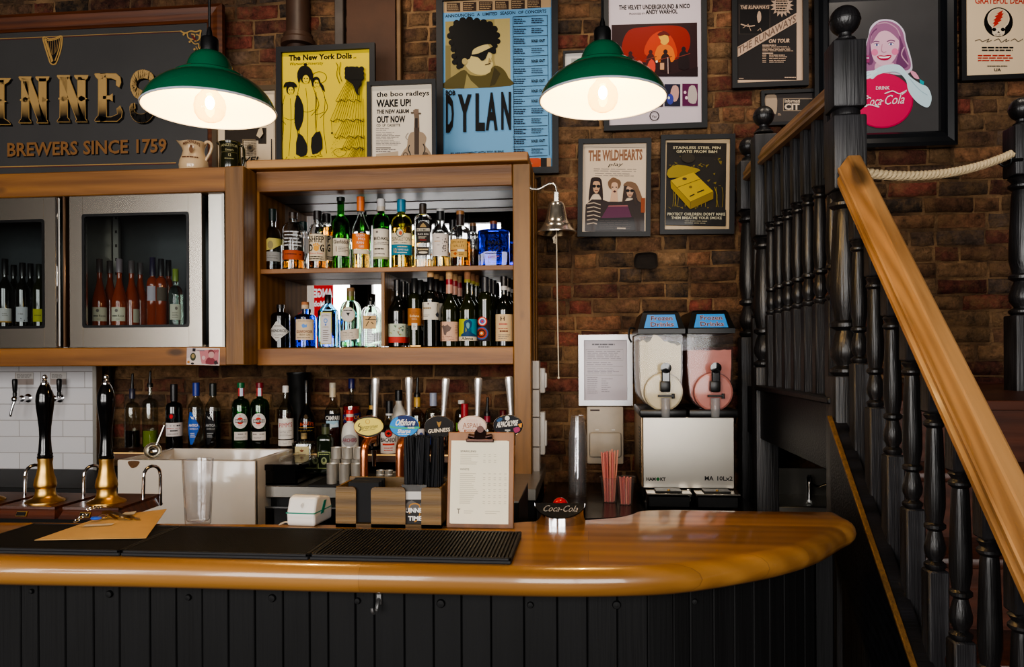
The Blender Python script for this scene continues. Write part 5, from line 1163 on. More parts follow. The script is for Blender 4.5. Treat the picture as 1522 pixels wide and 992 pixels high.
# ---- yellow pack advertisement
YP = (186, 156, 34)
art = [('r', 990, 212.5, 1079, 336, (40, 34, 28))]
r_ = random.Random(9)
for k in range(46):
    x, y = r_.uniform(992, 1076), r_.uniform(232, 312)
    art.append(('p', [(x, y), (x + r_.uniform(2, 6), y + r_.uniform(-3, 2)), (x + r_.uniform(1, 5), y + r_.uniform(1, 4))], (118, 100, 34)))
for k in range(16):
    x = r_.uniform(992, 1074); art.append(('l', [(x, 308), (x + r_.uniform(-3, 3), 290), (x + r_.uniform(-5, 5), 278)], .6, (150, 128, 40), 3))
art += [('p', [(992, 254), (1006, 246), (1030, 250), (1040, 254), (1022, 262), (994, 266)], (150, 128, 40), 2), ('e', 1022, 236, 10, 7, (52, 44, 32))]
art += [('p', [(996, 270), (1030, 257), (1060, 285), (1026, 301)], YP), ('p', [(996, 270), (1026, 301), (1026, 312), (997, 281)], (150, 124, 26)), ('p', [(1026, 301), (1060, 285), (1060, 296), (1026, 312)], (130, 106, 24)), ('l', [(1006, 280), (1040, 267)], .6, BK), ('l', [(1026, 301), (1026, 312)], .5, BK), ('l', [(996, 270), (1026, 301), (1060, 285)], .4, BK), ('e', 1026, 279, 2.4, 2, (120, 96, 24)), ('e', 1017, 267, 3.4, 2, (70, 56, 26)), ('l', [(1025, 293), (1032, 289.5)], 1.6, BK), ('l', [(1036, 287), (1046, 283)], 1.6, BK),
        ('t', 999, 223, 1070, 'STAINLESS STEEL PEN', 3.8, (196, 184, 150), 1, .8), ('t', 1004, 228.5, 1065, 'GRATIS FROM B&H', 3.8, (196, 184, 150), 1, .6), ('r', 990, 312, 1079, 336, (34, 30, 27)), ('t', 992, 321.5, 1078, "PROTECT CHILDREN: DON'T MAKE", 3.8, (196, 188, 160), 1, 1), ('t', 998, 327, 1073, 'THEM BREATHE YOUR SMOKE', 3.8, (196, 188, 160), 1, .8), ('b', 1018, 328, 1054, 334, 2, (170, 160, 130), .25, .2)]
framed('advertisement', 'black framed dark advertisement with a yellow pack, right of the musicians poster', 'poster', (981, 201.5, 1091, 349), 3.735, 7, FRAMEBLK, art, (204, 178, 142), rot=.9, coat=.16)
# ---- black tour poster with diagonal band
PK = (186, 158, 136)
art = [('r', 1094, -6, 1184, 119, (38, 34, 34)), ('r', 1098, 6, 1145, 51, (60, 52, 48)), ('r', 1099.5, 7.5, 1143.5, 50, (30, 27, 27)), ('t', 1100, 13.4, 1143, 'THE RUNAWAYS', 5, PK, 2, .4, 0, .15), ('p', [(1125, 24), (1128, 16), (1131, 20), (1131, 30), (1127, 34)], PK, 2), ('l', [(1101, 36), (1112, 39), (1122, 38)], 1.6, PK, 3), ('l', [(1104, 42), (1112, 36), (1116, 46)], .8, PK), ('l', [(1126, 46), (1130, 42), (1132, 47)], .8, PK)]
cx, cy = 1162, 8
star = []
for k in range(32):
    a = k * pi / 16; r0 = 18 if k % 2 == 0 else 12; star.append((cx + r0 * cos(a), cy + r0 * sin(a)))
art += [('p', star, PK), ('e', cx, cy, 11, 11, PK), ('b', 1153, 0, 1171, 18, 5, BK, .5, .2)]
art += [('p', [(1094.5, 71), (1184, 19), (1184, 33), (1094.5, 86)], PK), ('t', 1097, 81, 1183, 'THE RUNAWAYS', 10, (112, 92, 80), 1, 49), ('t', 1142, 64, 1173, 'ON TOUR', 5.2, PK, 2, .8, 0, .2), ('b', 1133, 66, 1154, 69, 1, PK, .5, 0), ('b', 1133, 69, 1180, 77, 4, PK, .45, .2), ('b', 1133, 78, 1149, 81, 1, PK, .6, 0), ('b', 1133, 81, 1139, 94, 5, PK, .45, .1), ('b', 1143, 81, 1174, 94, 5, PK, .45, .3), ('b', 1166, 114, 1183, 117, 1, PK, .5, 0), ('r', 1098, 116.5, 1105, 117.3, PK)]
framed('tour_poster', 'black framed black tour poster crossed by a pale diagonal band', 'poster', (1087, -18, 1200, 131), 3.735, 7.5, FRAMEBLK, art, (192, 164, 140), coat=.16)
art = [('p', [(1137, 144), (1145, 140), (1154, 142), (1155, 158), (1153, 170), (1146, 164), (1138, 158)], (160, 140, 120), 2), ('r', 1164, 146.5, 1210, 165, (150, 132, 114)), ('r', 1164.8, 147.3, 1209.2, 164.2, (50, 46, 44)), ('t', 1166, 152.5, 1189, 'Informati', 4.6, (196, 178, 158), 1), ('t', 1166, 163, 1188, 'CIT', 8.6, (196, 178, 158), 2), ('b', 1156, 168, 1162, 172, 2, PK)]
framed('picture', 'small black framed dark print with pale portrait, behind the landing handrail', 'picture', (1130, 135, 1226, 187), 3.735, 5, FRAMEBLK, art, (66, 60, 58), coat=.14)
# ---- picture mirror with smiling woman and red disc
GM = pbr('dark_mirror_glass', (70, 69, 70), .25, coat=.5, var=.18, vscale=3)
HAIR, HAIRD, SKIN, RED = (150, 100, 136), (112, 62, 104), (222, 176, 196), (204, 30, 88)
art = [('p', [(1296, 150), (1280, 120), (1278, 100), (1282, 78), (1290, 56), (1294, 40), (1306, 30), (1322, 29), (1334, 34), (1344, 46), (1347, 62), (1352, 78), (1356, 96), (1354, 106), (1340, 112), (1300, 110)], (206, 196, 214), 4),
       ('p', [(1296, 112), (1283, 100), (1282, 86), (1287, 72), (1290, 58), (1295, 44), (1306, 33), (1320, 31), (1334, 37), (1342, 48), (1345, 62), (1350, 80), (1354, 96), (1350, 104), (1338, 104), (1330, 96)], HAIR, 4),
       ('p', [(1292, 78), (1294, 52), (1304, 42), (1296, 62), (1298, 92), (1290, 96)], HAIRD, 3), ('p', [(1332, 92), (1338, 70), (1336, 52), (1342, 66), (1349, 88), (1348, 100), (1336, 102)], HAIRD, 3), ('l', [(1304, 36), (1318, 34), (1332, 42), (1338, 54)], 1.6, (190, 146, 170), 4), ('l', [(1344, 70), (1340, 82), (1350, 96)], 1.8, (190, 146, 170), 4),
       ('p', [(1300, 98), (1306, 92), (1328, 94), (1330, 104), (1314, 112), (1302, 106)], (214, 164, 186), 2),
       ('p', [(1294, 70), (1295, 54), (1304, 44), (1318, 42), (1330, 48), (1336, 62), (1334, 78), (1328, 90), (1318, 98), (1308, 97), (1298, 88)], SKIN, 4),
       ('p', [(1295, 66), (1296, 52), (1306, 43), (1320, 41), (1332, 50), (1336, 60), (1328, 52), (1318, 46), (1306, 49)], HAIR, 3),
       ('e', 1300, 78, 5, 5, (222, 120, 160)), ('e', 1330, 77, 5, 5, (222, 120, 160)), ('l', [(1297, 63.5), (1301, 61.5), (1307, 62.5)], 1.3, HAIRD, 3), ('l', [(1318, 62), (1324, 60), (1330, 61.5)], 1.3, HAIRD, 3),
       ('e', 1303, 67, 3.6, 1.7, (240, 236, 244)), ('e', 1303, 67, 1.6, 1.7, (80, 80, 130)), ('e', 1324, 66, 3.8, 1.8, (240, 236, 244)), ('e', 1324, 66, 1.7, 1.7, (80, 80, 130)), ('l', [(1299, 66), (1303, 64.7), (1307, 66)], .8, HAIRD, 2), ('l', [(1320, 65), (1324, 63.5), (1328, 65)], .8, HAIRD, 2), ('l', [(1311, 66), (1310, 75), (1313, 78), (1317, 77)], .9, (190, 130, 156), 3),
       ('p', [(1303, 84), (1309, 82.5), (1314, 83.2), (1319, 82), (1325, 83), (1321, 88.5), (1314, 90), (1307, 88.5)], (176, 26, 70), 2), ('p', [(1305, 84.3), (1314, 84.6), (1323, 83.7), (1319, 86.6), (1309, 87)], (244, 238, 242), 2)]
art += [('e', 1310.5, 150, 46.5, 41, (170, 20, 70)), ('e', 1310, 149, 45.5, 40, RED), ('p', [(1272, 118), (1288, 111), (1300, 104), (1312, 98), (1330, 96), (1340, 100), (1352, 114), (1366, 124), (1378, 130), (1384, 144), (1382, 156), (1376, 160), (1362, 152), (1350, 136), (1346, 120), (1334, 108), (1318, 108), (1304, 112), (1296, 118), (1288, 114), (1276, 124)], (196, 222, 232), 4),
        ('p', [(1276, 112), (1290, 106), (1304, 106), (1298, 112), (1294, 116), (1282, 119)], (214, 232, 240), 3), ('l', [(1280, 112), (1292, 108)], .7, (150, 180, 200)), ('l', [(1282, 116), (1294, 111)], .7, (150, 180, 200)), ('l', [(1352, 118), (1366, 134), (1378, 142)], .9, (150, 186, 200), 3), ('p', [(1352, 106), (1360, 108), (1366, 118), (1358, 116)], (226, 150, 176), 2), ('p', [(1366, 118), (1373, 122), (1372, 127), (1367, 125)], (40, 160, 170), 1), ('r', 1279, 83, 1292, 94, (150, 60, 110)), ('t', 1280, 88, 1291, 'Coke', 3, (226, 210, 226), 1),
        ('t', 1301, 134, 1321.5, 'DRINK', 4.8, (230, 206, 216), 1, .4), ('t', 1282, 158.5, 1309, 'Coca', 13, (232, 218, 226), 0, 2, 0, .3), ('r', 1309.5, 150, 1312.5, 151.5, (232, 218, 226)), ('t', 1312, 156.5, 1343, 'Cola', 14, (232, 218, 226), 0, 2, 0, .3), ('l', [(1290, 144), (1282, 142), (1280, 152), (1281, 159), (1288, 158)], 1.7, (232, 218, 226), 4), ('l', [(1281, 159), (1292, 156.5), (1306, 160), (1300, 156)], 1.4, (232, 218, 226), 4), ('l', [(1314, 140), (1326, 136), (1336, 140), (1347, 135), (1340, 141)], 1.6, (232, 218, 226), 4)]
framed('picture_mirror', 'large black framed dark mirror with smiling woman leaning on a red disc', 'picture', (1207, -26, 1417, 222), 3.73, 22, pbr('black_moulding', (18, 20, 24), .3, coat=.3, var=.1), art, (60, 60, 64), depth=.04, inner_mat=GM, profile=True)
# ---- cream poster with skull and bolt emblem
INKR = (176, 44, 34)
art = [('t', 1449, 5.5, 1528, 'GRATEFUL DEAD', 9, INKR, 1), ('e', 1484, 33, 21.5, 22, BK), ('e', 1484, 28, 16.5, 15.5, (214, 196, 172)), ('p', [(1474, 40), (1494, 40), (1493, 50), (1489, 54), (1479, 54), (1475, 50)], (214, 196, 172), 1), ('e', 1484, 28, 14.8, 14, (200, 178, 150)),
       ('p', [(1491, 15), (1488.5, 20), (1492, 20), (1488.5, 24.5), (1491, 25), (1486.5, 29), (1489, 30), (1483, 34), (1485, 35), (1475.5, 41), (1478, 36), (1475, 35.5), (1479, 31), (1476, 30.5), (1481, 26), (1478, 25), (1483.5, 21), (1481, 20.5)], INKR), ('e', 1477.5, 44, 3.2, 2.6, BK), ('e', 1490.5, 44, 3.2, 2.6, BK), ('p', [(1484, 46), (1482, 49), (1486, 49)], BK)] + [('l', [(1479 + 2 * k, 50.5), (1479 + 2 * k, 53.5)], .5, BK) for k in range(6)]
art += [('l', [(1449, 61), (1456, 59), (1460, 62), (1470, 58), (1466, 63), (1474, 60)], .8, BK, 3), ('l', [(1477, 61), (1484, 58), (1488, 63), (1496, 58), (1494, 62), (1500, 60)], .8, BK, 3), ('l', [(1502, 61), (1508, 58), (1513, 62), (1520, 58)], .8, BK, 3),
        ('b', 1459, 69, 1507, 77, 2, BK, .5, .15), ('b', 1453, 81, 1512, 92, 3, INKR, .45, .2), ('b', 1467, 97, 1500, 100, 1, BK, .4, .1), ('t', 1477, 106, 1487, 'UA', 4, BK, 1)]
framed('tour_poster', 'black framed cream poster with skull and red lightning bolt emblem, far right', 'poster', (1426, -16, 1542, 120), 3.735, 7, FRAMEBLK, art, (212, 190, 160), coat=.14)
# ---- licence certificate in silver frame
art = [('b', 880, 511, 914, 513.6, 1, (80, 76, 84), .8, .05), ('b', 889, 515, 906, 517, 1, (80, 76, 84), .7, .05), ('l', [(871, 519.5), (926, 519.5), (926, 536), (871, 536), (871, 519.5)], .4, GREY), ('b', 873, 521, 925, 535, 5, (130, 124, 130), .3, .2), ('b', 872, 538, 920, 544, 2, (140, 134, 140), .3, .3), ('l', [(871, 545), (926, 545)], .4, GREY), ('b', 873, 547, 924, 556, 4, (140, 134, 140), .3, .3), ('l', [(871, 558), (926, 558)], .4, GREY), ('b', 873, 560, 890, 586, 9, (140, 134, 140), .3, .3), ('b', 894, 562, 912, 584, 7, (140, 134, 140), .3, .6)]
framed('certificate', 'silver framed white certificate of small print on the brick wall beside the drinks machine', 'certificate', (860, 498, 940, 603), 3.735, 8, pbr('silver_frame', (176, 176, 178), .35, .7), art, (192, 184, 192), coat=.16)

# ------------------------------------------------------------------ large brewery sign
GOLD = (176, 140, 84)
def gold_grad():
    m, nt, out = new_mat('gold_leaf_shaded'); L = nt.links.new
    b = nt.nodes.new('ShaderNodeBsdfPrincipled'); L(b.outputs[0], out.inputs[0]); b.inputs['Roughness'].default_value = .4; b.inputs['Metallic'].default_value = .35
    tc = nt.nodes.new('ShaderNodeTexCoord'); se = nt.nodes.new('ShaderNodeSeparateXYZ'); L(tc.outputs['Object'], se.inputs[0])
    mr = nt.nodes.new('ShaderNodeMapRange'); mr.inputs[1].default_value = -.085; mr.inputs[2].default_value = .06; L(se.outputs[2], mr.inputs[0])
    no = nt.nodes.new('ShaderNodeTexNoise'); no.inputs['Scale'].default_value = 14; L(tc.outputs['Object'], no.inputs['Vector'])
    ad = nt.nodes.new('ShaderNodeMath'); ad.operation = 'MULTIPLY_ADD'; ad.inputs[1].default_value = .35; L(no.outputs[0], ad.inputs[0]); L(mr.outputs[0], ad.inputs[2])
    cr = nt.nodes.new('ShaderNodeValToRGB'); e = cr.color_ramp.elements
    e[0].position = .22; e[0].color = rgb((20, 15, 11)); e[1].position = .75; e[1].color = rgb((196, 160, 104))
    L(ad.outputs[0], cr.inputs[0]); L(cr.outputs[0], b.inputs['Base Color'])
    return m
def slab(ch):
    """Victorian slab letters as overlapping polygons in a unit box, y down"""
    ser = lambda x, y, w, h, d: [(x - w, y), (x + w, y), (x + w * .8, y + d * h * .5), (x + w * .45, y + d * h), (x - w * .45, y + d * h), (x - w * .8, y + d * h * .5)]
    st = lambda x, w=.12: [(x - w, .03), (x + w, .03), (x + w, .97), (x - w, .97)]
    bead = lambda x: [(x + .2 * cos(k * pi / 5) , .5 + .06 * sin(k * pi / 5)) for k in range(10)]
    if ch == 'I': return [st(.5, .2), ser(.5, 0, .48, .12, 1), ser(.5, 1, .48, .12, -1), [(.2, .5), (.5, .44), (.8, .5), (.5, .56)]]
    if ch == 'N': return [st(.2), st(.8), [(.08, .03), (.36, .03), (.92, .97), (.66, .97)], ser(.2, 0, .22, .1, 1), ser(.2, 1, .22, .1, -1), ser(.8, 0, .24, .1, 1), ser(.8, 1, .2, .08, -1), [(.02, .5), (.2, .44), (.38, .5), (.2, .56)], [(.62, .5), (.8, .44), (.98, .5), (.8, .56)]]
    if ch == 'U': return [[(.1, .03), (.34, .03), (.34, .8), (.1, .74)], [(.68, .03), (.9, .03), (.9, .74), (.68, .8)], [(.1, .7), (.34, .74), (.5, .9), (.68, .74), (.9, .7), (.82, .92), (.5, 1.0), (.18, .92)], ser(.22, 0, .24, .1, 1), ser(.79, 0, .22, .1, 1)]
    if ch == 'E': return [st(.28, .14), ser(.2, 0, .2, .1, 1), ser(.2, 1, .2, .1, -1), [(.2, 0), (.78, 0), (.92, .07), (.95, .18), (.89, .28), (.8, .24), (.8, .13), (.6, .08), (.2, .08)], [(.2, 1), (.82, 1), (.97, .92), (1.0, .8), (.92, .68), (.82, .74), (.84, .86), (.6, .92), (.2, .92)], [(.3, .47), (.54, .47), (.64, .42), (.64, .58), (.54, .53), (.3, .53)]]
    path = {'S': [(.92, .3), (.82, .28), (.86, .12), (.6, .04), (.3, .08), (.16, .24), (.24, .4), (.5, .5), (.78, .62), (.86, .78), (.7, .93), (.42, .97), (.18, .9), (.1, .74), (.2, .7)], 'G': [(.92, .28), (.84, .14), (.55, .05), (.25, .15), (.14, .5), (.25, .85), (.55, .95), (.85, .84), (.88, .58), (.6, .56)]}[ch]
    pts = smoothpts([(a, b, 0) for a, b in path], 4, False); o = []
    for i in range(len(pts) - 1):
        a, b = pts[i], pts[i + 1]; q = i / len(pts); w = .05 + .055 * sin(pi * q)
        t = (b - a).normalized(); n = Vector((-t.y, t.x, 0)) * w; e = t * .015
        o.append([(a - e + n * 1).to_tuple()[:2], (b + e + n).to_tuple()[:2], (b + e - n).to_tuple()[:2], (a - e - n).to_tuple()[:2]])
    return o
def sign():
    Y = 3.66
    x0, x1 = -205, 335
    a, c = P(x0, 150, Y), P(x1, 150, Y)
    zt = P(250, 13.5, Y).z; zb_ = SH['zl']
    root = Vector(((a.x + c.x) / 2, Y, (P(150, 150, Y)).z))
    t = thing('brewery_sign', 'large dark slate brewery sign with gold lettering in a brown moulded frame', 'sign', root)
    W2 = (c.x - a.x) / 2; f = .085
    top, bot = zt - root.z, zb_ - root.z + .002
    b = MB(); vs = []
    st = [(0, .0), (0, .03), (.02, .042), (.045, .034), (f - .01, .03), (f, .018), (f, 0)]
    for d, h in st:
        for x, z in ((-W2 + d, bot + d * .35), (W2 - d, bot + d * .35), (W2 - d, top - d), (-W2 + d, top - d)): vs.append((x, -h, z))
    b.add(vs, [[j * 4 + i, j * 4 + (i + 1) % 4, (j + 1) * 4 + (i + 1) % 4, (j + 1) * 4 + i] for j in range(len(st) - 1) for i in range(4)], wood('dark_frame_wood', (66, 32, 16), (104, 56, 28), 'X', 1.5, knots=False)); b.build('frame', t)
    d = Decal(root, Y - .01, .15, dz=.0002)
    slate = pbr('sign_slate', (62, 60, 59), .5, var=.12, vscale=3, coat=.1)
    iw = W2 - f
    d.add([(-iw, -.01, bot + f * .3), (iw, -.01, bot + f * .3), (iw, -.01, top - f), (-iw, -.01, top - f)], [[0, 1, 2, 3]], slate); d.lay += 1
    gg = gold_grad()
    L = [('G', -140, -97, 121.5, 190), ('U', -84, -40, 119.5, 188), ('I', -20, 17, 117, 185), ('N', 29, 72, 114.5, 182.5), ('N', 86, 130, 112.5, 181), ('E', 141, 181.5, 110, 180), ('S', 192, 231, 107.5, 178.5), ('S', 243, 280, 105.5, 176.5)]
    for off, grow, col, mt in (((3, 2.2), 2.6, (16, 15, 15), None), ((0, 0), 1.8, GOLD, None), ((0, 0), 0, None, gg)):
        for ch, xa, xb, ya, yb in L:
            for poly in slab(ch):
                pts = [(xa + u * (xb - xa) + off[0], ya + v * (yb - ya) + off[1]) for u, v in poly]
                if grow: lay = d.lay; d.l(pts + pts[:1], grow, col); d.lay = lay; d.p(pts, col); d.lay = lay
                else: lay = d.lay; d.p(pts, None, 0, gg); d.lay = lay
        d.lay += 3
    d.t(11, 233.5, 249.5, 'BREWERS SINCE 1759', 19, (14, 12, 12), 2, 6.6); d.t(10, 232.5, 248, 'BREWERS SINCE 1759', 19, (136, 96, 58), 1, 6.6)
    for y0, y1, w in ((58.5, 46.5, .8), (60, 48, .5)): d.l([(-150, y0 + 6), (268, y1)], w, GOLD if w > .6 else (110, 50, 50))
    d.l([(-150, 252), (262, 242.2)], 1.2, GOLD); d.l([(-150, 253.6), (262, 243.8)], .6, (110, 50, 50))
    # harp
    d.p([(63.5, 57), (67, 54.5), (74, 57.5), (83, 56), (90, 53), (94, 56), (92, 74), (86, 92), (82, 97), (75, 95), (71, 84), (66, 68)], GOLD, 3); d.p([(65.5, 58), (68, 56.5), (74, 59.5), (83, 58), (90, 55.5), (92, 58), (90, 74), (84.5, 91), (81, 95), (76.5, 93.5), (73, 83), (68, 67)], (26, 26, 28), 3)
    d.p([(66, 59), (69, 58), (80, 91), (77, 93)], GOLD, 1)
    for k in range(6): d.l([(72 + 3.2 * k, 60.5 - .4 * k), (75.5 + 2 * k, 80 + 1.2 * k - 3 * max(0, k - 2))], .5, GOLD)
    d.l([(91, 57), (88.5, 74), (82.5, 91)], 1.6, GOLD, 3); d.l([(67, 57.5), (74, 61), (84, 59), (91, 56)], 1.4, GOLD, 3)
    # corner scrolls
    def scroll(pts, w): d.l(pts, w, GOLD, 4)
    scroll([(269, 46.5), (276, 50), (284, 47), (292, 48), (299, 45.5)], 2.2); scroll([(299.5, 45.5), (298, 56), (300, 66), (297, 76), (299, 84)], 2.2)
    scroll([(279, 50), (281, 57), (288, 59), (290, 53), (285, 51)], 1.8); scroll([(290, 62), (296, 60), (297, 54), (292, 52)], 1.8); scroll([(284, 60), (290, 66), (296, 66), (296, 72)], 1.6); scroll([(292, 70), (295, 76), (292, 78)], 1.3)
    for x, y in ((274, 52), (283, 63), (290, 74), (295, 80)): d.e(x, y, 1.6, 1.6, GOLD)
    d.p([(284, 52), (290, 56), (294, 62), (289, 60)], (110, 40, 36), 1)
    d.l([(300, 86), (300.5, 100)], .8, GOLD)
    d.build('sign_face', t)
sign()
# ------------------------------------------------------------------ on and behind the bar
def text3(mb, text, M, w, cap, mat, bold=0, slant=0):
    """flat lettering of width w centred at the origin of M, in its local XY plane"""
    tot = sum(GL.get(c, .4) for c in text); sx = w / tot; sy = cap / GL['cap']; x = 0
    for c in text:
        if c != ' ' and (bold, c) in GL:
            v, f = GL[(bold, c)]; mb.add([((x + gx) * sx - w / 2 + gy * sy * slant, gy * sy - cap / 2, 0) for gx, gy in v], f, mat, False, M)
        x += GL.get(c, .4)
# ---- rubber bar mats
def mats():
    c0, c1 = G(617, 827.5, BZ + .012), G(640, 788, BZ + .012)
    yf, yb = c0.y, c1.y
    def mat_obj(xa, xb, label, fine):
        t = thing('bar_mat', label, 'bar mat', ((xa + xb) / 2, (yf + yb) / 2, BZ), group='rubber mats along the bar')
        w, d = xb - xa, yb - yf; b = MB()
        b.box((0, 0, .004), (w, d, .008), RUBBER, .002)
        n = 88 if fine else 52
        for i in range(n):
            x = -w / 2 + .006 + (w - .012) * (i + .5) / n
            if fine: b.box((x, 0, .009), (w / n * .5, d - .012, .003), RUBBER)
            else: b.box((x, 0, .0095), (w / n * .45, d - .012, .006), RUBBER)
        for s in (-1, 1):
            b.box((0, s * (d / 2 - .003), .0095), (w, .006, .005), RUBBER, .001); b.box((s * (w / 2 - .003), 0, .0095), (.006, d, .005), RUBBER, .001)
        b.build('mat', t); return t
    X = lambda px: G(px, 828, BZ + .006).x
    xs = [X(193) - .386 * 1.0, G(192, 822, BZ).x, G(470, 826, BZ).x, G(764, 829, BZ).x]
    mat_obj(xs[0], xs[1] - .002, 'black rubber bar mat under the manila envelope', True)
    mat_obj(xs[1], xs[2] - .002, 'black rubber bar mat in front of the pint glass', True)
    mat_obj(xs[2], xs[3], 'deeply ribbed black rubber bar mat in front of the clipboard', False)
mats()

# ---- beer engines
def pumps():
    MAH = wood('dark_mahogany', (44, 20, 12), (84, 42, 24), 'X', 1.6, rough=.32, coat=.3, knots=False)
    k = .00168
    base = G(158, 772, BZ)
    def make(loc, label):
        t = thing('hand_pump', label, 'beer pump', loc, group='hand pumps along the bar')
        b = MB()
        lo = [(-.078, 0), (.078, 0), (.074, .2), (-.074, .2)]; hi = [(-.07, .012), (.07, .012), (.068, .195), (-.068, .195)]
        vs = [(x, y, 0) for x, y in lo] + [(x, y, .022) for x, y in hi] + [(x * 1.03, y + (-.003 if y < .1 else .002), .022) for x, y in hi] + [(x * 1.03, y + (-.003 if y < .1 else .002), .028) for x, y in hi]
        fs = [[3, 2, 1, 0], [12, 13, 14, 15]]
        for j in range(3):
            for i in range(4): fs.append([j * 4 + i, j * 4 + (i + 1) % 4, (j + 1) * 4 + (i + 1) % 4, (j + 1) * 4 + i])
        b.add(vs, fs, MAH); b.build('pump_box', t)
        b = MB(); b.box((-.01, .0035, .011), (.028, .003, .014), BRASS, .001, Matrix.Rotation(radians(-28), 3, 'X')); b.box((-.01, .0018, .011), (.023, .003, .009), BLACKPL, 0, Matrix.Rotation(radians(-28), 3, 'X')); b.build('name_plate', t)
        c = (-.002, .075, .028)
        z = lambda y: (747 - y) * k
        r = lambda w: w * k / 2
        b = MB(); b.lathe([(r(54), 0), (r(54), z(745.5)), (r(50), z(744)), (r(34), z(740.5)), (r(29), z(737)), (r(26.5), z(730)), (r(27), z(726.5)), (r(30), z(725)), (r(31), z(721)), (r(29), z(714)), (r(24), z(706)), (r(20.5), z(697)), (r(19.5), z(688)), (r(21), z(684)), (r(21), z(682))], BRASS, 32, c); b.build('brass_base', t)
        b = MB(); b.lathe([(r(21), z(682)), (r(22), z(680)), (r(20), z(678)), (r(21), z(676)), (r(18.5), z(673)), (r(17), z(664)), (r(15.5), z(650)), (r(16.5), z(636)), (r(20), z(620)), (r(23.5), z(606)), (r(25), z(596)), (r(24), z(588)), (r(20), z(580)), (r(14), z(573)), (r(12), z(571))], BLACKGL, 32, c); b.build('handle', t)
        b = MB(); b.lathe([(r(11.5), z(571.5)), (r(11.5), z(569)), (r(6), z(567.5)), (r(7), z(565)), (r(5), z(563.5)), (r(7), z(562)), (r(7.4), z(560)), (r(5), z(557)), (1e-5, z(556))], CHROME, 20, c); b.build('finial', t)
        b = MB(); y0 = .188; x0 = .062
        pts = [(x0 - .006, y0 - .05, .028), (x0 - .004, y0 - .05, .08)] + [(x0 - .004 + .008 * (1 - cos(a)) , y0 - .05 + .024 * (1 - cos(a)), .085 + .022 * sin(a)) for a in [i * pi / 8 for i in range(9)]] + [(x0 + .013, y0 - .002, .08), (x0 + .013, y0 - .002, -.0)]
        b.tube(pts, .0042, CHROME, 12); b.build('swan_neck', t)
        return t
    pitch = .164; pc = G(158.5, 747, BZ + .028); x2 = pc.x + .002
    base.y = pc.y - .075; p = make((x2, base.y, BZ), 'hand pump with black handle and brass base nearest the pint glass')
    dup(p, (x2 - pitch, base.y, BZ), 'hand pump with black handle standing in front of the white tiles')
    dup(p, (x2 - 2 * pitch, base.y, BZ), 'hand pump at the far left of which only the box edge and swan neck show')
pumps()

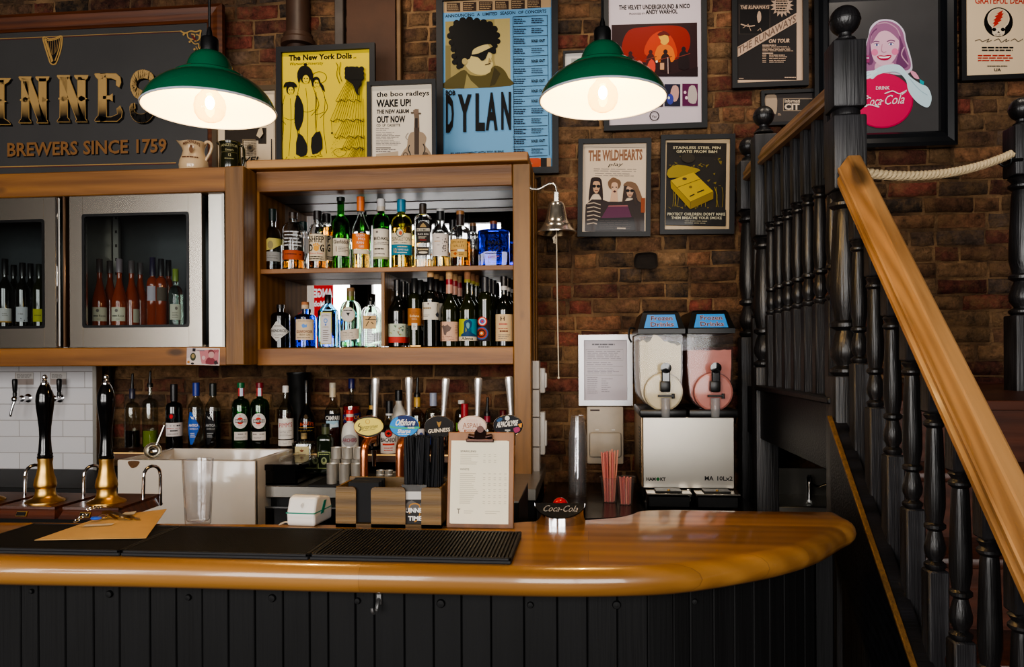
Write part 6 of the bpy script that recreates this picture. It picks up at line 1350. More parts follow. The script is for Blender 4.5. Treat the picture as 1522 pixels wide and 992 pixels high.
# ---- envelope and keys
def envelope():
    z = BZ + .0125
    q = [G(51, 804, z), G(217, 801, z), G(248, 757.5, z), G(150, 769.5, z)]
    c = sum(q, Vector()) / 4
    t = thing('envelope', 'manila envelope lying on the rubber mat under a bunch of keys', 'envelope', c)
    ENV = pbr('manila_paper', (190, 152, 98), .6, var=.05, vscale=20, bump=.15, bscale=25)
    n = 8; b = MB(); vs = []
    for lay in (0, 1):
        for j in range(n + 1):
            for i in range(n + 1):
                u, v = i / n, j / n
                p = (q[0] * (1 - u) + q[1] * u) * (1 - v) + (q[3] * (1 - u) + q[2] * u) * v - c
                bul = .006 * (sin(pi * u) * sin(pi * v)) ** .6 if lay else 0
                vs.append((p.x, p.y, .0012 + bul if lay else .0004))
    N = (n + 1) ** 2; fs = []
    for j in range(n):
        for i in range(n):
            a = j * (n + 1) + i; fs += [[a, a + n + 1, a + n + 2, a + 1], [N + a, N + a + 1, N + a + n + 2, N + a + n + 1]]
    edge = [i for i in range(n)] + [i * (n + 1) + n for i in range(n)] + [N - 1 - i for i in range(n)] + [(n - i) * (n + 1) for i in range(n)]
    for a, d in zip(edge, edge[1:] + edge[:1]): fs.append([a, d, N + d, N + a])
    b.add(vs, fs, ENV, True); b.build('sleeve', t)
    b = MB(); zz = z + .0085
    for quad in (((122, 783), (166, 781), (170, 778), (128, 780)), ((178, 766), (199, 765), (203, 760), (186, 762))):
        b.add([G(x, y, zz) - c for x, y in quad], [[0, 1, 2, 3]], pbr('label_paper', (196, 186, 170), .5))
    b.build('sticker', t)
    # keys
    z = zz + .0015; c = G(146, 772, z)
    t = thing('keyring', 'bunch of keys with chain and blue fob on the manila envelope', 'keys', c)
    b = MB(); b.tube([(.012 * cos(a) + .004, .012 * sin(a) + .006, .004 + .003 * sin(a)) for a in [i * pi / 8 for i in range(16)]], .0012, CHROME, 6, closed=True); b.build('ring', t)
    ch = MB(); p0, p1 = G(112, 778.5, z) - c, G(147, 757, z + .004) - c
    for i in range(14):
        m = p0.lerp(p1, i / 13.0); m.z += .004 + .010 * sin(pi * i / 13) * (1 if i > 6 else .3)
        ax = 'X' if i % 2 else 'Z'
        ch.tube([(.0042 * cos(a), .0026 * sin(a), 0) for a in [k * pi / 5 for k in range(10)]], .0011, CHROME, 6, closed=True, M=Matrix.Translation(m) @ Matrix.Rotation(.9, 4, 'Z') @ Matrix.Rotation(pi / 2 * (i % 2), 4, 'X'))
    ch.build('chain', t)
    KB = pbr('key_brass', (170, 130, 60), .3, 1); KS = pbr('key_bronze', (120, 96, 66), .35, 1)
    for i, (px, py, rot, mt, dz) in enumerate(((160, 768, -.5, KB, .008), (172, 767, .2, KS, .005), (185, 770, .5, KS, .003), (158, 762, 1.1, KS, .014), (192, 770.5, -.1, KB, .002))):
        p = G(px, py, z) - c; p.z = dz
        M = Matrix.Translation(p) @ Matrix.Rotation(rot, 4, 'Z') @ Matrix.Rotation(.25, 4, 'Y')
        m = MB(); m.lathe([(.0045, -.001), (.012, -.001), (.012, .001), (.0045, .001)], mt, 16, caps=False, M=M); m.extrude([(.011, -.003, -.001), (.04, -.003, -.001), (.043, 0, -.001), (.04, .003, -.001), (.034, .0045, -.001), (.03, .003, -.001), (.024, .005, -.001), (.011, .003, -.001)], (0, 0, .002), mt, M=M)
        m.build('key', t)
    m = MB(); p = G(143, 772.5, z) - c; m.lathe([(1e-5, 0), (.011, .0), (.013, .002), (.011, .005), (1e-5, .006)], pbr('blue_fob', (40, 84, 190), .35), 18, (p.x, p.y, .0005), sy=.75); m.build('fob', t)
envelope()

# ---- pint glass
def pint():
    p = G(294.5, 780, BZ); k = .00155
    t = thing('pint_glass', 'empty straight pint glass standing at the back of the bar mat', 'glass', p)
    h, rt_, rb = .152, .0352, .0285
    b = MB(); b.lathe([(1e-6, 0), (rb - .002, 0), (rb, .003), (rt_, h - .001), (rt_ - .001, h), (rt_ - .0022, h - .001), (rb - .0025, .013), (rb - .006, .009), (1e-6, .008)], clear('pint_glass_clear', (250, 250, 251), 1.5, .02), 40, caps=False); b.build('glass_body', t)
pint()

# ---- card terminal
def terminal():
    c = G(447, 783, BZ); t = thing('card_terminal', 'white card terminal with teal stripe beside the wooden caddy', 'card terminal', c, radians(-4))
    k = .00156; w = 44 * k
    b = MB()
    prof = [(0, .0), (-.001, .018), (-.003, .028), (.012, .064), (.03, .068), (.09, .055), (.1, .03), (.098, .0)]
    b.extrude([(-w / 2, y, z) for y, z in prof], (w, 0, 0), WHITEPL)
    o = b.build('body', t)
    mod = o.modifiers.new('round', 'BEVEL'); mod.width = .006; mod.segments = 3; mod.limit_method = 'ANGLE'; mod.angle_limit = radians(20)
    TEAL = pbr('teal_plastic', (20, 120, 104), .4)
    b = MB(); b.box((0, .046, .0305), (w + .002, .1, .0028), TEAL, .001)
    b.extrude([(w / 2 + .001, .03, .024), (w / 2 + .001, .05, .052), (w / 2 + .001, .062, .052), (w / 2 + .001, .045, .024)], (.001, 0, 0), TEAL)
    b.build('stripe', t)
    b = MB(); M = Matrix.Translation((0, .0038, .047)) @ Matrix.Rotation(radians(67), 4, 'X')
    GR = paint((170, 168, 166))
    for i, r in enumerate((.003, .0055, .008)):
        pts = [(-.003 + r * cos(a), r * sin(a), .002) for a in [-.8 + .2 * j for j in range(9)]]
        b.tube([M @ Vector(p) for p in pts], .0006, GR, 5)
    b.build('contactless_mark', t)
    b = MB(); b.tube(smoothpts([(-w / 2 + .005, .03, .004), (-w / 2 - .012, .01, .006), (-w / 2 - .016, -.004, .003), (-w / 2 - .005, .002, .008), (-w / 2 + .003, .006, .006)], 5, False), .0018, CREAMPL, 8); b.build('cable', t)
terminal()

# ---- wooden caddy, straws, coaster, napkins
CADW = wood('dark_caddy_ply', (74, 52, 20), (120, 90, 44), 'X', 1.4, rough=.5, knots=False)
def caddy():
    k = K(575, 1.7) ; p = G(576, 785, BZ); y0 = p.y
    t = thing('bar_caddy', 'dark plywood bar caddy with slots for napkins, mats and straws', 'caddy', p)
    X = lambda px: G(px, 785, BZ).x - p.x
    xl, xr = X(497), X(657); D = .105; H = .092; w = .006
    b = MB(); b.box(((xl + xr) / 2, D / 2, .004), (xr - xl, D, .008), CADW)
    for a, c in ((497, 528), (551, 603), (627, 657)):
        xa, xb = X(a), X(c); r = .008
        pts = [(xa, 0, .0), (xb, 0, .0), (xb, 0, H - r), (xb - r * .3, 0, H - r * .3), (xb - r, 0, H), (xa + r, 0, H), (xa + r * .3, 0, H - r * .3), (xa, 0, H - r)]
        b.extrude(pts, (0, w, 0), CADW)
    b.build('front_panel', t)
    b = MB(); b.box(((xl + xr) / 2, D, H * .54), (xr - xl, w, H * 1.08), CADW, .001); b.build('back_panel', t)
    for x, h in ((xl + .003, 1), (xr - .003, 1.0), (X(590), .96), (X(553), .9)):
        b = MB(); b.box((x, D / 2, H * h / 2), (w, D - w, H * h), CADW, .001); b.build('side_panel' if h == 1 else 'divider', t)
    # napkins
    NP = pbr('black_paper', (16, 16, 18), .8, var=.2)
    nap = None
    for i in range(8):
        loc = (p.x + X(538), y0 + .011 + i * .008, BZ + .009)
        if nap is None:
            nap = thing('napkin', 'black paper napkin standing in the left slot of the caddy', 'napkin', loc, group='black napkins in the caddy')
            b = MB(); b.box((0, 0, .046), (X(550) - X(503), .004, .092), NP, .001); b.build('paper', nap)
        else: dup(nap, (loc[0] + random.uniform(-.002, .002), loc[1], loc[2] + random.uniform(-.001, .004) - .001))
    # coaster
    m = thing('beer_mat', 'grey beer mat with white lettering in the caddy slot', 'beer mat', (p.x + X(615), y0 + .0105, BZ + .009))
    b = MB(); ww = X(634) - X(596); b.box((0, 0, .045), (ww, .0015, .086), pbr('mat_grey', (62, 60, 58), .6, var=.5, vscale=30)); 
    b.build('card', m)
    d = Decal(m.location, y0 + .0095, 0)
    d.draw([('r', 603, 731, 627, 743, (196, 190, 184)), ('r', 603, 743, 627, 782, (52, 50, 50)), ('p', [(603, 750), (612, 744), (622, 750), (627, 747), (627, 756), (603, 758)], (96, 92, 88), 2), ('l', [(609, 764), (609, 752), (617, 749), (624, 753), (623, 770), (616, 776)], 2, (170, 120, 60), 3), ('t', 602.5, 762, 627, 'GUINNESS'[1:6], 6.2, WHT, 2), ('t', 607, 774, 627, 'TIME', 6.2, WHT, 2)])
    d.build('print', m)
    # straws
    ST = pbr('black_straw', (26, 26, 29), .34)
    s0 = None; rng = random.Random(4)
    x0, x1 = X(595.5) + .004, xr - .010
    # black straws stand in the caddy's right box
    n = 0
    for j in range(6):
        for i in range(15):
            x = x0 + (x1 - x0) * (i + .5 + .3 * rng.uniform(-1, 1)) / 15; y = .026 + .0125 * j
            if n >= 84: break
            n += 1
            loc = (p.x + x, y0 + y, BZ + .0105)
            if s0 is None:
                s0 = thing('straw', 'black drinking straw standing in the wooden caddy', 'straw', loc, group='black straws in the caddy')
                b = MB(); b.lathe([(.0030, 0), (.0030, .192), (.0024, .192), (.0024, .17)], ST, 8, caps=False); b.build('tube', s0)
            else: dup(s0, loc, rot=(rng.uniform(-.04, .05), rng.uniform(-.09, .09) * (1 if .2 < i / 15 < .8 else .4), 0))
caddy()

# ---- clipboard menu
def clip_menu():
    p = G(713, 786, BZ); lean = radians(-9)
    t = thing('menu_clipboard', 'walnut clipboard with cream drinks list propped against the caddy', 'clipboard', p); t.rotation_euler = (lean, 0, 0)
    y0 = p.y; k = K(713, y0)
    w, h = 101 * k, 143 * k
    WAL = wood('walnut_board', (88, 54, 26), (140, 92, 50), 'Z', 1.6, rough=.5, knots=False)
    b = MB(); b.box((0, .003, h / 2), (w, .006, h), WAL, .0015); b.build('board', t)
    b = MB(); PAP = pbr('cream_paper', (226, 216, 190), .6, var=.02)
    xa, xb, za, zb_ = -44.5 * k, 42 * k, 8 * k, 130 * k
    for i in range(4):
        b.box(((xa + xb) / 2 + .0012 * (i - 2), -.0006 - .0007 * i, (za + zb_) / 2 - .0006 * i), (xb - xa - .002 * (i == 0), .0005, zb_ - za), PAP)
    b.build('paper', t)
    # print
    b = MB(); ink, pale = paint((120, 112, 100)), paint((184, 172, 150))
    r = random.Random(2); yy = -.0034
    def bar_(x0, x1, z0, z1, m): b.add([(x0, yy, z0), (x1, yy, z0), (x1, yy, z1), (x0, yy, z1)], [[0, 1, 2, 3]], m)
    def hd(s, z, wpx): text3(b, s, Matrix.Translation((-31 * k + wpx * k / 2, yy, z)) @ Matrix.Rotation(pi / 2, 4, 'X'), wpx * k, 2.8 * k, ink, 1)
    hd('SPARKLING', zb_ - 16 * k, 24); hd('WHITE', zb_ - 43 * k, 14)
    z = zb_ - 21 * k; row = 0
    while z > za + 26 * k:
        if abs(z - (zb_ - 43 * k)) > 5 * k:
            bar_(-31 * k, (-31 + r.uniform(16, 28)) * k, z, z + .9 * k, pale)
            if row % 3 != 2:
                for q in range(3 if z > zb_ - 36 * k else 5): bar_((4 + 8 * q) * k, (7.5 + 8 * q) * k, z, z + .9 * k, pale)
        z -= 2.9 * k; row += 1
    for q, (a, c) in enumerate(((-24, -10), (-24, -13), (8, 30), (8, 25))): bar_(a * k, c * k, za + (17 - 3 * (q % 2)) * k, za + (17.8 - 3 * (q % 2)) * k, pale)
    text3(b, 'T', Matrix.Translation((-32 * k, yy, za + 17 * k)) @ Matrix.Rotation(pi / 2, 4, 'X'), 5 * k, 7 * k, ink, 1)
    b.build('print', t)
    b = MB(); BR = pbr('bronze_clip', (62, 46, 42), .3, .9); zc = zb_
    b.box((-1 * k, -.007, zc), (42 * k, .012, 5 * k), BR, .0015)
    b.extrude([(-10 * k, -.010, zc + 1 * k), (8 * k, -.010, zc + 1 * k), (8 * k, -.004, zc + 13 * k), (5 * k, -.002, zc + 17 * k), (-7 * k, -.002, zc + 17 * k), (-10 * k, -.004, zc + 13 * k)], (0, .003, 0), BR)
    b.lathe([(.001, -.002), (.008, -.002), (.008, .002), (.001, .002)], BR, 16, M=Matrix.Translation((-1 * k, -.004, zc + 17 * k)) @ Matrix.Rotation(pi / 2, 4, 'X'))
    for s in (-1, 1): b.tube([((-1 + s * 9) * k, -.006, zc + 5 * k), ((-1 + s * 18) * k, -.008, zc + 7 * k)], .0055, BR, 12)
    b.build('clip', t)
clip_menu()

# ---- chrome half-round badge with script
def badge_tap():
    p = G(831, 783, BZ); k = .00152
    t = thing('dispenser_badge', 'chrome half round soda badge with script lettering and red knob', 'drinks badge', p)
    R = 39 * k; D = .052
    arc = [(R * cos(a), D - D * sin(a)) for a in [pi * i / 28 for i in range(29)]]
    arc[0] = (R, D); arc[-1] = (-R, D)
    zt = lambda y: .017 + .026 * (y / D)
    b = MB(); n = len(arc)
    vs = [(x, y, 0) for x, y in arc] + [(x, y, zt(y)) for x, y in arc]
    fs = [[i, i + 1, n + i + 1, n + i] for i in range(n - 1)] + [[n - 1, 0, n, 2 * n - 1], list(range(n))]
    b.add(vs, fs, CHROME, True); b.build('rim', t)
    b = MB(); b.add([(x * .985, D - (D - y) * .96, zt(D - (D - y) * .96) + .0006) for x, y in arc], [list(range(n))], pbr('dark_badge_face', (46, 48, 52), .25, .6)); b.build('badge_face', t)
    b = MB(); sl = math.atan2(.026, D)
    M = Matrix.Translation((.0, D * .62, zt(D * .62) + .0016)) @ Matrix.Rotation(sl, 4, 'X')
    text3(b, 'Coca-Cola', M, R * 1.38, .023, pbr('bright_script', (190, 190, 194), .25, .6), 0, .3); b.build('lettering', t)
    b = MB(); b.sphere((-.0, D + .022, .035), .0185, pbr('red_knob', (160, 16, 16), .12, coat=.5), 24, 14, (1, 1, .95)); b.lathe([(.006, 0), (.006, .03)], CHROME, 12, (0, D + .022, 0)); b.build('knob', t)
badge_tap()

# ---- copper taps with oval badges
def taps():
    Y0 = 2.2
    xa, xb = P(524, 720, 2.12).x, P(772, 720, 2.12).x
    t = thing('tap_cabinet', 'black cabinet behind the caddy carrying the copper taps', 'cabinet', ((xa + xb) / 2, 2.26, 0))
    b = MB(); b.box((0, 0, .545), (xb - xa, .34, 1.09), BLACKPL, .003); b.build('body', t)
    b = MB(); b.box((0, 0, 1.092), (xb - xa, .33, .004), STEEL2); b.build('drip_tray', t)
    zb0 = 1.094
    data = [('yellow oval badge', 548, 634.5, 558.5, 561), ('bright blue oval badge', 601, 633.5, 608, 560), ('black oval badge', 653, 634.5, 663, 561.5), ('pale pink oval badge', 702, 634, 711, 561), ('dark multicoloured oval badge', 755, 633, 756, 559)]
    for i, (nm, bx, by, hx, hy) in enumerate(data):
        pb = P(bx, by, Y0 + .01)
        xp = pb.x - .012 if i < 3 else pb.x - .004
        t = thing('beer_tap', 'copper swan neck beer tap with chrome handle and ' + nm, 'beer tap', (xp, Y0, zb0), group='copper beer taps')
        zc = pb.z - zb0
        zt = zc - .075
        b = MB()
        pts = [(0, 0, 0), (0, 0, zt - .02)] + [(0, .045 * (1 - cos(a)), zt + .03 * sin(a)) for a in [j * pi / 12 for j in range(7)]] + [(.003, .085, zt + .03)]
        b.tube(pts, .0118, COPPER, 18)
        b.lathe([(.022, 0), (.022, .004), (.014, .008)], COPPER, 20)
        b.build('copper_pipe', t)
        b = MB(); yf = .095
        b.lathe([(.012, -.02), (.0135, -.018), (.0135, .02), (.010, .03), (.0075, .05)], CHROME, 18, (.004, yf, zt + .028))
        b.lathe([(.0058, 0), (.0075, .05)], CHROME, 14, (.004, yf, zt - .055))
        b.build('faucet', t)
        ph = P(hx, hy, Y0 + yf); hz = ph.z - zb0; z0 = zc + .0
        b = MB(); hxx = ph.x - xp; x0 = .006
        pr = [(.0070, 0), (.0072, .2), (.0078, .4), (.0098, .66), (.0118, .84), (.0124, .93), (.0116, .975), (.008, .995), (1e-5, 1.0)]
        vs = []
        b.tube([(x0 + (hxx - x0) * q, yf, z0 + (hz - z0) * q) for r, q in pr], [r for r, q in pr], pbr('tap_chrome', (250, 249, 248), .34, .92), 20); b.build('handle', t)
        b = MB(); b.tube([(pb.x - xp, .03, zc), (.003, .075, zt + .035)], .006, COPPER, 10); b.build('badge_arm', t)
        # oval badge: chrome rim, printed dome
        rx, rz = 22.3 * K(bx, Y0), 16.6 * K(bx, Y0)
        M = Matrix.Translation((pb.x - xp, .012, zc)) @ Matrix.Rotation(pi / 2, 4, 'X')
        b = MB(); b.lathe([(1e-5, -.004), (.94, -.004), (1, 0), (1, .006), (.97, .008), (.95, .0075)], COPPER if i == 0 else CHROME, 40, sx=rx, sy=rz, M=M, caps=False)
        o = b.build('badge_rim', t)
        root = Vector((xp, Y0, zb0)); d = Decal(root, Y0 + .0044, .3)
        cx, cy = bx, by; ARTS = {
            0: [('e', cx, cy, 21.5, 16, (40, 40, 34)), ('p', [(cx - 21, cy - 3), (cx - 15, cy - 10), (cx, cy - 13), (cx + 15, cy - 11), (cx + 21, cy - 4), (cx + 21, cy + 3), (cx + 14, cy + 9), (cx, cy + 13), (cx - 14, cy + 10), (cx - 21, cy + 3)], (206, 190, 92), 4), ('ring', cx - 1.5, cy - 7.5, 3, 3.2, .9, (170, 130, 50)), ('t', cx - 14.5, cy + 4.8, cx + 13, 'Staropramen', 6.2, (60, 54, 44), 0, 3, 0, .3), ('l', [(cx - 13, cy - 5), (cx - 15.5, cy - 1), (cx - 12, cy + 1), (cx - 12, cy + 5), (cx - 15, cy + 7)], 1.3, (60, 54, 44), 3), ('l', [(cx - 10, cy + 6.6), (cx + 10, cy + 3.4)], .6, (90, 80, 60))],
            1: [('e', cx, cy, 21.5, 16, (40, 130, 206)), ('p', [(cx - 10, cy - 13.5), (cx, cy - 15.4), (cx + 11, cy - 13.4), (cx + 19, cy - 6), (cx + 20, cy + 1), (cx + 6, cy + 3), (cx - 4, cy - 2)], (28, 44, 96), 3), ('p', [(cx - 21, cy - 1), (cx - 14, cy + 1.6), (cx, cy + 2), (cx + 21, cy + 1), (cx + 21, cy + 4), (cx, cy + 4.4), (cx - 20, cy + 3)], (60, 160, 120), 2), ('t', cx - 14.5, cy - .6, cx + 15, 'Offshore', 9, WHT, 1, .5, 0, .35), ('t', cx + 5, cy + 3.8, cx + 15, 'PILSNER', 2.4, WHT, 1), ('t', cx - 10.5, cy + 10.4, cx + 9, 'Sharps', 5.6, WHT, 1, 0, 0, .25), ('b', cx - 9, cy + 11.6, cx + 8, cy + 13.6, 1, (190, 214, 232), .5, .05)],
            2: [('e', cx, cy, 21.5, 16, (24, 21, 20)), ('t', cx - 17, cy + 9.8, cx + 16, 'GUINNESS', 5.4, (216, 206, 190), 1, 3), ('p', [(cx - 4, cy - 8), (cx - 1, cy - 6), (cx + 3, cy - 8), (cx + 1, cy - 1), (cx - 1, cy + 1)], (150, 116, 60), 2)],
            3: [('e', cx, cy, 21.5, 16, (214, 194, 184)), ('ring', cx, cy, 20, 14.6, .6, (206, 160, 130)), ('t', cx - 14, cy + 2.2, cx + 14.5, 'ASPALL', 7.4, (140, 76, 46), 0, -.8), ('r', cx - 12, cy + 5, cx + 10, cy + 8.4, (150, 84, 52)), ('t', cx - 10, cy + 7.8, cx + 8, 'DRAUGHT', 2.2, WHT, 1), ('b', cx - 9, cy - 11, cx + 9, cy - 7, 2, (206, 160, 140), .3, .1), ('l', [(cx - 15, cy + 4), (cx - 12, cy + 3)], .6, (150, 84, 52))],
            4: [('e', cx, cy, 21.5, 16, (26, 26, 32)), ('p', [(cx - 17, cy - 8), (cx - 11, cy - 12), (cx - 8, cy - 9), (cx - 14, cy - 5)], (40, 76, 120), 2), ('p', [(cx - 16, cy + 9), (cx - 8, cy + 10), (cx - 8, cy + 14), (cx - 13, cy + 12.4)], (150, 40, 110), 1), ('p', [(cx + 8, cy + 4), (cx + 16, cy + 2), (cx + 18, cy + 7), (cx + 11, cy + 11)], (150, 56, 100), 2), ('p', [(cx + 15, cy - 2), (cx + 21, cy - 4), (cx + 20, cy + 3), (cx + 17, cy + 2)], (206, 140, 50), 1), ('e', cx - 1, cy - 11, 3.5, 3.5, (206, 204, 200)), ('t', cx - 17, cy + 2.6, cx + 14, 'ALPACALYPSE', 7.4, (214, 210, 206), 2, 3.2, 0, .15), ('r', cx - 4.5, cy + 5.6, cx + 3.5, cy + 8, (170, 170, 166)), ('e', cx - .5, cy + 10.4, 2, 2, (190, 186, 180))]}
        d.draw(ARTS[i]); d.build('badge_face', t)
taps()

# ---- back counters, ledge, sink
def counters():
    zc = .97; y0 = G(440, 723, zc).y
    xa, xb = max(P(381, 725, y0).x, P(379, 700, 2.93).x + .006), P(797, 725, y0).x
    t = thing('steel_worktop', 'stainless steel worktop of the back bar under the shelving', 'worktop', ((xa + xb) / 2, y0, zc))
    b = MB(); b.box((0, (WY - .02 - y0) / 2, -.024), (xb - xa, WY - .02 - y0, .048), STEEL2, .003); b.build('top', t)
    t = thing('undercounter_cabinet', 'black cabinet under the steel worktop', 'cabinet', ((xa + xb) / 2, y0 + .03, 0))
    b = MB(); b.box((0, .34, (zc - .05) / 2), (xb - xa - .02, .68, zc - .05), BLACKPL); b.build('body', t)
    for px in (420, 640):
        x = P(px, 740, y0).x - (xa + xb) / 2
        b = MB(); b.box((x, -.01, .62), (.5, .02, .52), BLACKGL, .004); d = b.build('door', t)
        b = MB(); e = pbr('door_edge', (150, 150, 150), .3, .9)
        for s in (-1, 1): b.box((x + s * .25, -.021, .62), (.006, .004, .52), e)
        b.box((x, -.021, .88), (.5, .004, .006), e); b.build('edge_strip', d)
    # black worktop at the right under the drinks machine
    z2 = .88; f = [G(x, y, z2) for x, y in ((800, 772), (860, 771.5), (915, 769), (937, 765.5), (946, 761))]
    y1 = f[1].y; xr = P(1110, 740, 3.3).x
    t = thing('black_worktop', 'black worktop with rounded corner under the drinks machine', 'worktop', (f[1].x, y1, z2))
    pts = smoothpts([(p.x - f[1].x, p.y - y1, 0) for p in f], 4, False)
    pts = [(xb - f[1].x + .01, pts[0].y, 0)] + [tuple(p) for p in pts[2:]] + [(pts[-1].x, .12, 0), (xr - f[1].x, .12, 0), (xr - f[1].x, WY - .02 - y1, 0), (xb - f[1].x + .01, WY - .02 - y1, 0)]
    b = MB(); b.extrude([(x, y, -.035) for x, y, _ in pts], (0, 0, .035), pbr('black_stone', (14, 12, 12), .22, coat=.2)); b.build('top', t)
    t = thing('black_cabinet', 'black cabinet under the black worktop', 'cabinet', (f[1].x, y1 + .15, 0))
    b = MB(); xl = xb - f[1].x + .02; b.box(((xl + xr - f[1].x) / 2, .3, (z2 - .036) / 2), (xr - f[1].x - xl, .5, z2 - .036), BLACKPL); b.build('body', t)
    # ledge
    ya = 3.36; x0, x1 = P(150, 670, ya).x, P(761, 670, ya).x
    t = thing('bottle_ledge', 'narrow wooden ledge with bright edge strip carrying the back bottles', 'shelf', ((x0 + x1) / 2, ya, LZ - .001))
    b = MB(); b.box((0, (WY - .015 - ya) / 2, -.018), (x1 - x0, WY - .015 - ya, .034), wood('ledge_wood', (52, 32, 18), (86, 54, 30), 'X', 1, knots=False)); b.build('board', t)
    b = MB(); b.box((0, -.003, -.003), (x1 - x0, .005, .006), pbr('edge_strip_warm', (224, 180, 110), .3, .6, emit=(255, 200, 120), estr=.25)); b.build('edge_strip', t)
    # left black counter
    xl, xr2 = P(-330, 715, 3.1).x, P(168, 715, 3.1).x
    t = thing('black_counter', 'low black counter below the white tiles', 'counter', ((xl + xr2) / 2, 3.1, 0))
    b = MB(); b.box((0, .32, .455), (xr2 - xl, .62, .91), DARKV, .004); b.build('body', t)
    b = MB(); b.box((0, .3, .925), (xr2 - xl, .66, .03), pbr('slate_top', (7, 7, 7), .6), .003); b.build('top', t)
counters()

def sink():
    yf = 2.93; z1 = P(280, 684.5, yf).z; xa, xb = P(174, 700, yf).x, P(379, 700, yf).x
    yb = 3.34; D = yb - yf
    H = .30; t = thing('butler_sink', 'white glazed butler sink with chipped rim behind the bar', 'sink', ((xa + xb) / 2, yf, z1 - H))
    w = (xb - xa) / 2; th = .028
    b = MB()
    b.box((0, th / 2, H / 2), (2 * w, th, H), CERAMIC, .006); b.box((0, D - th / 2, H / 2), (2 * w, th, H), CERAMIC, .006)
    for s in (-1, 1): b.box((s * (w - th / 2), D / 2, H / 2), (th, D - .01, H), CERAMIC, .006)
    b.box((0, D / 2, .03), (2 * w - .01, D - .01, .06), CERAMIC)
    b.build('basin', t)
    b = MB(); k = K(215, yf); c = P(200, 690, yf)
    pts = smoothpts([(P(x, y, yf).x - (xa + xb) / 2, -.0008, P(x, y, yf).z - z1 + H) for x, y in ((191, 686), (207, 686), (206, 691), (202, 695), (196, 696), (192, 692))], 3)
    b.add(pts, [list(range(len(pts)))], pbr('rust_chip', (84, 58, 34), .8, var=.5, vscale=200)); b.build('chip_mark', t)
    b = MB(); b.box((0, .12, (z1 - H) / 2), (2 * w - .06, .2, z1 - H - .002), BLACKPL)
    s = thing('sink_stand', 'black stand under the white sink', 'stand', ((xa + xb) / 2, yf + .05, 0)); b.build('body', s)
    # scoop on the rim
    p = P(224, 676, yf + .015)
    t = thing('steel_scoop', 'steel ladle scoop resting on the sink rim', 'scoop', (p.x, yf + .03, z1))
    k = K(224, yf); b = MB(); SC_ = pbr('scoop_steel', (170, 165, 155), .18, 1)
    prof = [(.034 * sin(a) + 1e-5, -.034 * cos(a)) for a in [i * pi / 14 for i in range(8)]]; prof += [(.032 * sin(a) + 1e-5, -.032 * cos(a)) for a in [i * pi / 14 for i in range(7, -1, -1)]]
    b.lathe(prof, SC_, 24, caps=False, M=Matrix.Translation((0, 0, .034)) @ Matrix.Rotation(radians(70), 4, 'X') @ Matrix.Rotation(radians(25), 4, 'Y')); b.build('bowl', t)
    b = MB(); b.tube([(.004, .02, .055), (.02, .03, .105), (.03, .035, .135)], [.006, .0055, .005], SC_, 8); b.tube([(.03 + .006 * cos(a), .035, .141 + .006 * sin(a)) for a in [i * pi / 6 for i in range(12)]], .0014, SC_, 6, closed=True); b.build('handle', t)
sink()

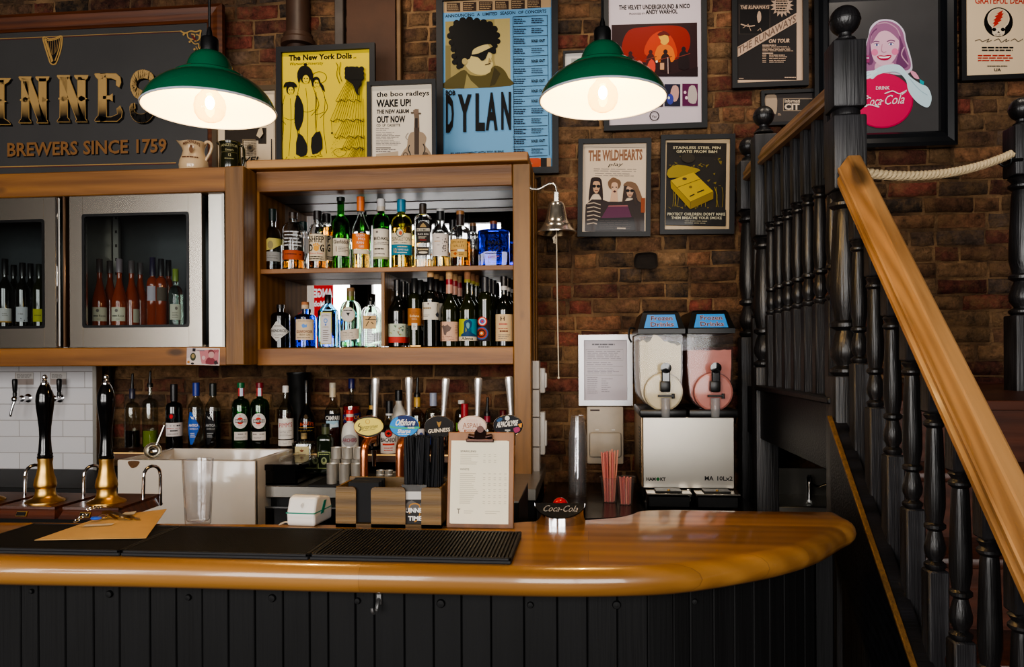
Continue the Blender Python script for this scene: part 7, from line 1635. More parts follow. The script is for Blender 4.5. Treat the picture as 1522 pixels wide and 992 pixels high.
def tray():
    zc = .971; y0 = G(440, 723, zc).y + .02; xa, xb = P(383, 712, y0).x, P(431, 712, y0).x; xb += .03
    t = thing('condiment_tray', 'black plastic condiment tray with clear lid beside the sink', 'tray', ((xa + xb) / 2, y0, zc))
    w = (xb - xa) / 2; D = .36; H = .085
    b = MB(); 
    for sx in (-1, 1): b.box((sx * (w - .004), D / 2, H / 2), (.008, D, H), BLACKGL, .001)
    for y in (.004, D - .004): b.box((0, y, H / 2), (2 * w, .008, H), BLACKGL, .001)
    b.box((0, D / 2, .004), (2 * w, D, .008), BLACKGL)
    b.box((0, -.004, H - .012), (2 * w + .02, .01, .024), BLACKGL, .002); b.box((w + .006, D / 2, H - .012), (.008, D, .024), BLACKGL, .002); b.box((-w - .006, D / 2, H - .012), (.008, D, .024), BLACKGL, .002)
    b.build('box', t)
    b = MB(); b.box((0, D / 2, H + .003), (2 * w + .01, D, .004), PLASTIC); b.box((-.02, D / 2, H + .012), (.02, D * .5, .014), PLASTIC, .003); b.build('lid', t)
    zm = .971
    t = thing('steel_counter_mat', 'black drip mat under the steel measuring cups', 'mat', (P(545, 712, 3.1).x, 3.12, zm))
    b = MB(); b.box((0, 0, .005), (.42, .26, .01), RUBBER, .002); b.build('mat', t)
    # steel measures
    def cup(px, base, top, w, label, group, proto={}, zbase=None, Y=3.08):
        k = K(px, Y); loc = P(px, base, Y); z0 = zbase if zbase is not None else loc.z
        h = (base - top) * k; r = w * k / 2
        t = thing('measuring_cup', label, 'cup', (loc.x, Y, z0), group=group)
        b = MB(); b.lathe([(1e-5, 0), (r * .96, 0), (r, .002), (r, h - .002), (r + .0012, h), (r - .001, h), (r - .0015, .003), (1e-5, .003)], pbr('cup_steel', (236, 230, 220), .5, .85, var=.05), 24, caps=False); b.build('shell', t)
        return z0 + h
    g = 'steel measures on the drip mat'
    z0 = zm + .0105
    nm = 'tall steel cup in the front row on the drip mat, '
    for px, wh in ((493.5, 'left of three'), (512, 'middle of three'), (530, 'right of three')): cup(px, 712, 682, 15.6, nm + wh, g, zbase=z0, Y=3.02)
    zt = 0
    for px, wh in ((498.5, 'left'), (515, 'middle'), (531, 'right')): zt = cup(px, 703, 671, 15, 'steel cup at the bottom of a stack behind the front row, ' + wh, g, zbase=z0, Y=3.1)
    for px, wh in ((500, 'left'), (517, 'middle'), (534, 'right')): cup(px, 672, 655, 15.5, 'steel cup topping the stack behind the front row, ' + wh, g, zbase=zt + .001, Y=3.1)
    zt = 0
    for px, wh in ((565, 'left'), (577.5, 'right')): zt = cup(px, 711, 697, 11.5, 'small steel thimble measure on the mat, ' + wh + ' of the front pair', g, zbase=z0, Y=3.02)
    for px, wh in ((565.5, 'left'), (578, 'right')): zs_ = cup(px, 703, 686, 12, 'small steel thimble measure behind the front pair, ' + wh, g, zbase=z0, Y=3.08)
    cup(583.5, 697, 686, 11, 'small steel thimble measure at the right end behind the second copper tap', g, zbase=z0, Y=3.14)
tray()

# ---- white tiles with wall taps
def tiles():
    Y = 3.6
    m, nt, out = new_mat('white_metro_tiles'); L = nt.links.new
    b_ = nt.nodes.new('ShaderNodeBsdfPrincipled'); L(b_.outputs[0], out.inputs[0]); b_.inputs['Roughness'].default_value = .15
    tc = nt.nodes.new('ShaderNodeTexCoord'); mp = nt.nodes.new('ShaderNodeMapping'); mp.inputs['Rotation'].default_value = (pi / 2, 0, 0); L(tc.outputs['Object'], mp.inputs[0])
    br = nt.nodes.new('ShaderNodeTexBrick'); br.offset = .5; br.inputs['Scale'].default_value = 1; br.inputs['Brick Width'].default_value = .236; br.inputs['Row Height'].default_value = .082; br.inputs['Mortar Size'].default_value = .0022; br.inputs['Mortar Smooth'].default_value = .3
    br.inputs['Color1'].default_value = rgb((204, 202, 204)); br.inputs['Color2'].default_value = rgb((198, 196, 198)); br.inputs['Mortar'].default_value = rgb((160, 156, 154))
    L(mp.outputs[0], br.inputs[0]); L(br.outputs['Color'], b_.inputs['Base Color'])
    bp = nt.nodes.new('ShaderNodeBump'); bp.invert = True; bp.inputs['Strength'].default_value = .5; bp.inputs['Distance'].default_value = .003; L(br.outputs['Fac'], bp.inputs['Height']); L(bp.outputs[0], b_.inputs['Normal'])
    xa, xb = P(-330, 620, Y).x, P(142, 620, Y).x; z0, z1 = .94, P(100, 530, Y).z + .02
    b = MB(); b.box((0, .01, (z1 - z0) / 2), (xb - xa, .02, z1 - z0), m)
    o = b.build('wall_tiled'); o.location = ((xa + xb) / 2, Y, z0); tag(o, kind='structure', label='white tiled panel behind the hand pumps')
    b = MB(); b.box((0, 0, (z1 - z0) / 2), (.022, .05, z1 - z0), STEEL2, .002); o = b.build('trim_2'); o.location = (xb + .011, Y, z0); tag(o, kind='structure')
    b = MB(); xd = P(168, 620, 3.72).x; b.box((0, 0, .25), (xd - xb - .02, .02, .5), pbr('dark_panel', (40, 36, 32), .6, var=.2)); o = b.build('wall_panel'); o.location = ((xd + xb) / 2 + .01, 3.7, 1.05); tag(o, kind='structure')
    for i, (px, py, hpx, top, lab) in enumerate(((43, 592, 22, 563, 'chrome wall tap with short black handle on the white tiles'), (90, 592, 77, 556, 'chrome wall tap with black handle mostly hidden behind the middle hand pump'))):
        p = P(px, py, Y); k = K(px, Y)
        t = thing('wall_tap', lab, 'tap', (p.x, Y, p.z), group='wall taps on the tiles')
        b = MB(); Mx = Matrix.Rotation(pi / 2, 4, 'X')
        b.lathe([(.022, 0), (.022, .006), (.012, .012), (.010, .03), (.016, .034), (.016, .05), (.009, .055), (.009, .10)], CHROME, 18, M=Mx)
        b.sphere((0, -.095, 0), .016, CHROME, 16, 10)
        b.tube([(0, -.097, -.01), (-.008, -.105, -.05), (-.014, -.107, -.085)], [.008, .007, .0065], CHROME, 12); b.build('spout', t)
        b = MB(); b.lathe([(.009, .012), (.010, .03), (.008, .035), (.010, .04), (.0125, .075), (.0125, .092), (.010, .098), (1e-5, .1)], BLACKPL, 16, (0 if not i else .03, -.095 if not i else -.05, 0)); b.lathe([(.007, 0), (.007, .035)], CHROME, 12, (0 if not i else .03, -.095 if not i else -.05, .005)); b.build('handle', t)
        x0, x1 = ((23, 50), (75, 99))[i]
        a, c = P(x0, 554, Y), P(x1, 572, Y)
        t = thing('price_card', ('small printed card on the tiles above the left wall tap', 'small printed card on the tiles behind the middle hand pump handle')[i], 'card', ((a.x + c.x) / 2, Y - .002, (a.z + c.z) / 2), group='cards on the tiles')
        b = MB(); b.box((0, 0, 0), (c.x - a.x, .002, a.z - c.z), pbr('grey_card', (150, 138, 132), .5)); b.build('card', t)
        d = Decal(t.location, Y - .0036); d.draw([('r', x0 + .5, 554.5, x1 - .5, 563.5, (186, 182, 178)), ('b', x0 + 2, 556, x1 - 2, 562, 3, (90, 84, 84), .4, .3)]); d.build('print', t)
tiles()

# ---- tiles and sockets on the side of the post
def post_side():
    x = SH['xpost'][1]
    Yf = SY + .1
    xs = P(797, 620, Yf).x
    t = thing('tile_strip', 'column of white edge tiles beside the shelving post', 'tiles', (xs, Yf + .06, P(797, 707, Yf).z))
    zt = P(797, 536, Yf).z - t.location.z
    edges = [707, 664.5, 620.5, 579, 536]
    for i in range(4):
        za, zb_ = P(797, edges[i], Yf).z - t.location.z, P(797, edges[i + 1], Yf).z - t.location.z
        b = MB(); b.box((0, -.02, (za + zb_) / 2), (.03, .11, zb_ - za - .004), pbr('tile_edge', (186, 178, 170), .4, var=.05), .002); b.build('tile', t)
    for (y0, y1, nm) in ((547, 584, 'white wall socket box high beside the post, below the bell rope'), (612, 675, 'tall white switch box on the wall beside the post')):
        Yw = SY + .22
        a, c = P(804, y0, Yw), P(814, y1, Yw)
        s = thing('wall_socket', nm, 'socket', (a.x + .008, Yw, (a.z + c.z) / 2), group='white boxes beside the post')
        b = MB(); b.box((0, 0, 0), (.026, .09, a.z - c.z), WHITEPL, .006); b.build('box', s)
        b = MB(); b.box((.015, -.01, 0), (.012, .05, (a.z - c.z) * .6), WHITEPL, .004); b.build('switch', s)
post_side()

# ---- things on the shelving top and front
def tops():
    Y = 3.36; z0 = SH['zl'] + .001
    p = P(288, 247, Y); k = K(288, Y)
    t = thing('ceramic_jug', 'cream ceramic water jug with brown lettering on the shelving top', 'jug', (p.x, Y, z0))
    z = lambda y: (247.5 - y) * k
    CER = pbr('cream_ceramic', (206, 176, 138), .18, coat=.4)
    b = MB(); prof = [(1e-5, 0), (19 * k, 0), (20 * k, z(246)), (21 * k, z(238)), (20 * k, z(231)), (17 * k, z(224)), (15 * k, z(217)), (15.5 * k, z(211)), (17.5 * k, z(205)), (18.5 * k, z(202)), (17.3 * k, z(202)), (14 * k, z(212)), (13.8 * k, z(218)), (18 * k, z(232)), (18 * k, z(243)), (1e-5, z(244))]
    b.lathe(prof, CER, 36, caps=False)
    n0 = len(b.v)
    for i, v in enumerate(b.v):           # pull the lip out to a spout on the left
        if v.z > z(216):
            f_ = (v.z - z(216)) / (z(202) - z(216)); a = math.atan2(v.y, v.x); wgt = max(0, cos(a - pi)) ** 6
            v.x -= .028 * wgt * f_ ** 1.3; v.z += .012 * wgt * f_ ** 2 - .006 * (1 - wgt) * f_
    b.build('body', t)
    b = MB(); b.tube(smoothpts([(14 * k, 0, z(207)), (22 * k, 0, z(202.5)), (28 * k, 0, z(208)), (26 * k, 0, z(218)), (20 * k, 0, z(228)), (18 * k, 0, z(232))], 5, False), .007, CER, 10); b.build('handle', t)
    d = Decal(t.location, Y, R=20.5 * k, cx=288, dz=.0002); d.t(272, 222, 297, "MACKINLAY'S", 4.2, (96, 60, 40), 1, 0, 4); d.e(284, 228, 2.8, 5, (120, 84, 56)); d.e(284, 223, 1.6, 2, (96, 60, 40)); d.b(271, 237, 296, 240, 1, (96, 60, 40), .6, .05); d.build('lettering', t)
    p = P(341, 247, Y); k = K(341, Y)
    t = thing('ceramic_mug', 'dark green ceramic jug with pale lettering beside the cream jug', 'mug', (P(341, 247, Y).x, Y + .01, z0))
    z = lambda y: (247 - y) * k
    DG = pbr('dark_green_ceramic', (34, 34, 18), .15, coat=.5)
    b = MB(); b.lathe([(1e-5, 0), (16.5 * k, 0), (17 * k, z(245)), (15.5 * k, z(225)), (15 * k, z(208)), (15.5 * k, z(203.5)), (14.3 * k, z(203.5)), (14 * k, z(210)), (15 * k, z(242)), (1e-5, z(243))], DG, 32, caps=False)
    for v in b.v:
        if v.z > z(210): v.x -= .02 * max(0, cos(math.atan2(v.y, v.x) - pi)) ** 6 * (v.z - z(210)) / (z(203.5) - z(210))
    b.build('body', t)
    b = MB(); b.tube(smoothpts([(14 * k, 0, z(208)), (20 * k, 0, z(211)), (21.5 * k, 0, z(225)), (19 * k, 0, z(238)), (15 * k, 0, z(243))], 5, False), .0055, DG, 10); b.build('handle', t)
    d = Decal(t.location, Y + .01, R=15.6 * k, cx=341); d.t(329, 222.5, 353, 'ANCESTOR', 3.8, (170, 160, 120), 0, 0, 1); d.t(335, 228, 347, "Dewar's", 2.6, (170, 160, 120), 1); d.r(330, 213.5, 352, 214, (120, 110, 70)); d.t(338.5, 236, 343.5, '12', 3.6, (170, 160, 120), 1); d.b(334, 238, 349, 241, 1, (150, 140, 100)); d.r(330, 230, 352, 230.4, (120, 110, 70)); d.build('lettering', t)
    # banknote
    Yn = LY - .002; a, c = P(277.5, 517.5, Yn), P(326, 543.5, Yn)
    t = thing('banknote', 'red and white banknote stuck to the lower shelving beam', 'banknote', ((a.x + c.x) / 2, Yn, (a.z + c.z) / 2)); t.rotation_euler = (0, radians(1.5), 0)
    d = Decal(t.location, Yn); d.draw([('r', 277.5, 517.5, 326.5, 543, (206, 190, 184)), ('p', [(277.5, 518), (292, 518), (287, 530), (277.5, 534)], (186, 170, 170), 0), ('e', 287, 531, 4.2, 6, (60, 66, 50)), ('e', 287, 530, 2.4, 3.4, (150, 130, 90)), ('r', 286, 518.5, 290.5, 523, (40, 36, 44)), ('p', [(296, 521), (325, 519), (325, 541), (300, 541), (298, 532)], (186, 120, 126), 0), ('p', [(306, 541), (308, 533), (313, 531), (318, 533), (322, 541)], (130, 60, 70), 2), ('e', 314, 527, 4.2, 5.2, (190, 150, 146)), ('p', [(309.5, 526), (310, 521), (314, 519.5), (318.5, 522), (319, 527), (317, 523), (312, 523)], (120, 60, 66), 2), ('e', 280.5, 539, 2, 2, (180, 120, 60)), ('e', 286.5, 541, 2.4, 1.4, (50, 46, 50)), ('p', [(318, 538), (322, 535), (325, 540), (320, 542)], (60, 50, 54), 1), ('t', 318, 523.5, 325, '50', 4, (150, 70, 80), 1), ('b', 292, 520, 305, 523, 1, (130, 110, 120), .5, .1), ('e', 303, 532, 2.6, 3, (206, 170, 170))])
    d.build('note', t)
    # bell
    Yb = 3.42; px0 = SH['xpost'][1]
    pz = P(790, 281, Yb).z; k = K(826, Yb)
    cx = P(827, 300, Yb).x
    t = thing('bar_bell', 'polished silver bar bell hanging from a scrolled bracket on the post', 'bell', (px0, Yb, pz))
    b = MB(); SB = pbr('bell_silver', (226, 218, 204), .2, .95, var=.06, vscale=30)
    dx = cx - px0
    b.lathe([(1e-5, -.002), (6 * k, -.002), (6 * k, .003), (1e-5, .006)], SB, 18, sx=.8, sy=1.3, M=Matrix.Rotation(pi / 2, 4, 'Y'))
    b.tube(smoothpts([(0, 0, 0), (dx * .3, 0, -.002), (dx * .55, 0, .012), (dx * .78, 0, .022), (dx * .95, 0, .014), (dx, 0, -.008), (dx, 0, -.02)], 5, False), .0058, SB, 10); b.build('bracket', t)
    z = lambda y: P(826, y, Yb).z - pz
    b = MB(); b.box((dx, 0, (z(285) + z(301)) / 2), (8 * k, .012, z(285) - z(301)), SB, .003); b.build('yoke', t)
    b = MB(); prof = [(1e-5, z(300)), (9 * k, z(301)), (11 * k, z(303)), (12.5 * k, z(307)), (14 * k, z(316)), (16 * k, z(326)), (19 * k, z(333)), (20.5 * k, z(334)), (21 * k, z(336)), (24 * k, z(340)), (28.5 * k, z(344)), (30 * k, z(345.5)), (30 * k, z(347)), (28 * k, z(347)), (22 * k, z(340)), (14 * k, z(324)), (11 * k, z(308)), (1e-5, z(304))]
    b.lathe(prof, SB, 40, (dx, 0, 0), caps=False); b.build('bell_cup', t)
    b = MB(); RP = pbr('bell_cord', (206, 192, 170), .8)
    b.tube([(dx, 0, z(310)), (dx, 0, z(350)), (dx + .002, 0, z(450)), (dx + .006, 0, z(560))], .0028, RP, 8); b.sphere((dx + .006, 0, z(562)), .006, RP, 10, 8)
    for i in range(5): b.tube([(dx - .003, 0, z(349)), (dx - .008 - .003 * i % .01, -.004, z(354)), (dx - .006 - .004 * (i - 2), -.004, z(361 + i % 3))], .0015, RP, 5)
    b.build('cord', t)
tops()
# ------------------------------------------------------------------ frozen drinks machine
def machine():
    Y = 3.15; k = K(1024, Y)
    xa, xb = P(955, 670, Y).x, P(1092, 670, Y).x; cx = (xa + xb) / 2
    zt, z0 = P(1024, 620, Y).z, .88
    t = thing('frozen_drinks_machine', 'stainless twin frozen drinks machine with cream and pink tanks', 'drinks machine', (cx, Y, z0))
    X = lambda px: P(px, 600, Y).x - cx
    Z = lambda py: P(1024, py, Y).z - z0
    D = .5; w = (xb - xa) / 2
    b = MB(); b.box((0, D / 2, (Z(727) + Z(620)) / 2), (2 * w, D, Z(620) - Z(727)), pbr('machine_steel', (172, 166, 156), .36, 1, var=.04, vscale=6), .004)
    b.box((0, D / 2 + .03, (Z(727) + .02) / 2 + .01), (2 * w - .01, D - .06, Z(727) - .02), BLACKPL)
    o = b.build('body', t)
    b = MB(); b.box((-w - .0015, D / 2, (Z(727) + Z(620)) / 2), (.003, D - .02, Z(620) - Z(727) - .01), pbr('side_panel_tan', (150, 126, 96), .35, .8))
    for i in range(16): b.box((-w - .0035, .1 + .0, Z(640) - i * .013), (.002, .12, .006), BLACKPL)
    b.build('side_vent', o)
    for px in (962, 1085):
        b = MB(); b.lathe([(.018, 0), (.018, .012), (.013, .018), (.013, Z(727))], BLACKPL, 14, (X(px), .05, 0)); b.build('foot', t)
    b = MB(); b.box((0, -.002, (Z(745) + Z(727)) / 2), (.012, .01, Z(727) - Z(745)), STEEL); b.build('divider_strip', t)
    # lettering on the front
    b = MB(); M = lambda px, py: Matrix.Translation((X(px), -.0012, Z(py))) @ Matrix.Rotation(pi / 2, 4, 'X')
    text3(b, 'HAM', M(967, 713), 14 * k, 4.5 * k, paint((26, 28, 30)), 2); text3(b, 'KT', M(984.5, 713), 8 * k, 4.5 * k, paint((26, 28, 30)), 2); b.lathe([(2.6 * k, -.0004), (1e-5, .0004)], paint((30, 96, 50)), 14, M=M(977.3, 713), caps=False); b.build('maker_lettering', o); b = MB(); text3(b, 'MA', M(1053, 711), 13 * k, 6 * k, paint((30, 30, 34)), 1); text3(b, '10Lx2', M(1076, 711), 24 * k, 6 * k, paint((30, 30, 34)), 1); b.build('model_lettering', o)
    # drip trays
    for a, c in ((958, 1023), (1029, 1093)):
        b = MB(); b.box(((X(a) + X(c)) / 2, -.05, Z(729)), (X(c) - X(a), .1, .006), STEEL, .001); b.box(((X(a) + X(c)) / 2, -.045, (Z(729) + Z(745)) / 2 - .01), ((X(c) - X(a)) * .94, .085, Z(731) - Z(748)), BLACKPL, .004)
        d = b.build('drip_tray', t)
        b = MB(); b.box(((X(a) + X(c)) / 2, -.05, Z(726.5)), (38 * k, .07, .007), BLACKPL, .002); b.lathe([(.008, 0), (.005, .008), (1e-5, .009)], BRASS, 12, ((X(a) + X(c)) / 2, -.07, Z(726.5))); b.build('grille', d)
    # tanks
    CL = clear('tank_plastic', (244, 244, 248), .7, .08, milky=.01)
    for i, (xc, lo, col, fill, nm) in enumerate(((983, 497, (222, 206, 162), 512, 'cream'), (1057, 497, (200, 126, 110), 521, 'pink'))):
        hw = (32.5 if i == 0 else 33.5) * k; r = 31 * k; zc = Z(581); ztop = Z(497)
        SL = pbr('slush_' + nm, col, .45, var=.05, vscale=40, bump=.35, bscale=90)
        def outline(hw, ztop, zc, r, y):
            pts = []
            for j in range(13):
                a = pi + pi * j / 12; pts.append((X(xc) + r * cos(a), y, zc + r * sin(a)))
            return pts + [(X(xc) + hw, y, zc + .1), (X(xc) + hw, y, ztop), (X(xc) - hw, y, ztop), (X(xc) - hw, y, zc + .1)]
        tk = MB(); A, B = outline(hw, ztop, zc, r, .02), outline(hw, ztop, zc, r, .36); n = len(A)
        tk.add(A + B, [[j, (j + 1) % n, n + (j + 1) % n, n + j] for j in range(n) if j != n - 3] + [list(range(n))[::-1], [n + j for j in range(n)]], CL); o = tk.build('tank', t)
        # slush body with an uneven top
        rr = random.Random(i + 2); m = MB(); zf = Z(fill)
        lo_ = outline(hw - .006, zf, zc, r - .006, .028); bk_ = outline(hw - .006, zf, zc, r - .006, .352)
        top = []
        nx = 12
        for yy in (.028, .14, .25, .352):
            top.append([(X(xc) - hw + .006 + (2 * hw - .012) * j / nx, yy, zf + (rr.uniform(-.010, .014) + (.035 * max(0, 1 - abs(j - 4.5) / 4.5) if yy < .2 else .01) if i == 0 else rr.uniform(-.002, .003))) for j in range(nx + 1)])
        f0 = lo_[:13] + [lo_[13]] + top[0][::-1] + [lo_[16]]; b0 = bk_[:13] + [bk_[13]] + top[3][::-1] + [bk_[16]]
        nn = len(f0); m.add(f0 + b0, [list(range(nn))[::-1], [nn + q for q in range(nn)]] + [[q, (q + 1) % nn, nn + (q + 1) % nn, nn + q] for q in range(nn) if not 14 <= q < 14 + nx], SL)
        vs = [p for row in top for p in row]; m.add(vs, [[q * (nx + 1) + j, q * (nx + 1) + j + 1, (q + 1) * (nx + 1) + j + 1, (q + 1) * (nx + 1) + j] for q in range(3) for j in range(nx)], SL, True); m.build('slush', o, label=nm + ' slush')
        # round front cover
        xd = X(986 if i == 0 else 1060); rd = 29.5 * k; zd = Z(583)
        Mx = Matrix.Translation((xd, .02, zd)) @ Matrix.Rotation(pi / 2, 4, 'X')
        c = MB(); c.lathe([(1e-5, .036), (rd * .86, .036), (rd * .95, .03), (rd * .97, .0), (1e-5, 0)], SL, 36, M=Mx, caps=False); c.lathe([(rd * .98, -.004), (rd * 1.0, .0), (rd, .034), (rd * .94, .041), (1e-5, .042)], CL, 36, M=Mx, caps=False); c.build('front_cover', o)
        # tap
        h = MB(); xh = X(988 if i == 0 else 1061)
        h.lathe([(1e-5, -.004), (.0215, -.004), (.0215, .008), (1e-5, .010)], BLACKGL, 20, M=Matrix.Translation((xh, -.052, Z(547))) @ Matrix.Rotation(pi / 2, 4, 'X'))
        h.box((xh, -.05, Z(563)), (.034, .016, .08), BLACKGL, .004); h.box((xh - .002, -.04, Z(574)), (.04, .04, .045), BLACKPL, .006)
        h.box((xh, -.04, Z(588)), (.062, .012, .008), BLACKPL, .002); h.lathe([(.006, 0), (.006, .02)], BLACKPL, 10, (xh + .03, -.04, Z(592))); h.build('tap_handle', o)
        h = MB(); h.lathe([(.017, 0), (.019, .02), (.019, .075)], clear('nozzle_plastic', (226, 222, 222), 1.6, .08, milky=.25), 16, (xh, -.035, Z(619)), caps=False); h.build('nozzle', o)
        # base and lid
        h = MB(); h.box((X(xc) + .004, .16, Z(614)), (2 * hw + .01, .4, .03), BLACKPL, .006); h.build('tank_base', t)
        xl = 983.5 if i == 0 else 1057.5
        q = lambda a, z, y: (X(xl + a), y, Z(z))
        f = [q(-35, 496, -.012), q(35, 496, -.012), q(35, 489, -.012), q(27, 464, .03), q(24, 461, .034), q(-24, 461, .034), q(-27, 464, .03), q(-35, 489, -.012)]
        bk = [(x, .4, z) for x, y, z in f]; n = len(f)
        h = MB(); h.add(f + bk, [[0, 1, 2, 7], [7, 2, 3, 6], [6, 3, 4, 5], list(range(n, 2 * n))] + [[j, n + j, n + (j + 1) % n, (j + 1) % n] for j in range(n)], pbr('lid_black', (8, 8, 9), .3, spec=.3)); ld = h.build('lid', t)
        h = MB(); BLU = pbr('sign_blue', (46, 128, 196), .4, emit=(46, 128, 196), estr=.12)
        def on(a, z, d): fr = (z - 489) / (464 - 489); return Vector((X(xl + a), -.012 + .042 * fr - d, Z(z)))
        h.add([on(-26, 487.5, .0015), on(25, 487.5, .0015), on(21, 467, .0015), on(-20, 467, .0015)], [[0, 1, 2, 3]], BLU)
        ang = math.atan2(Z(464) - Z(489), .042)
        for s, z, ww in (('Frozen', 472.5, 33), ('Drinks', 482, 35)):
            for off, mt, bo in ((.0025, paint((190, 160, 160)), 2), (.0035, paint((60, 54, 70)), 0)):
                text3(h, s, Matrix.Translation(on(1, z, off)) @ Matrix.Rotation(ang, 4, 'X'), ww * k, 7.5 * k, mt, bo)
        h.build('lid_sign', ld)
        h = MB(); h.tube(smoothpts([(X(xl - 36), .1, Z(487)), (X(xl - 45), .1, Z(486)), (X(xl - 46), .1, Z(500)), (X(xl - 42), .1, Z(508))], 4, False), .004, BLACKPL, 8)
        if i == 0: h.build('cable', t)
machine()

# ------------------------------------------------------------------ cups and pink straws
def cups():
    Y = 3.36; z0 = .8805; x = P(858, 740, Y).x
    k = K(858, Y)
    cup = thing('plastic_cup', 'clear plastic cup upside down in the tall stack by the wall', 'cup', (x, Y, z0), group='stacked clear plastic cups')
    b = MB(); b.lathe([(.0395, 0), (.041, .0), (.041, .003), (.0385, .004), (.0265, .098), (1e-5, .098)], clear('cup_plastic', (253, 253, 254), 1.3, .03, milky=.03), 24, caps=False); b.build('cup_wall', cup)
    for i in range(1, 26): dup(cup, (x + random.uniform(-.0006, .0006) + .0001 * i, Y, z0 + .0103 * i))
    PK_ = [pbr('pink_straw_%d' % i, c, .45) for i, c in enumerate(((226, 140, 128), (216, 122, 116), (230, 156, 132)))]
    def cupful(px, base, top_c, wt, wb, tops, n, Y, hs, lab, gl, seed, zoff):
        x = P(px, base, Y).x; k = K(px, Y)
        t = thing('straw_cup', lab, 'cup', (x, Y, z0)); h = (base - top_c) * k
        rb, rt_ = wb * k / 2, wt * k / 2
        b = MB(); b.lathe([(1e-5, .0), (rb, .0), (rt_, h), (rt_ + .002, h), (rt_ + .002, h + .002), (rt_ - .0015, h), (rb - .001, .002), (1e-5, .002)], PLASTIC, 28, caps=False); b.build('cup_wall', t)
        rng = random.Random(seed); s0 = []
        for i in range(n):
            a = 2.4 * i; q = sqrt((i + .5) / n); bx, by = (rb - .005) * q * cos(a), (rb - .005) * q * sin(a)
            L = hs * rng.uniform(.93, 1.04)
            lim = (rt_ - .005) / h; tx = (q * cos(a) * (rt_ - rb) * rng.uniform(.3, .95)) / h; ty = (q * sin(a) * (rt_ - rb) * .8) / h
            rot = (-math.atan(ty), math.atan(tx), 0)
            if len(s0) < 3:
                s = thing('straw', gl, 'straw', (x + bx, Y + by, z0 + .003), group=gl); s.rotation_euler = rot
                b = MB(); b.lathe([(.0038, 0), (.0038, L), (.003, L), (.003, L - .02)], PK_[i % 3], 10, caps=False); b.build('tube', s); s0.append(s)
            else: dup(s0[i % 3], (x + bx, Y + by, z0 + .003), rot=rot)
    cupful(906.5, 745, 708, 29, 20, 668, 13, 3.24, .215, 'clear cup of tall pink straws in front of the beige dispenser', 'tall pink straw in the taller clear cup', 3, 0)
    cupful(930.5, 748.5, 708, 27, 19, 708, 13, 3.19, .115, 'small clear cup of cut pink straws next to the drinks machine', 'short cut pink straw in the smaller clear cup', 8, 0)
    # beige dispenser on the wall
    Yw = WY - .03; a, c = P(872, 604, Yw), P(927, 690, Yw)
    t = thing('wall_dispenser', 'beige plastic dispenser panel on the wall below the certificate', 'dispenser', ((a.x + c.x) / 2, Yw, c.z))
    w, h = c.x - a.x, a.z - c.z; kk = K(900, Yw)
    b = MB(); b.box((0, 0, h / 2), (w, .03, h), CREAMPL, .008); b.build('panel', t)
    b = MB(); b.box((.0, -.022, 29 * kk), (47 * kk, .03, 37 * kk), CREAMPL, .012)
    for s in (-1, 1): b.box((s * 12 * kk, -.018, 51 * kk), (5 * kk, .006, .005), WHITEPL)
    b.build('cover', t)
    b = MB(); b.box((-15 * kk, -.0153, 80 * kk), (14 * kk, .0006, 2.2 * kk), paint((80, 70, 68))); b.build('print_mark', t)
    # little tap and steel hand basin under the landing
    Yt = 3.3; p = P(1203, 756, Yt)
    t = thing('hand_basin', 'small steel hand basin in the dark corner under the landing', 'basin', (P(1200, 756, 3.45).x, 3.45, .82))
    b = MB(); b.box((0, -.0, .02), (.36, .3, .04), STEEL2, .004); b.box((0, .14, .10), (.36, .01, .12), STEEL2); b.build('bowl', t)
    b = MB(); b.box((0, 0, -.41), (.34, .28, .815), BLACKPL); b.build('cabinet_base', t)
    t = thing('mixer_tap', 'chrome tap with curved spout standing on the small basin', 'tap', (P(1203, 740, 3.5).x, 3.5, .8605)); z = lambda y: P(1203, y, 3.5).z - .8605
    b = MB(); b.lathe([(.012, 0), (.010, z(725)), (.013, z(722)), (.013, z(710)), (.006, z(708)), (.01, z(706))], CHROME, 14); b.tube(smoothpts([(0, 0, z(718)), (.03, -.03, z(722)), (.06, -.05, z(717)), (.07, -.055, z(724))], 4, False), .006, CHROME, 10); b.build('spout', t)
cups()

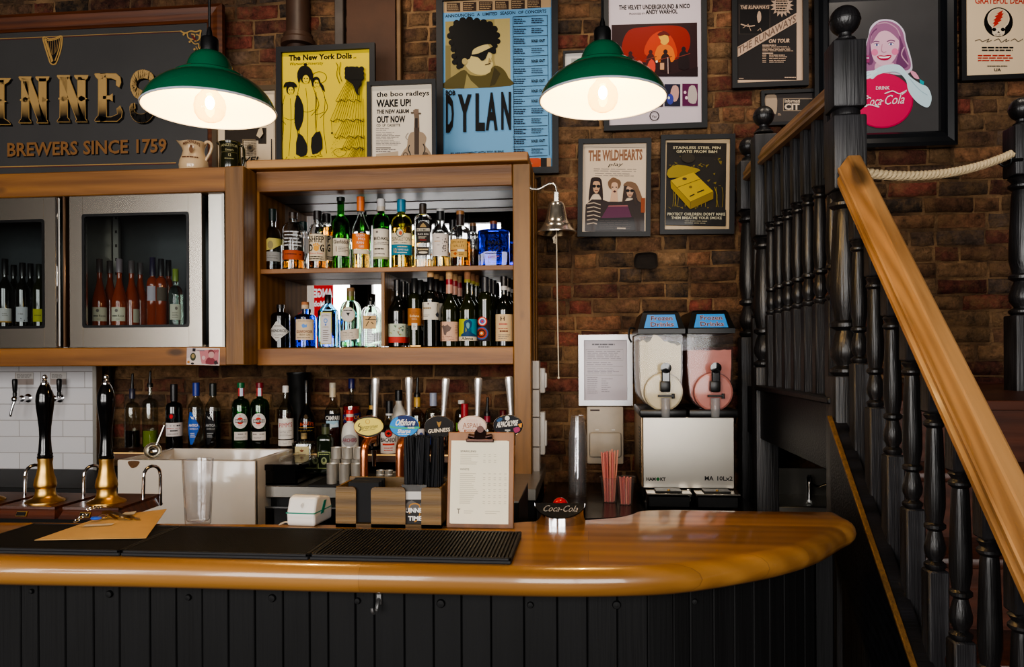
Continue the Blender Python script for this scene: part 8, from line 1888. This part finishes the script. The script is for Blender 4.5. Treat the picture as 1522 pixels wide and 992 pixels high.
# ------------------------------------------------------------------ staircase
def stairs():
    NX = .748; NY = 2.30
    t = thing('staircase', 'black stained staircase with turned balusters, ball newels and golden pine handrails', 'staircase', (NX, NY, 0))
    def loc(o, x, y, z): o.location = (x - NX, y - NY, z)
    zpx = lambda py, Y, X=NX: CZ - (py - HY) / F * (Y * cos(TH) - X * sin(TH))
    def turned(b, a, zs, mat, c=(0, 0, 0)):
        """square posts with turned middle; zs: list of ('sq',z0,z1) or ('t',[(r,z)...])"""
        for s in zs:
            if s[0] == 'sq': b.box((c[0], c[1], (s[1] + s[2]) / 2), (a, a, s[2] - s[1]), BLACKWOOD, min(.006, a * .09))
            else: b.lathe(s[1], BLACKTURN, 22, c)
    def newel(x, y, a, name, zb0, zs, ball_z, ball_r):
        b = MB(); turned(b, a, zs, BLACKWOOD); o = b.build('newel_post', t); loc(o, x, y, 0)
        b = MB(); r = ball_r
        b.lathe([(a * .40, -r * 1.75), (a * .44, -r * 1.65), (a * .4, -r * 1.5), (a * .30, -r * 1.38), (a * .32, -r * 1.28), (a * .2, -r * 1.12), (r * .42, -r * .95)] + [(r * sin(q), -r * cos(q)) for q in [.45 + i * (pi / 2 - .5) / 6 for i in range(7)]] + [(r * 1.03, -r * .04), (r * 1.03, r * .04)] + [(max(r * sin(q), 1e-5), -r * cos(q)) for q in [pi / 2 + .06 + i * (pi / 2 - .06) / 8 for i in range(9)]], BLACKTURN, 28, (0, 0, ball_z)); f = b.build('ball_finial', o)
        return o
    Z = lambda py: zpx(py, NY - .045)
    a = .092
    def shaft(z1, z0, r, vz):
        """ring group, tapering shaft, ring, vase, ring from z1 down to z0"""
        H = z1 - z0
        f = [(r * .8, 1), (r * 1.02, .985), (r * .8, .965), (r * .72, .955), (r * 1.0, .935), (r * 1.0, .92), (r * .68, .90), (r * .76, .86), (r * .95, .5), (r * .95, .40), (r * .72, .30), (r * .98, .285), (r * .98, .265), (r * .6, .245), (r * .78, .2), (r * .98, .14), (r * .92, .1), (r * .62, .06), (r * .62, .055), (r * 1.0, .035), (r * 1.0, .02), (r * .8, 0)]
        return [(q, z0 + H * h) for q, h in f][::-1]
    # main newel
    newel(NX, NY, a, 'main', 0, [('sq', 0, Z(562)), ('t', shaft(Z(283), Z(562), a * .5, 0)), ('sq', Z(283), Z(172)), ('t', [(a * .36, Z(174)), (a * .44, Z(170)), (a * .44, Z(163)), (a * .36, Z(158))]), ('sq', Z(160), Z(60))], Z(23.5), 22.3 * (NY - .12) / F)
    # landing newels
    z2 = lambda py: zpx(py, 3.28)
    n2 = [('sq', 0, z2(548)), ('t', shaft(z2(352), z2(548), a * .5, 0)), ('sq', z2(352), z2(200))]
    newel(NX, 3.325, a, '2', 0, n2, z2(170), .043)
    newel(NX, 3.63, a, '3', 0, [('sq', 0, z2(500)), ('t', shaft(z2(292), z2(500), a * .5, 0)), ('sq', z2(292), z2(212))], z2(186), .043)
    # far newel at the right
    xr, yr = P(1519, 300, 3.0).x, 3.0
    z3 = lambda py: zpx(py, 2.95, xr)
    newel(xr, yr, a, '4', 0, [('sq', 0, z3(472)), ('t', shaft(z3(262), z3(472), a * .5, 0)), ('sq', z3(262), z3(187))], z3(160), .043)
    # landing: floor, apron, rail, balusters
    zl = 1.36
    b = MB(); b.box((0, 0, 0), (.06, 3.28 - NY, .21), BLACKWOOD_X, .003); b.box((-.012, 0, .11), (.085, 3.28 - NY, .02), BLACKWOOD_X, .004); o = b.build('landing_apron', t); loc(o, NX, (NY + 3.28) / 2, 1.25)
    b = MB(); b.box((0, 0, 0), (1.75, 3.72 - NY, .03), TREADWOOD, .002); o = b.build('landing', t); loc(o, NX + .9, (NY + 3.72) / 2 + .03, zl - .016)
    b = MB(); b.box((0, 0, 0), (.04, 3.62 - 3.36, .21), BLACKWOOD_X); o = b.build('landing_apron', t); loc(o, NX, 3.49, 1.25)
    b = MB(); b.box((0, 0, 0), (.02, 1.3, 1.12), DARKV); o = b.build('under_stair_panel', t); loc(o, NX + .8, 3.05, .56)
    railp = [(-.036, -.014), (-.036, -.004), (-.030, .002), (-.035, .010), (-.035, .018), (-.031, .020), (-.017, .053), (-.013, .055), (.013, .055), (.017, .053), (.031, .020), (.035, .018), (.035, .010), (.030, .002), (.036, -.004), (.036, -.014), (.022, -.02), (-.022, -.02)]
    def rail(p0, p1, s=1.0, name='handrail'):
        p0, p1 = Vector(p0), Vector(p1); d = (p1 - p0).normalized(); side = Vector((1, 0, 0)); upv = side.cross(d).normalized()
        if upv.z < 0: upv = -upv
        L = (p1 - p0).length
        b = MB(); c = (p0 + p1) / 2
        b.extrude([(x * s, -L / 2, z * s) for x, z in railp], (0, L, 0), RAILWOOD, smooth=False)
        o = b.build(name, t); ang = math.atan2(d.z, d.y)
        o.location = (c.x - NX, c.y - NY, c.z); o.rotation_euler = (ang, 0, 0)
        return o
    zr = 2.265
    rail((NX, NY + .04, zr - .01), (NX, 3.29, zr + .045)); rail((NX, 3.36, zr + .045), (NX, 3.60, zr + .05))
    # baluster master
    def bal(total, a=.043, f0=.29, f1=.74):
        b = MB(); turned(b, a, [('sq', 0, total * f0), ('t', shaft(total * f1, total * f0, a * .52, 0)), ('sq', total * f1, total)], BLACKWOOD)
        return b
    m = bal(zr - zl + .03, f0=.32, f1=.72).build('baluster', t); loc(m, NX, NY + .115, zl)
    for i in range(1, 7):
        c = m.copy(); COL.objects.link(c); loc(c, NX, NY + .115 + i * .131, zl)
    c = m.copy(); COL.objects.link(c); loc(c, NX, 3.48, zl)
    # flight towards the viewer
    p0 = (NX, NY - .035, zpx(236, NY - .045) - .045); y1 = 1.02; sl = .97
    r0 = Vector(p0); p1 = (NX, y1, p0[2] - sl * (p0[1] - y1))
    rail(p1, p0, 1.05)
    sz = lambda y: 1.25 - .87 * (2.197 - y)          # string edge line
    rz = lambda y: p0[2] - sl * (p0[1] - y)
    ys = [2.195, 2.078, 1.965, 1.852, 1.738, 1.624, 1.512, 1.405, 1.295, 1.185]
    m = None
    for y in ys:
        if m is None:
            b = MB(); T = .86; A = .043
            turned(b, A, [('sq', -.14, .26), ('t', shaft(.60, .26, A * .52, 0)), ('sq', .60, .745)], BLACKWOOD); m = b.build('baluster', t); c = m
        else: c = m.copy(); COL.objects.link(c)
        loc(c, NX, y, rz(y) - .80 + .067)
    # string with golden edge strip
    ya, yb_ = NY - .03, 1.0
    prof = [(ya, sz(ya)), (yb_, sz(yb_)), (yb_, max(0, sz(yb_) - .34)), (ya, sz(ya) - .36)]
    b = MB(); b.extrude([(-.02, y - NY, z) for y, z in prof], (.04, 0, 0), BLACKWOOD_X); o = b.build('stringer', t); o.location = (-.035, 0, 0)
    d = Vector((0, yb_ - ya, sz(yb_) - sz(ya))); L = d.length
    b = MB(); b.box((0, 0, 0), (.014, L, .009), pbr('gilt_edge', (104, 76, 42), .45, .3, var=.5, vscale=120, bump=.5, bscale=300), .002); o = b.build('edge_strip', t); o.location = (-.058, (ya + yb_) / 2 - NY, (sz(ya) + sz(yb_)) / 2 + .004); o.rotation_euler = (math.atan2(-d.z, -d.y), 0, 0)
    b = MB(); b.extrude([(0, ya - NY, sz(ya) - .3), (0, yb_ - NY, max(0, sz(yb_) - .28)), (0, yb_ - NY, 0), (0, ya - NY, 0)], (.02, 0, 0), BLACKWOOD); o = b.build('spandrel_panel', t); o.location = (-.03, 0, 0)
    # treads and risers
    rise, go = .17, .196
    for i in range(7):
        z, y = zl - rise * i, NY - .03 - go * i
        if i:
            b = MB(); b.box((0, 0, 0), (.86, go + .03, .026), TREADWOOD, .008); o = b.build('tread', t); loc(o, NX + .44, y + go / 2 - .0 , z - .013)
        b = MB(); b.box((0, 0, 0), (.86, .018, rise - .026), TREADWOOD); o = b.build('riser', t); loc(o, NX + .44, y + .012, z - .026 - (rise - .026) / 2)
    b = MB(); b.box((0, 0, 0), (.03, 1.5, .3), BLACKWOOD_X); o = b.build('wall_string', t); loc(o, NX + .885, 1.6, .75); o.rotation_euler = (radians(41), 0, 0)
    # rope across the landing
    a0, a1 = P(1283, 257, NY), P(1503, 229, 2.97)
    tr = thing('barrier_rope', 'thick twisted cream rope slung between the two stair newels', 'rope', a0)
    N = 120; path = []
    for i in range(N + 1):
        q = i / N; p = a0.lerp(a1, q) - a0; p.z -= .036 * (1 - (2 * q - 1) ** 2); path.append(p)
    ROPE = pbr('manila_rope', (220, 196, 156), .8, var=.12, vscale=120, bump=.4, bscale=500)
    b = MB()
    for s in range(3):
        pts = []
        for i, p in enumerate(path):
            tn = (path[min(i + 1, N)] - path[max(i - 1, 0)]).normalized(); n = tn.cross(UP).normalized(); bn = n.cross(tn)
            an = 2 * pi * (s / 3 + i / 9.5); pts.append(p + (n * cos(an) + bn * sin(an)) * .0075)
        b.tube(pts, .0085, ROPE, 8)
    b.build('strands', tr)
    hk = thing('rope_hook', 'dark iron ring bolt holding the rope end at the far newel', 'hook', P(1494, 238, 2.95))
    b = MB(); b.tube([(.022 * cos(q), 0, .022 * sin(q)) for q in [i * pi / 8 for i in range(16)]], .005, BLACKPL, 8, closed=True); b.tube([(.02, 0, 0), (.06, .0, 0)], .006, BLACKPL, 8); b.build('ring', hk)
stairs()

# ------------------------------------------------------------------ pendant lamps
def lamps():
    GRN = pbr('green_enamel', (12, 84, 56), .16, coat=.5, var=.05)
    INN = pbr('white_enamel_inside', (236, 226, 204), .4)
    RIM = pbr('pale_rim', (176, 182, 196), .3)
    GLB = clear('bulb_glass', (255, 236, 200), 1.0, .02)
    FIL = pbr('filament_glow', (255, 200, 120), .5, emit=(255, 200, 110), estr=90)
    def make(px, py, Y, label):
        p = P(px, py, Y)
        t = thing('pendant_lamp', label, 'pendant lamp', p, group='green pendant lamps over the bar')
        out = [(.150, 0), (.1485, .008), (.143, .022), (.134, .036), (.120, .051), (.104, .063), (.088, .071), (.080, .074), (.0795, .079), (.072, .084), (.060, .087), (.053, .089), (.0525, .094), (.050, .106), (.044, .120), (.034, .131), (.0225, .136)]
        inn = [(max(r - .0025, .002), z - .0018) for r, z in out]; inn[0] = (.1475, .0005)
        b = MB(); b.lathe(out, GRN, 56, caps=False); b.lathe([(.1475, .0005), (.1488, -.0012), (.151, -.0012), (.1522, .001), (.1512, .003), (.15, .004)], RIM, 56, caps=False); b.lathe(inn, INN, 56, caps=False); b.build('lamp_shade', t)
        b = MB(); b.lathe([(.0225, .130), (.0225, .138), (.0205, .139), (.0205, .165), (.018, .170), (.0075, .174), (.006, .185), (.0035, .195), (1e-5, .196)], BLACKPL, 24); b.lathe([(.015, .06), (.018, .07), (.018, .131)], pbr('socket_cream', (200, 180, 140), .5), 20); b.build('socket', t)
        b = MB(); b.tube([(0, 0, .19), (.0, 0, ZT - p.z)], .0032, BLACKPL, 8); b.build('cord', t)
        b = MB(); b.lathe([(.0135, .062), (.014, .05), (.022, .04), (.033, .026), (.0365, .01), (.034, -.008), (.026, -.02), (.014, -.0265), (1e-5, -.028)], GLB, 28, caps=False); bb = b.build('bulb', t)
        b = MB(); b.sphere((0, 0, .018), .0105, FIL, 12, 8, (1, 1, 1.5)); b.build('filament', bb)
        la = bpy.data.lights.new('lamp_light', 'POINT'); la.energy = 6.5; la.color = (1, .79, .48); la.shadow_soft_size = .012
        lo = bpy.data.objects.new('lamp_light', la); COL.objects.link(lo); lo.parent = t; lo.location = (0, 0, -.003)
        return t
    make(312, 164, 1.72, 'green enamel pendant lamp hanging in front of the brewery sign')
    make(896, 149, 1.83, 'green enamel pendant lamp hanging in front of the white band poster')
lamps()

# ------------------------------------------------------------------ added spot lights, world, camera
def light(name, kind, loc, energy, col, size=.3, target=None, spot=1.4, blend=.7):
    la = bpy.data.lights.new(name, kind); la.energy = energy; la.color = col
    if kind == 'AREA': la.size = size
    else: la.shadow_soft_size = size
    if kind == 'SPOT': la.spot_size = spot; la.spot_blend = blend
    o = bpy.data.objects.new(name, la); COL.objects.link(o); o.location = loc
    if target: o.rotation_euler = (Vector(target) - Vector(loc)).to_track_quat('-Z', 'Y').to_euler()
    return o
light('added_ceiling_spot', 'SPOT', (.35, 2.7, 3.85), 30, (1, .84, .66), .06, (.3, 3.7, 1.9), 1.5)  # unseen spots without fittings, added to brighten the brick wall and posters
light('added_ceiling_spot', 'SPOT', (-1.2, 2.7, 3.85), 30, (1, .82, .62), .06, (-1.0, 3.6, 2.2), 1.5)
light('added_ceiling_spot', 'SPOT', (1.5, 2.7, 3.85), 26, (1, .88, .74), .06, (1.5, 3.7, 1.9), 1.5)

w = bpy.data.worlds.new('room_world'); SC.world = w; w.use_nodes = True
w.node_tree.nodes['Background'].inputs[0].default_value = (.5, .56, .66, 1); w.node_tree.nodes['Background'].inputs[1].default_value = .3

cam = bpy.data.cameras.new('camera'); co = bpy.data.objects.new('camera', cam); COL.objects.link(co)
cam.sensor_width = 36; cam.sensor_fit = 'HORIZONTAL'; cam.lens = F / 1522 * 36; cam.shift_y = (HY - 496) / 1522
cam.clip_start = .05; cam.clip_end = 60
cr, sr = cos(ROLL), sin(ROLL)
R_ = RT * cr - UP * sr; U_ = RT * sr + UP * cr; B_ = -FW
co.matrix_world = Matrix(((R_.x, U_.x, B_.x, 0), (R_.y, U_.y, B_.y, 0), (R_.z, U_.z, B_.z, CZ), (0, 0, 0, 1)))
SC.camera = co
SC.view_settings.view_transform = 'AgX'; SC.view_settings.look = 'AgX - Medium High Contrast'; SC.view_settings.exposure = .5
SC.cycles.max_bounces = 14; SC.cycles.transmission_bounces = 14; SC.cycles.transparent_max_bounces = 40; SC.cycles.glossy_bounces = 6; SC.cycles.diffuse_bounces = 4
SC.cycles.caustics_reflective = False; SC.cycles.caustics_refractive = False; SC.cycles.sample_clamp_indirect = 4
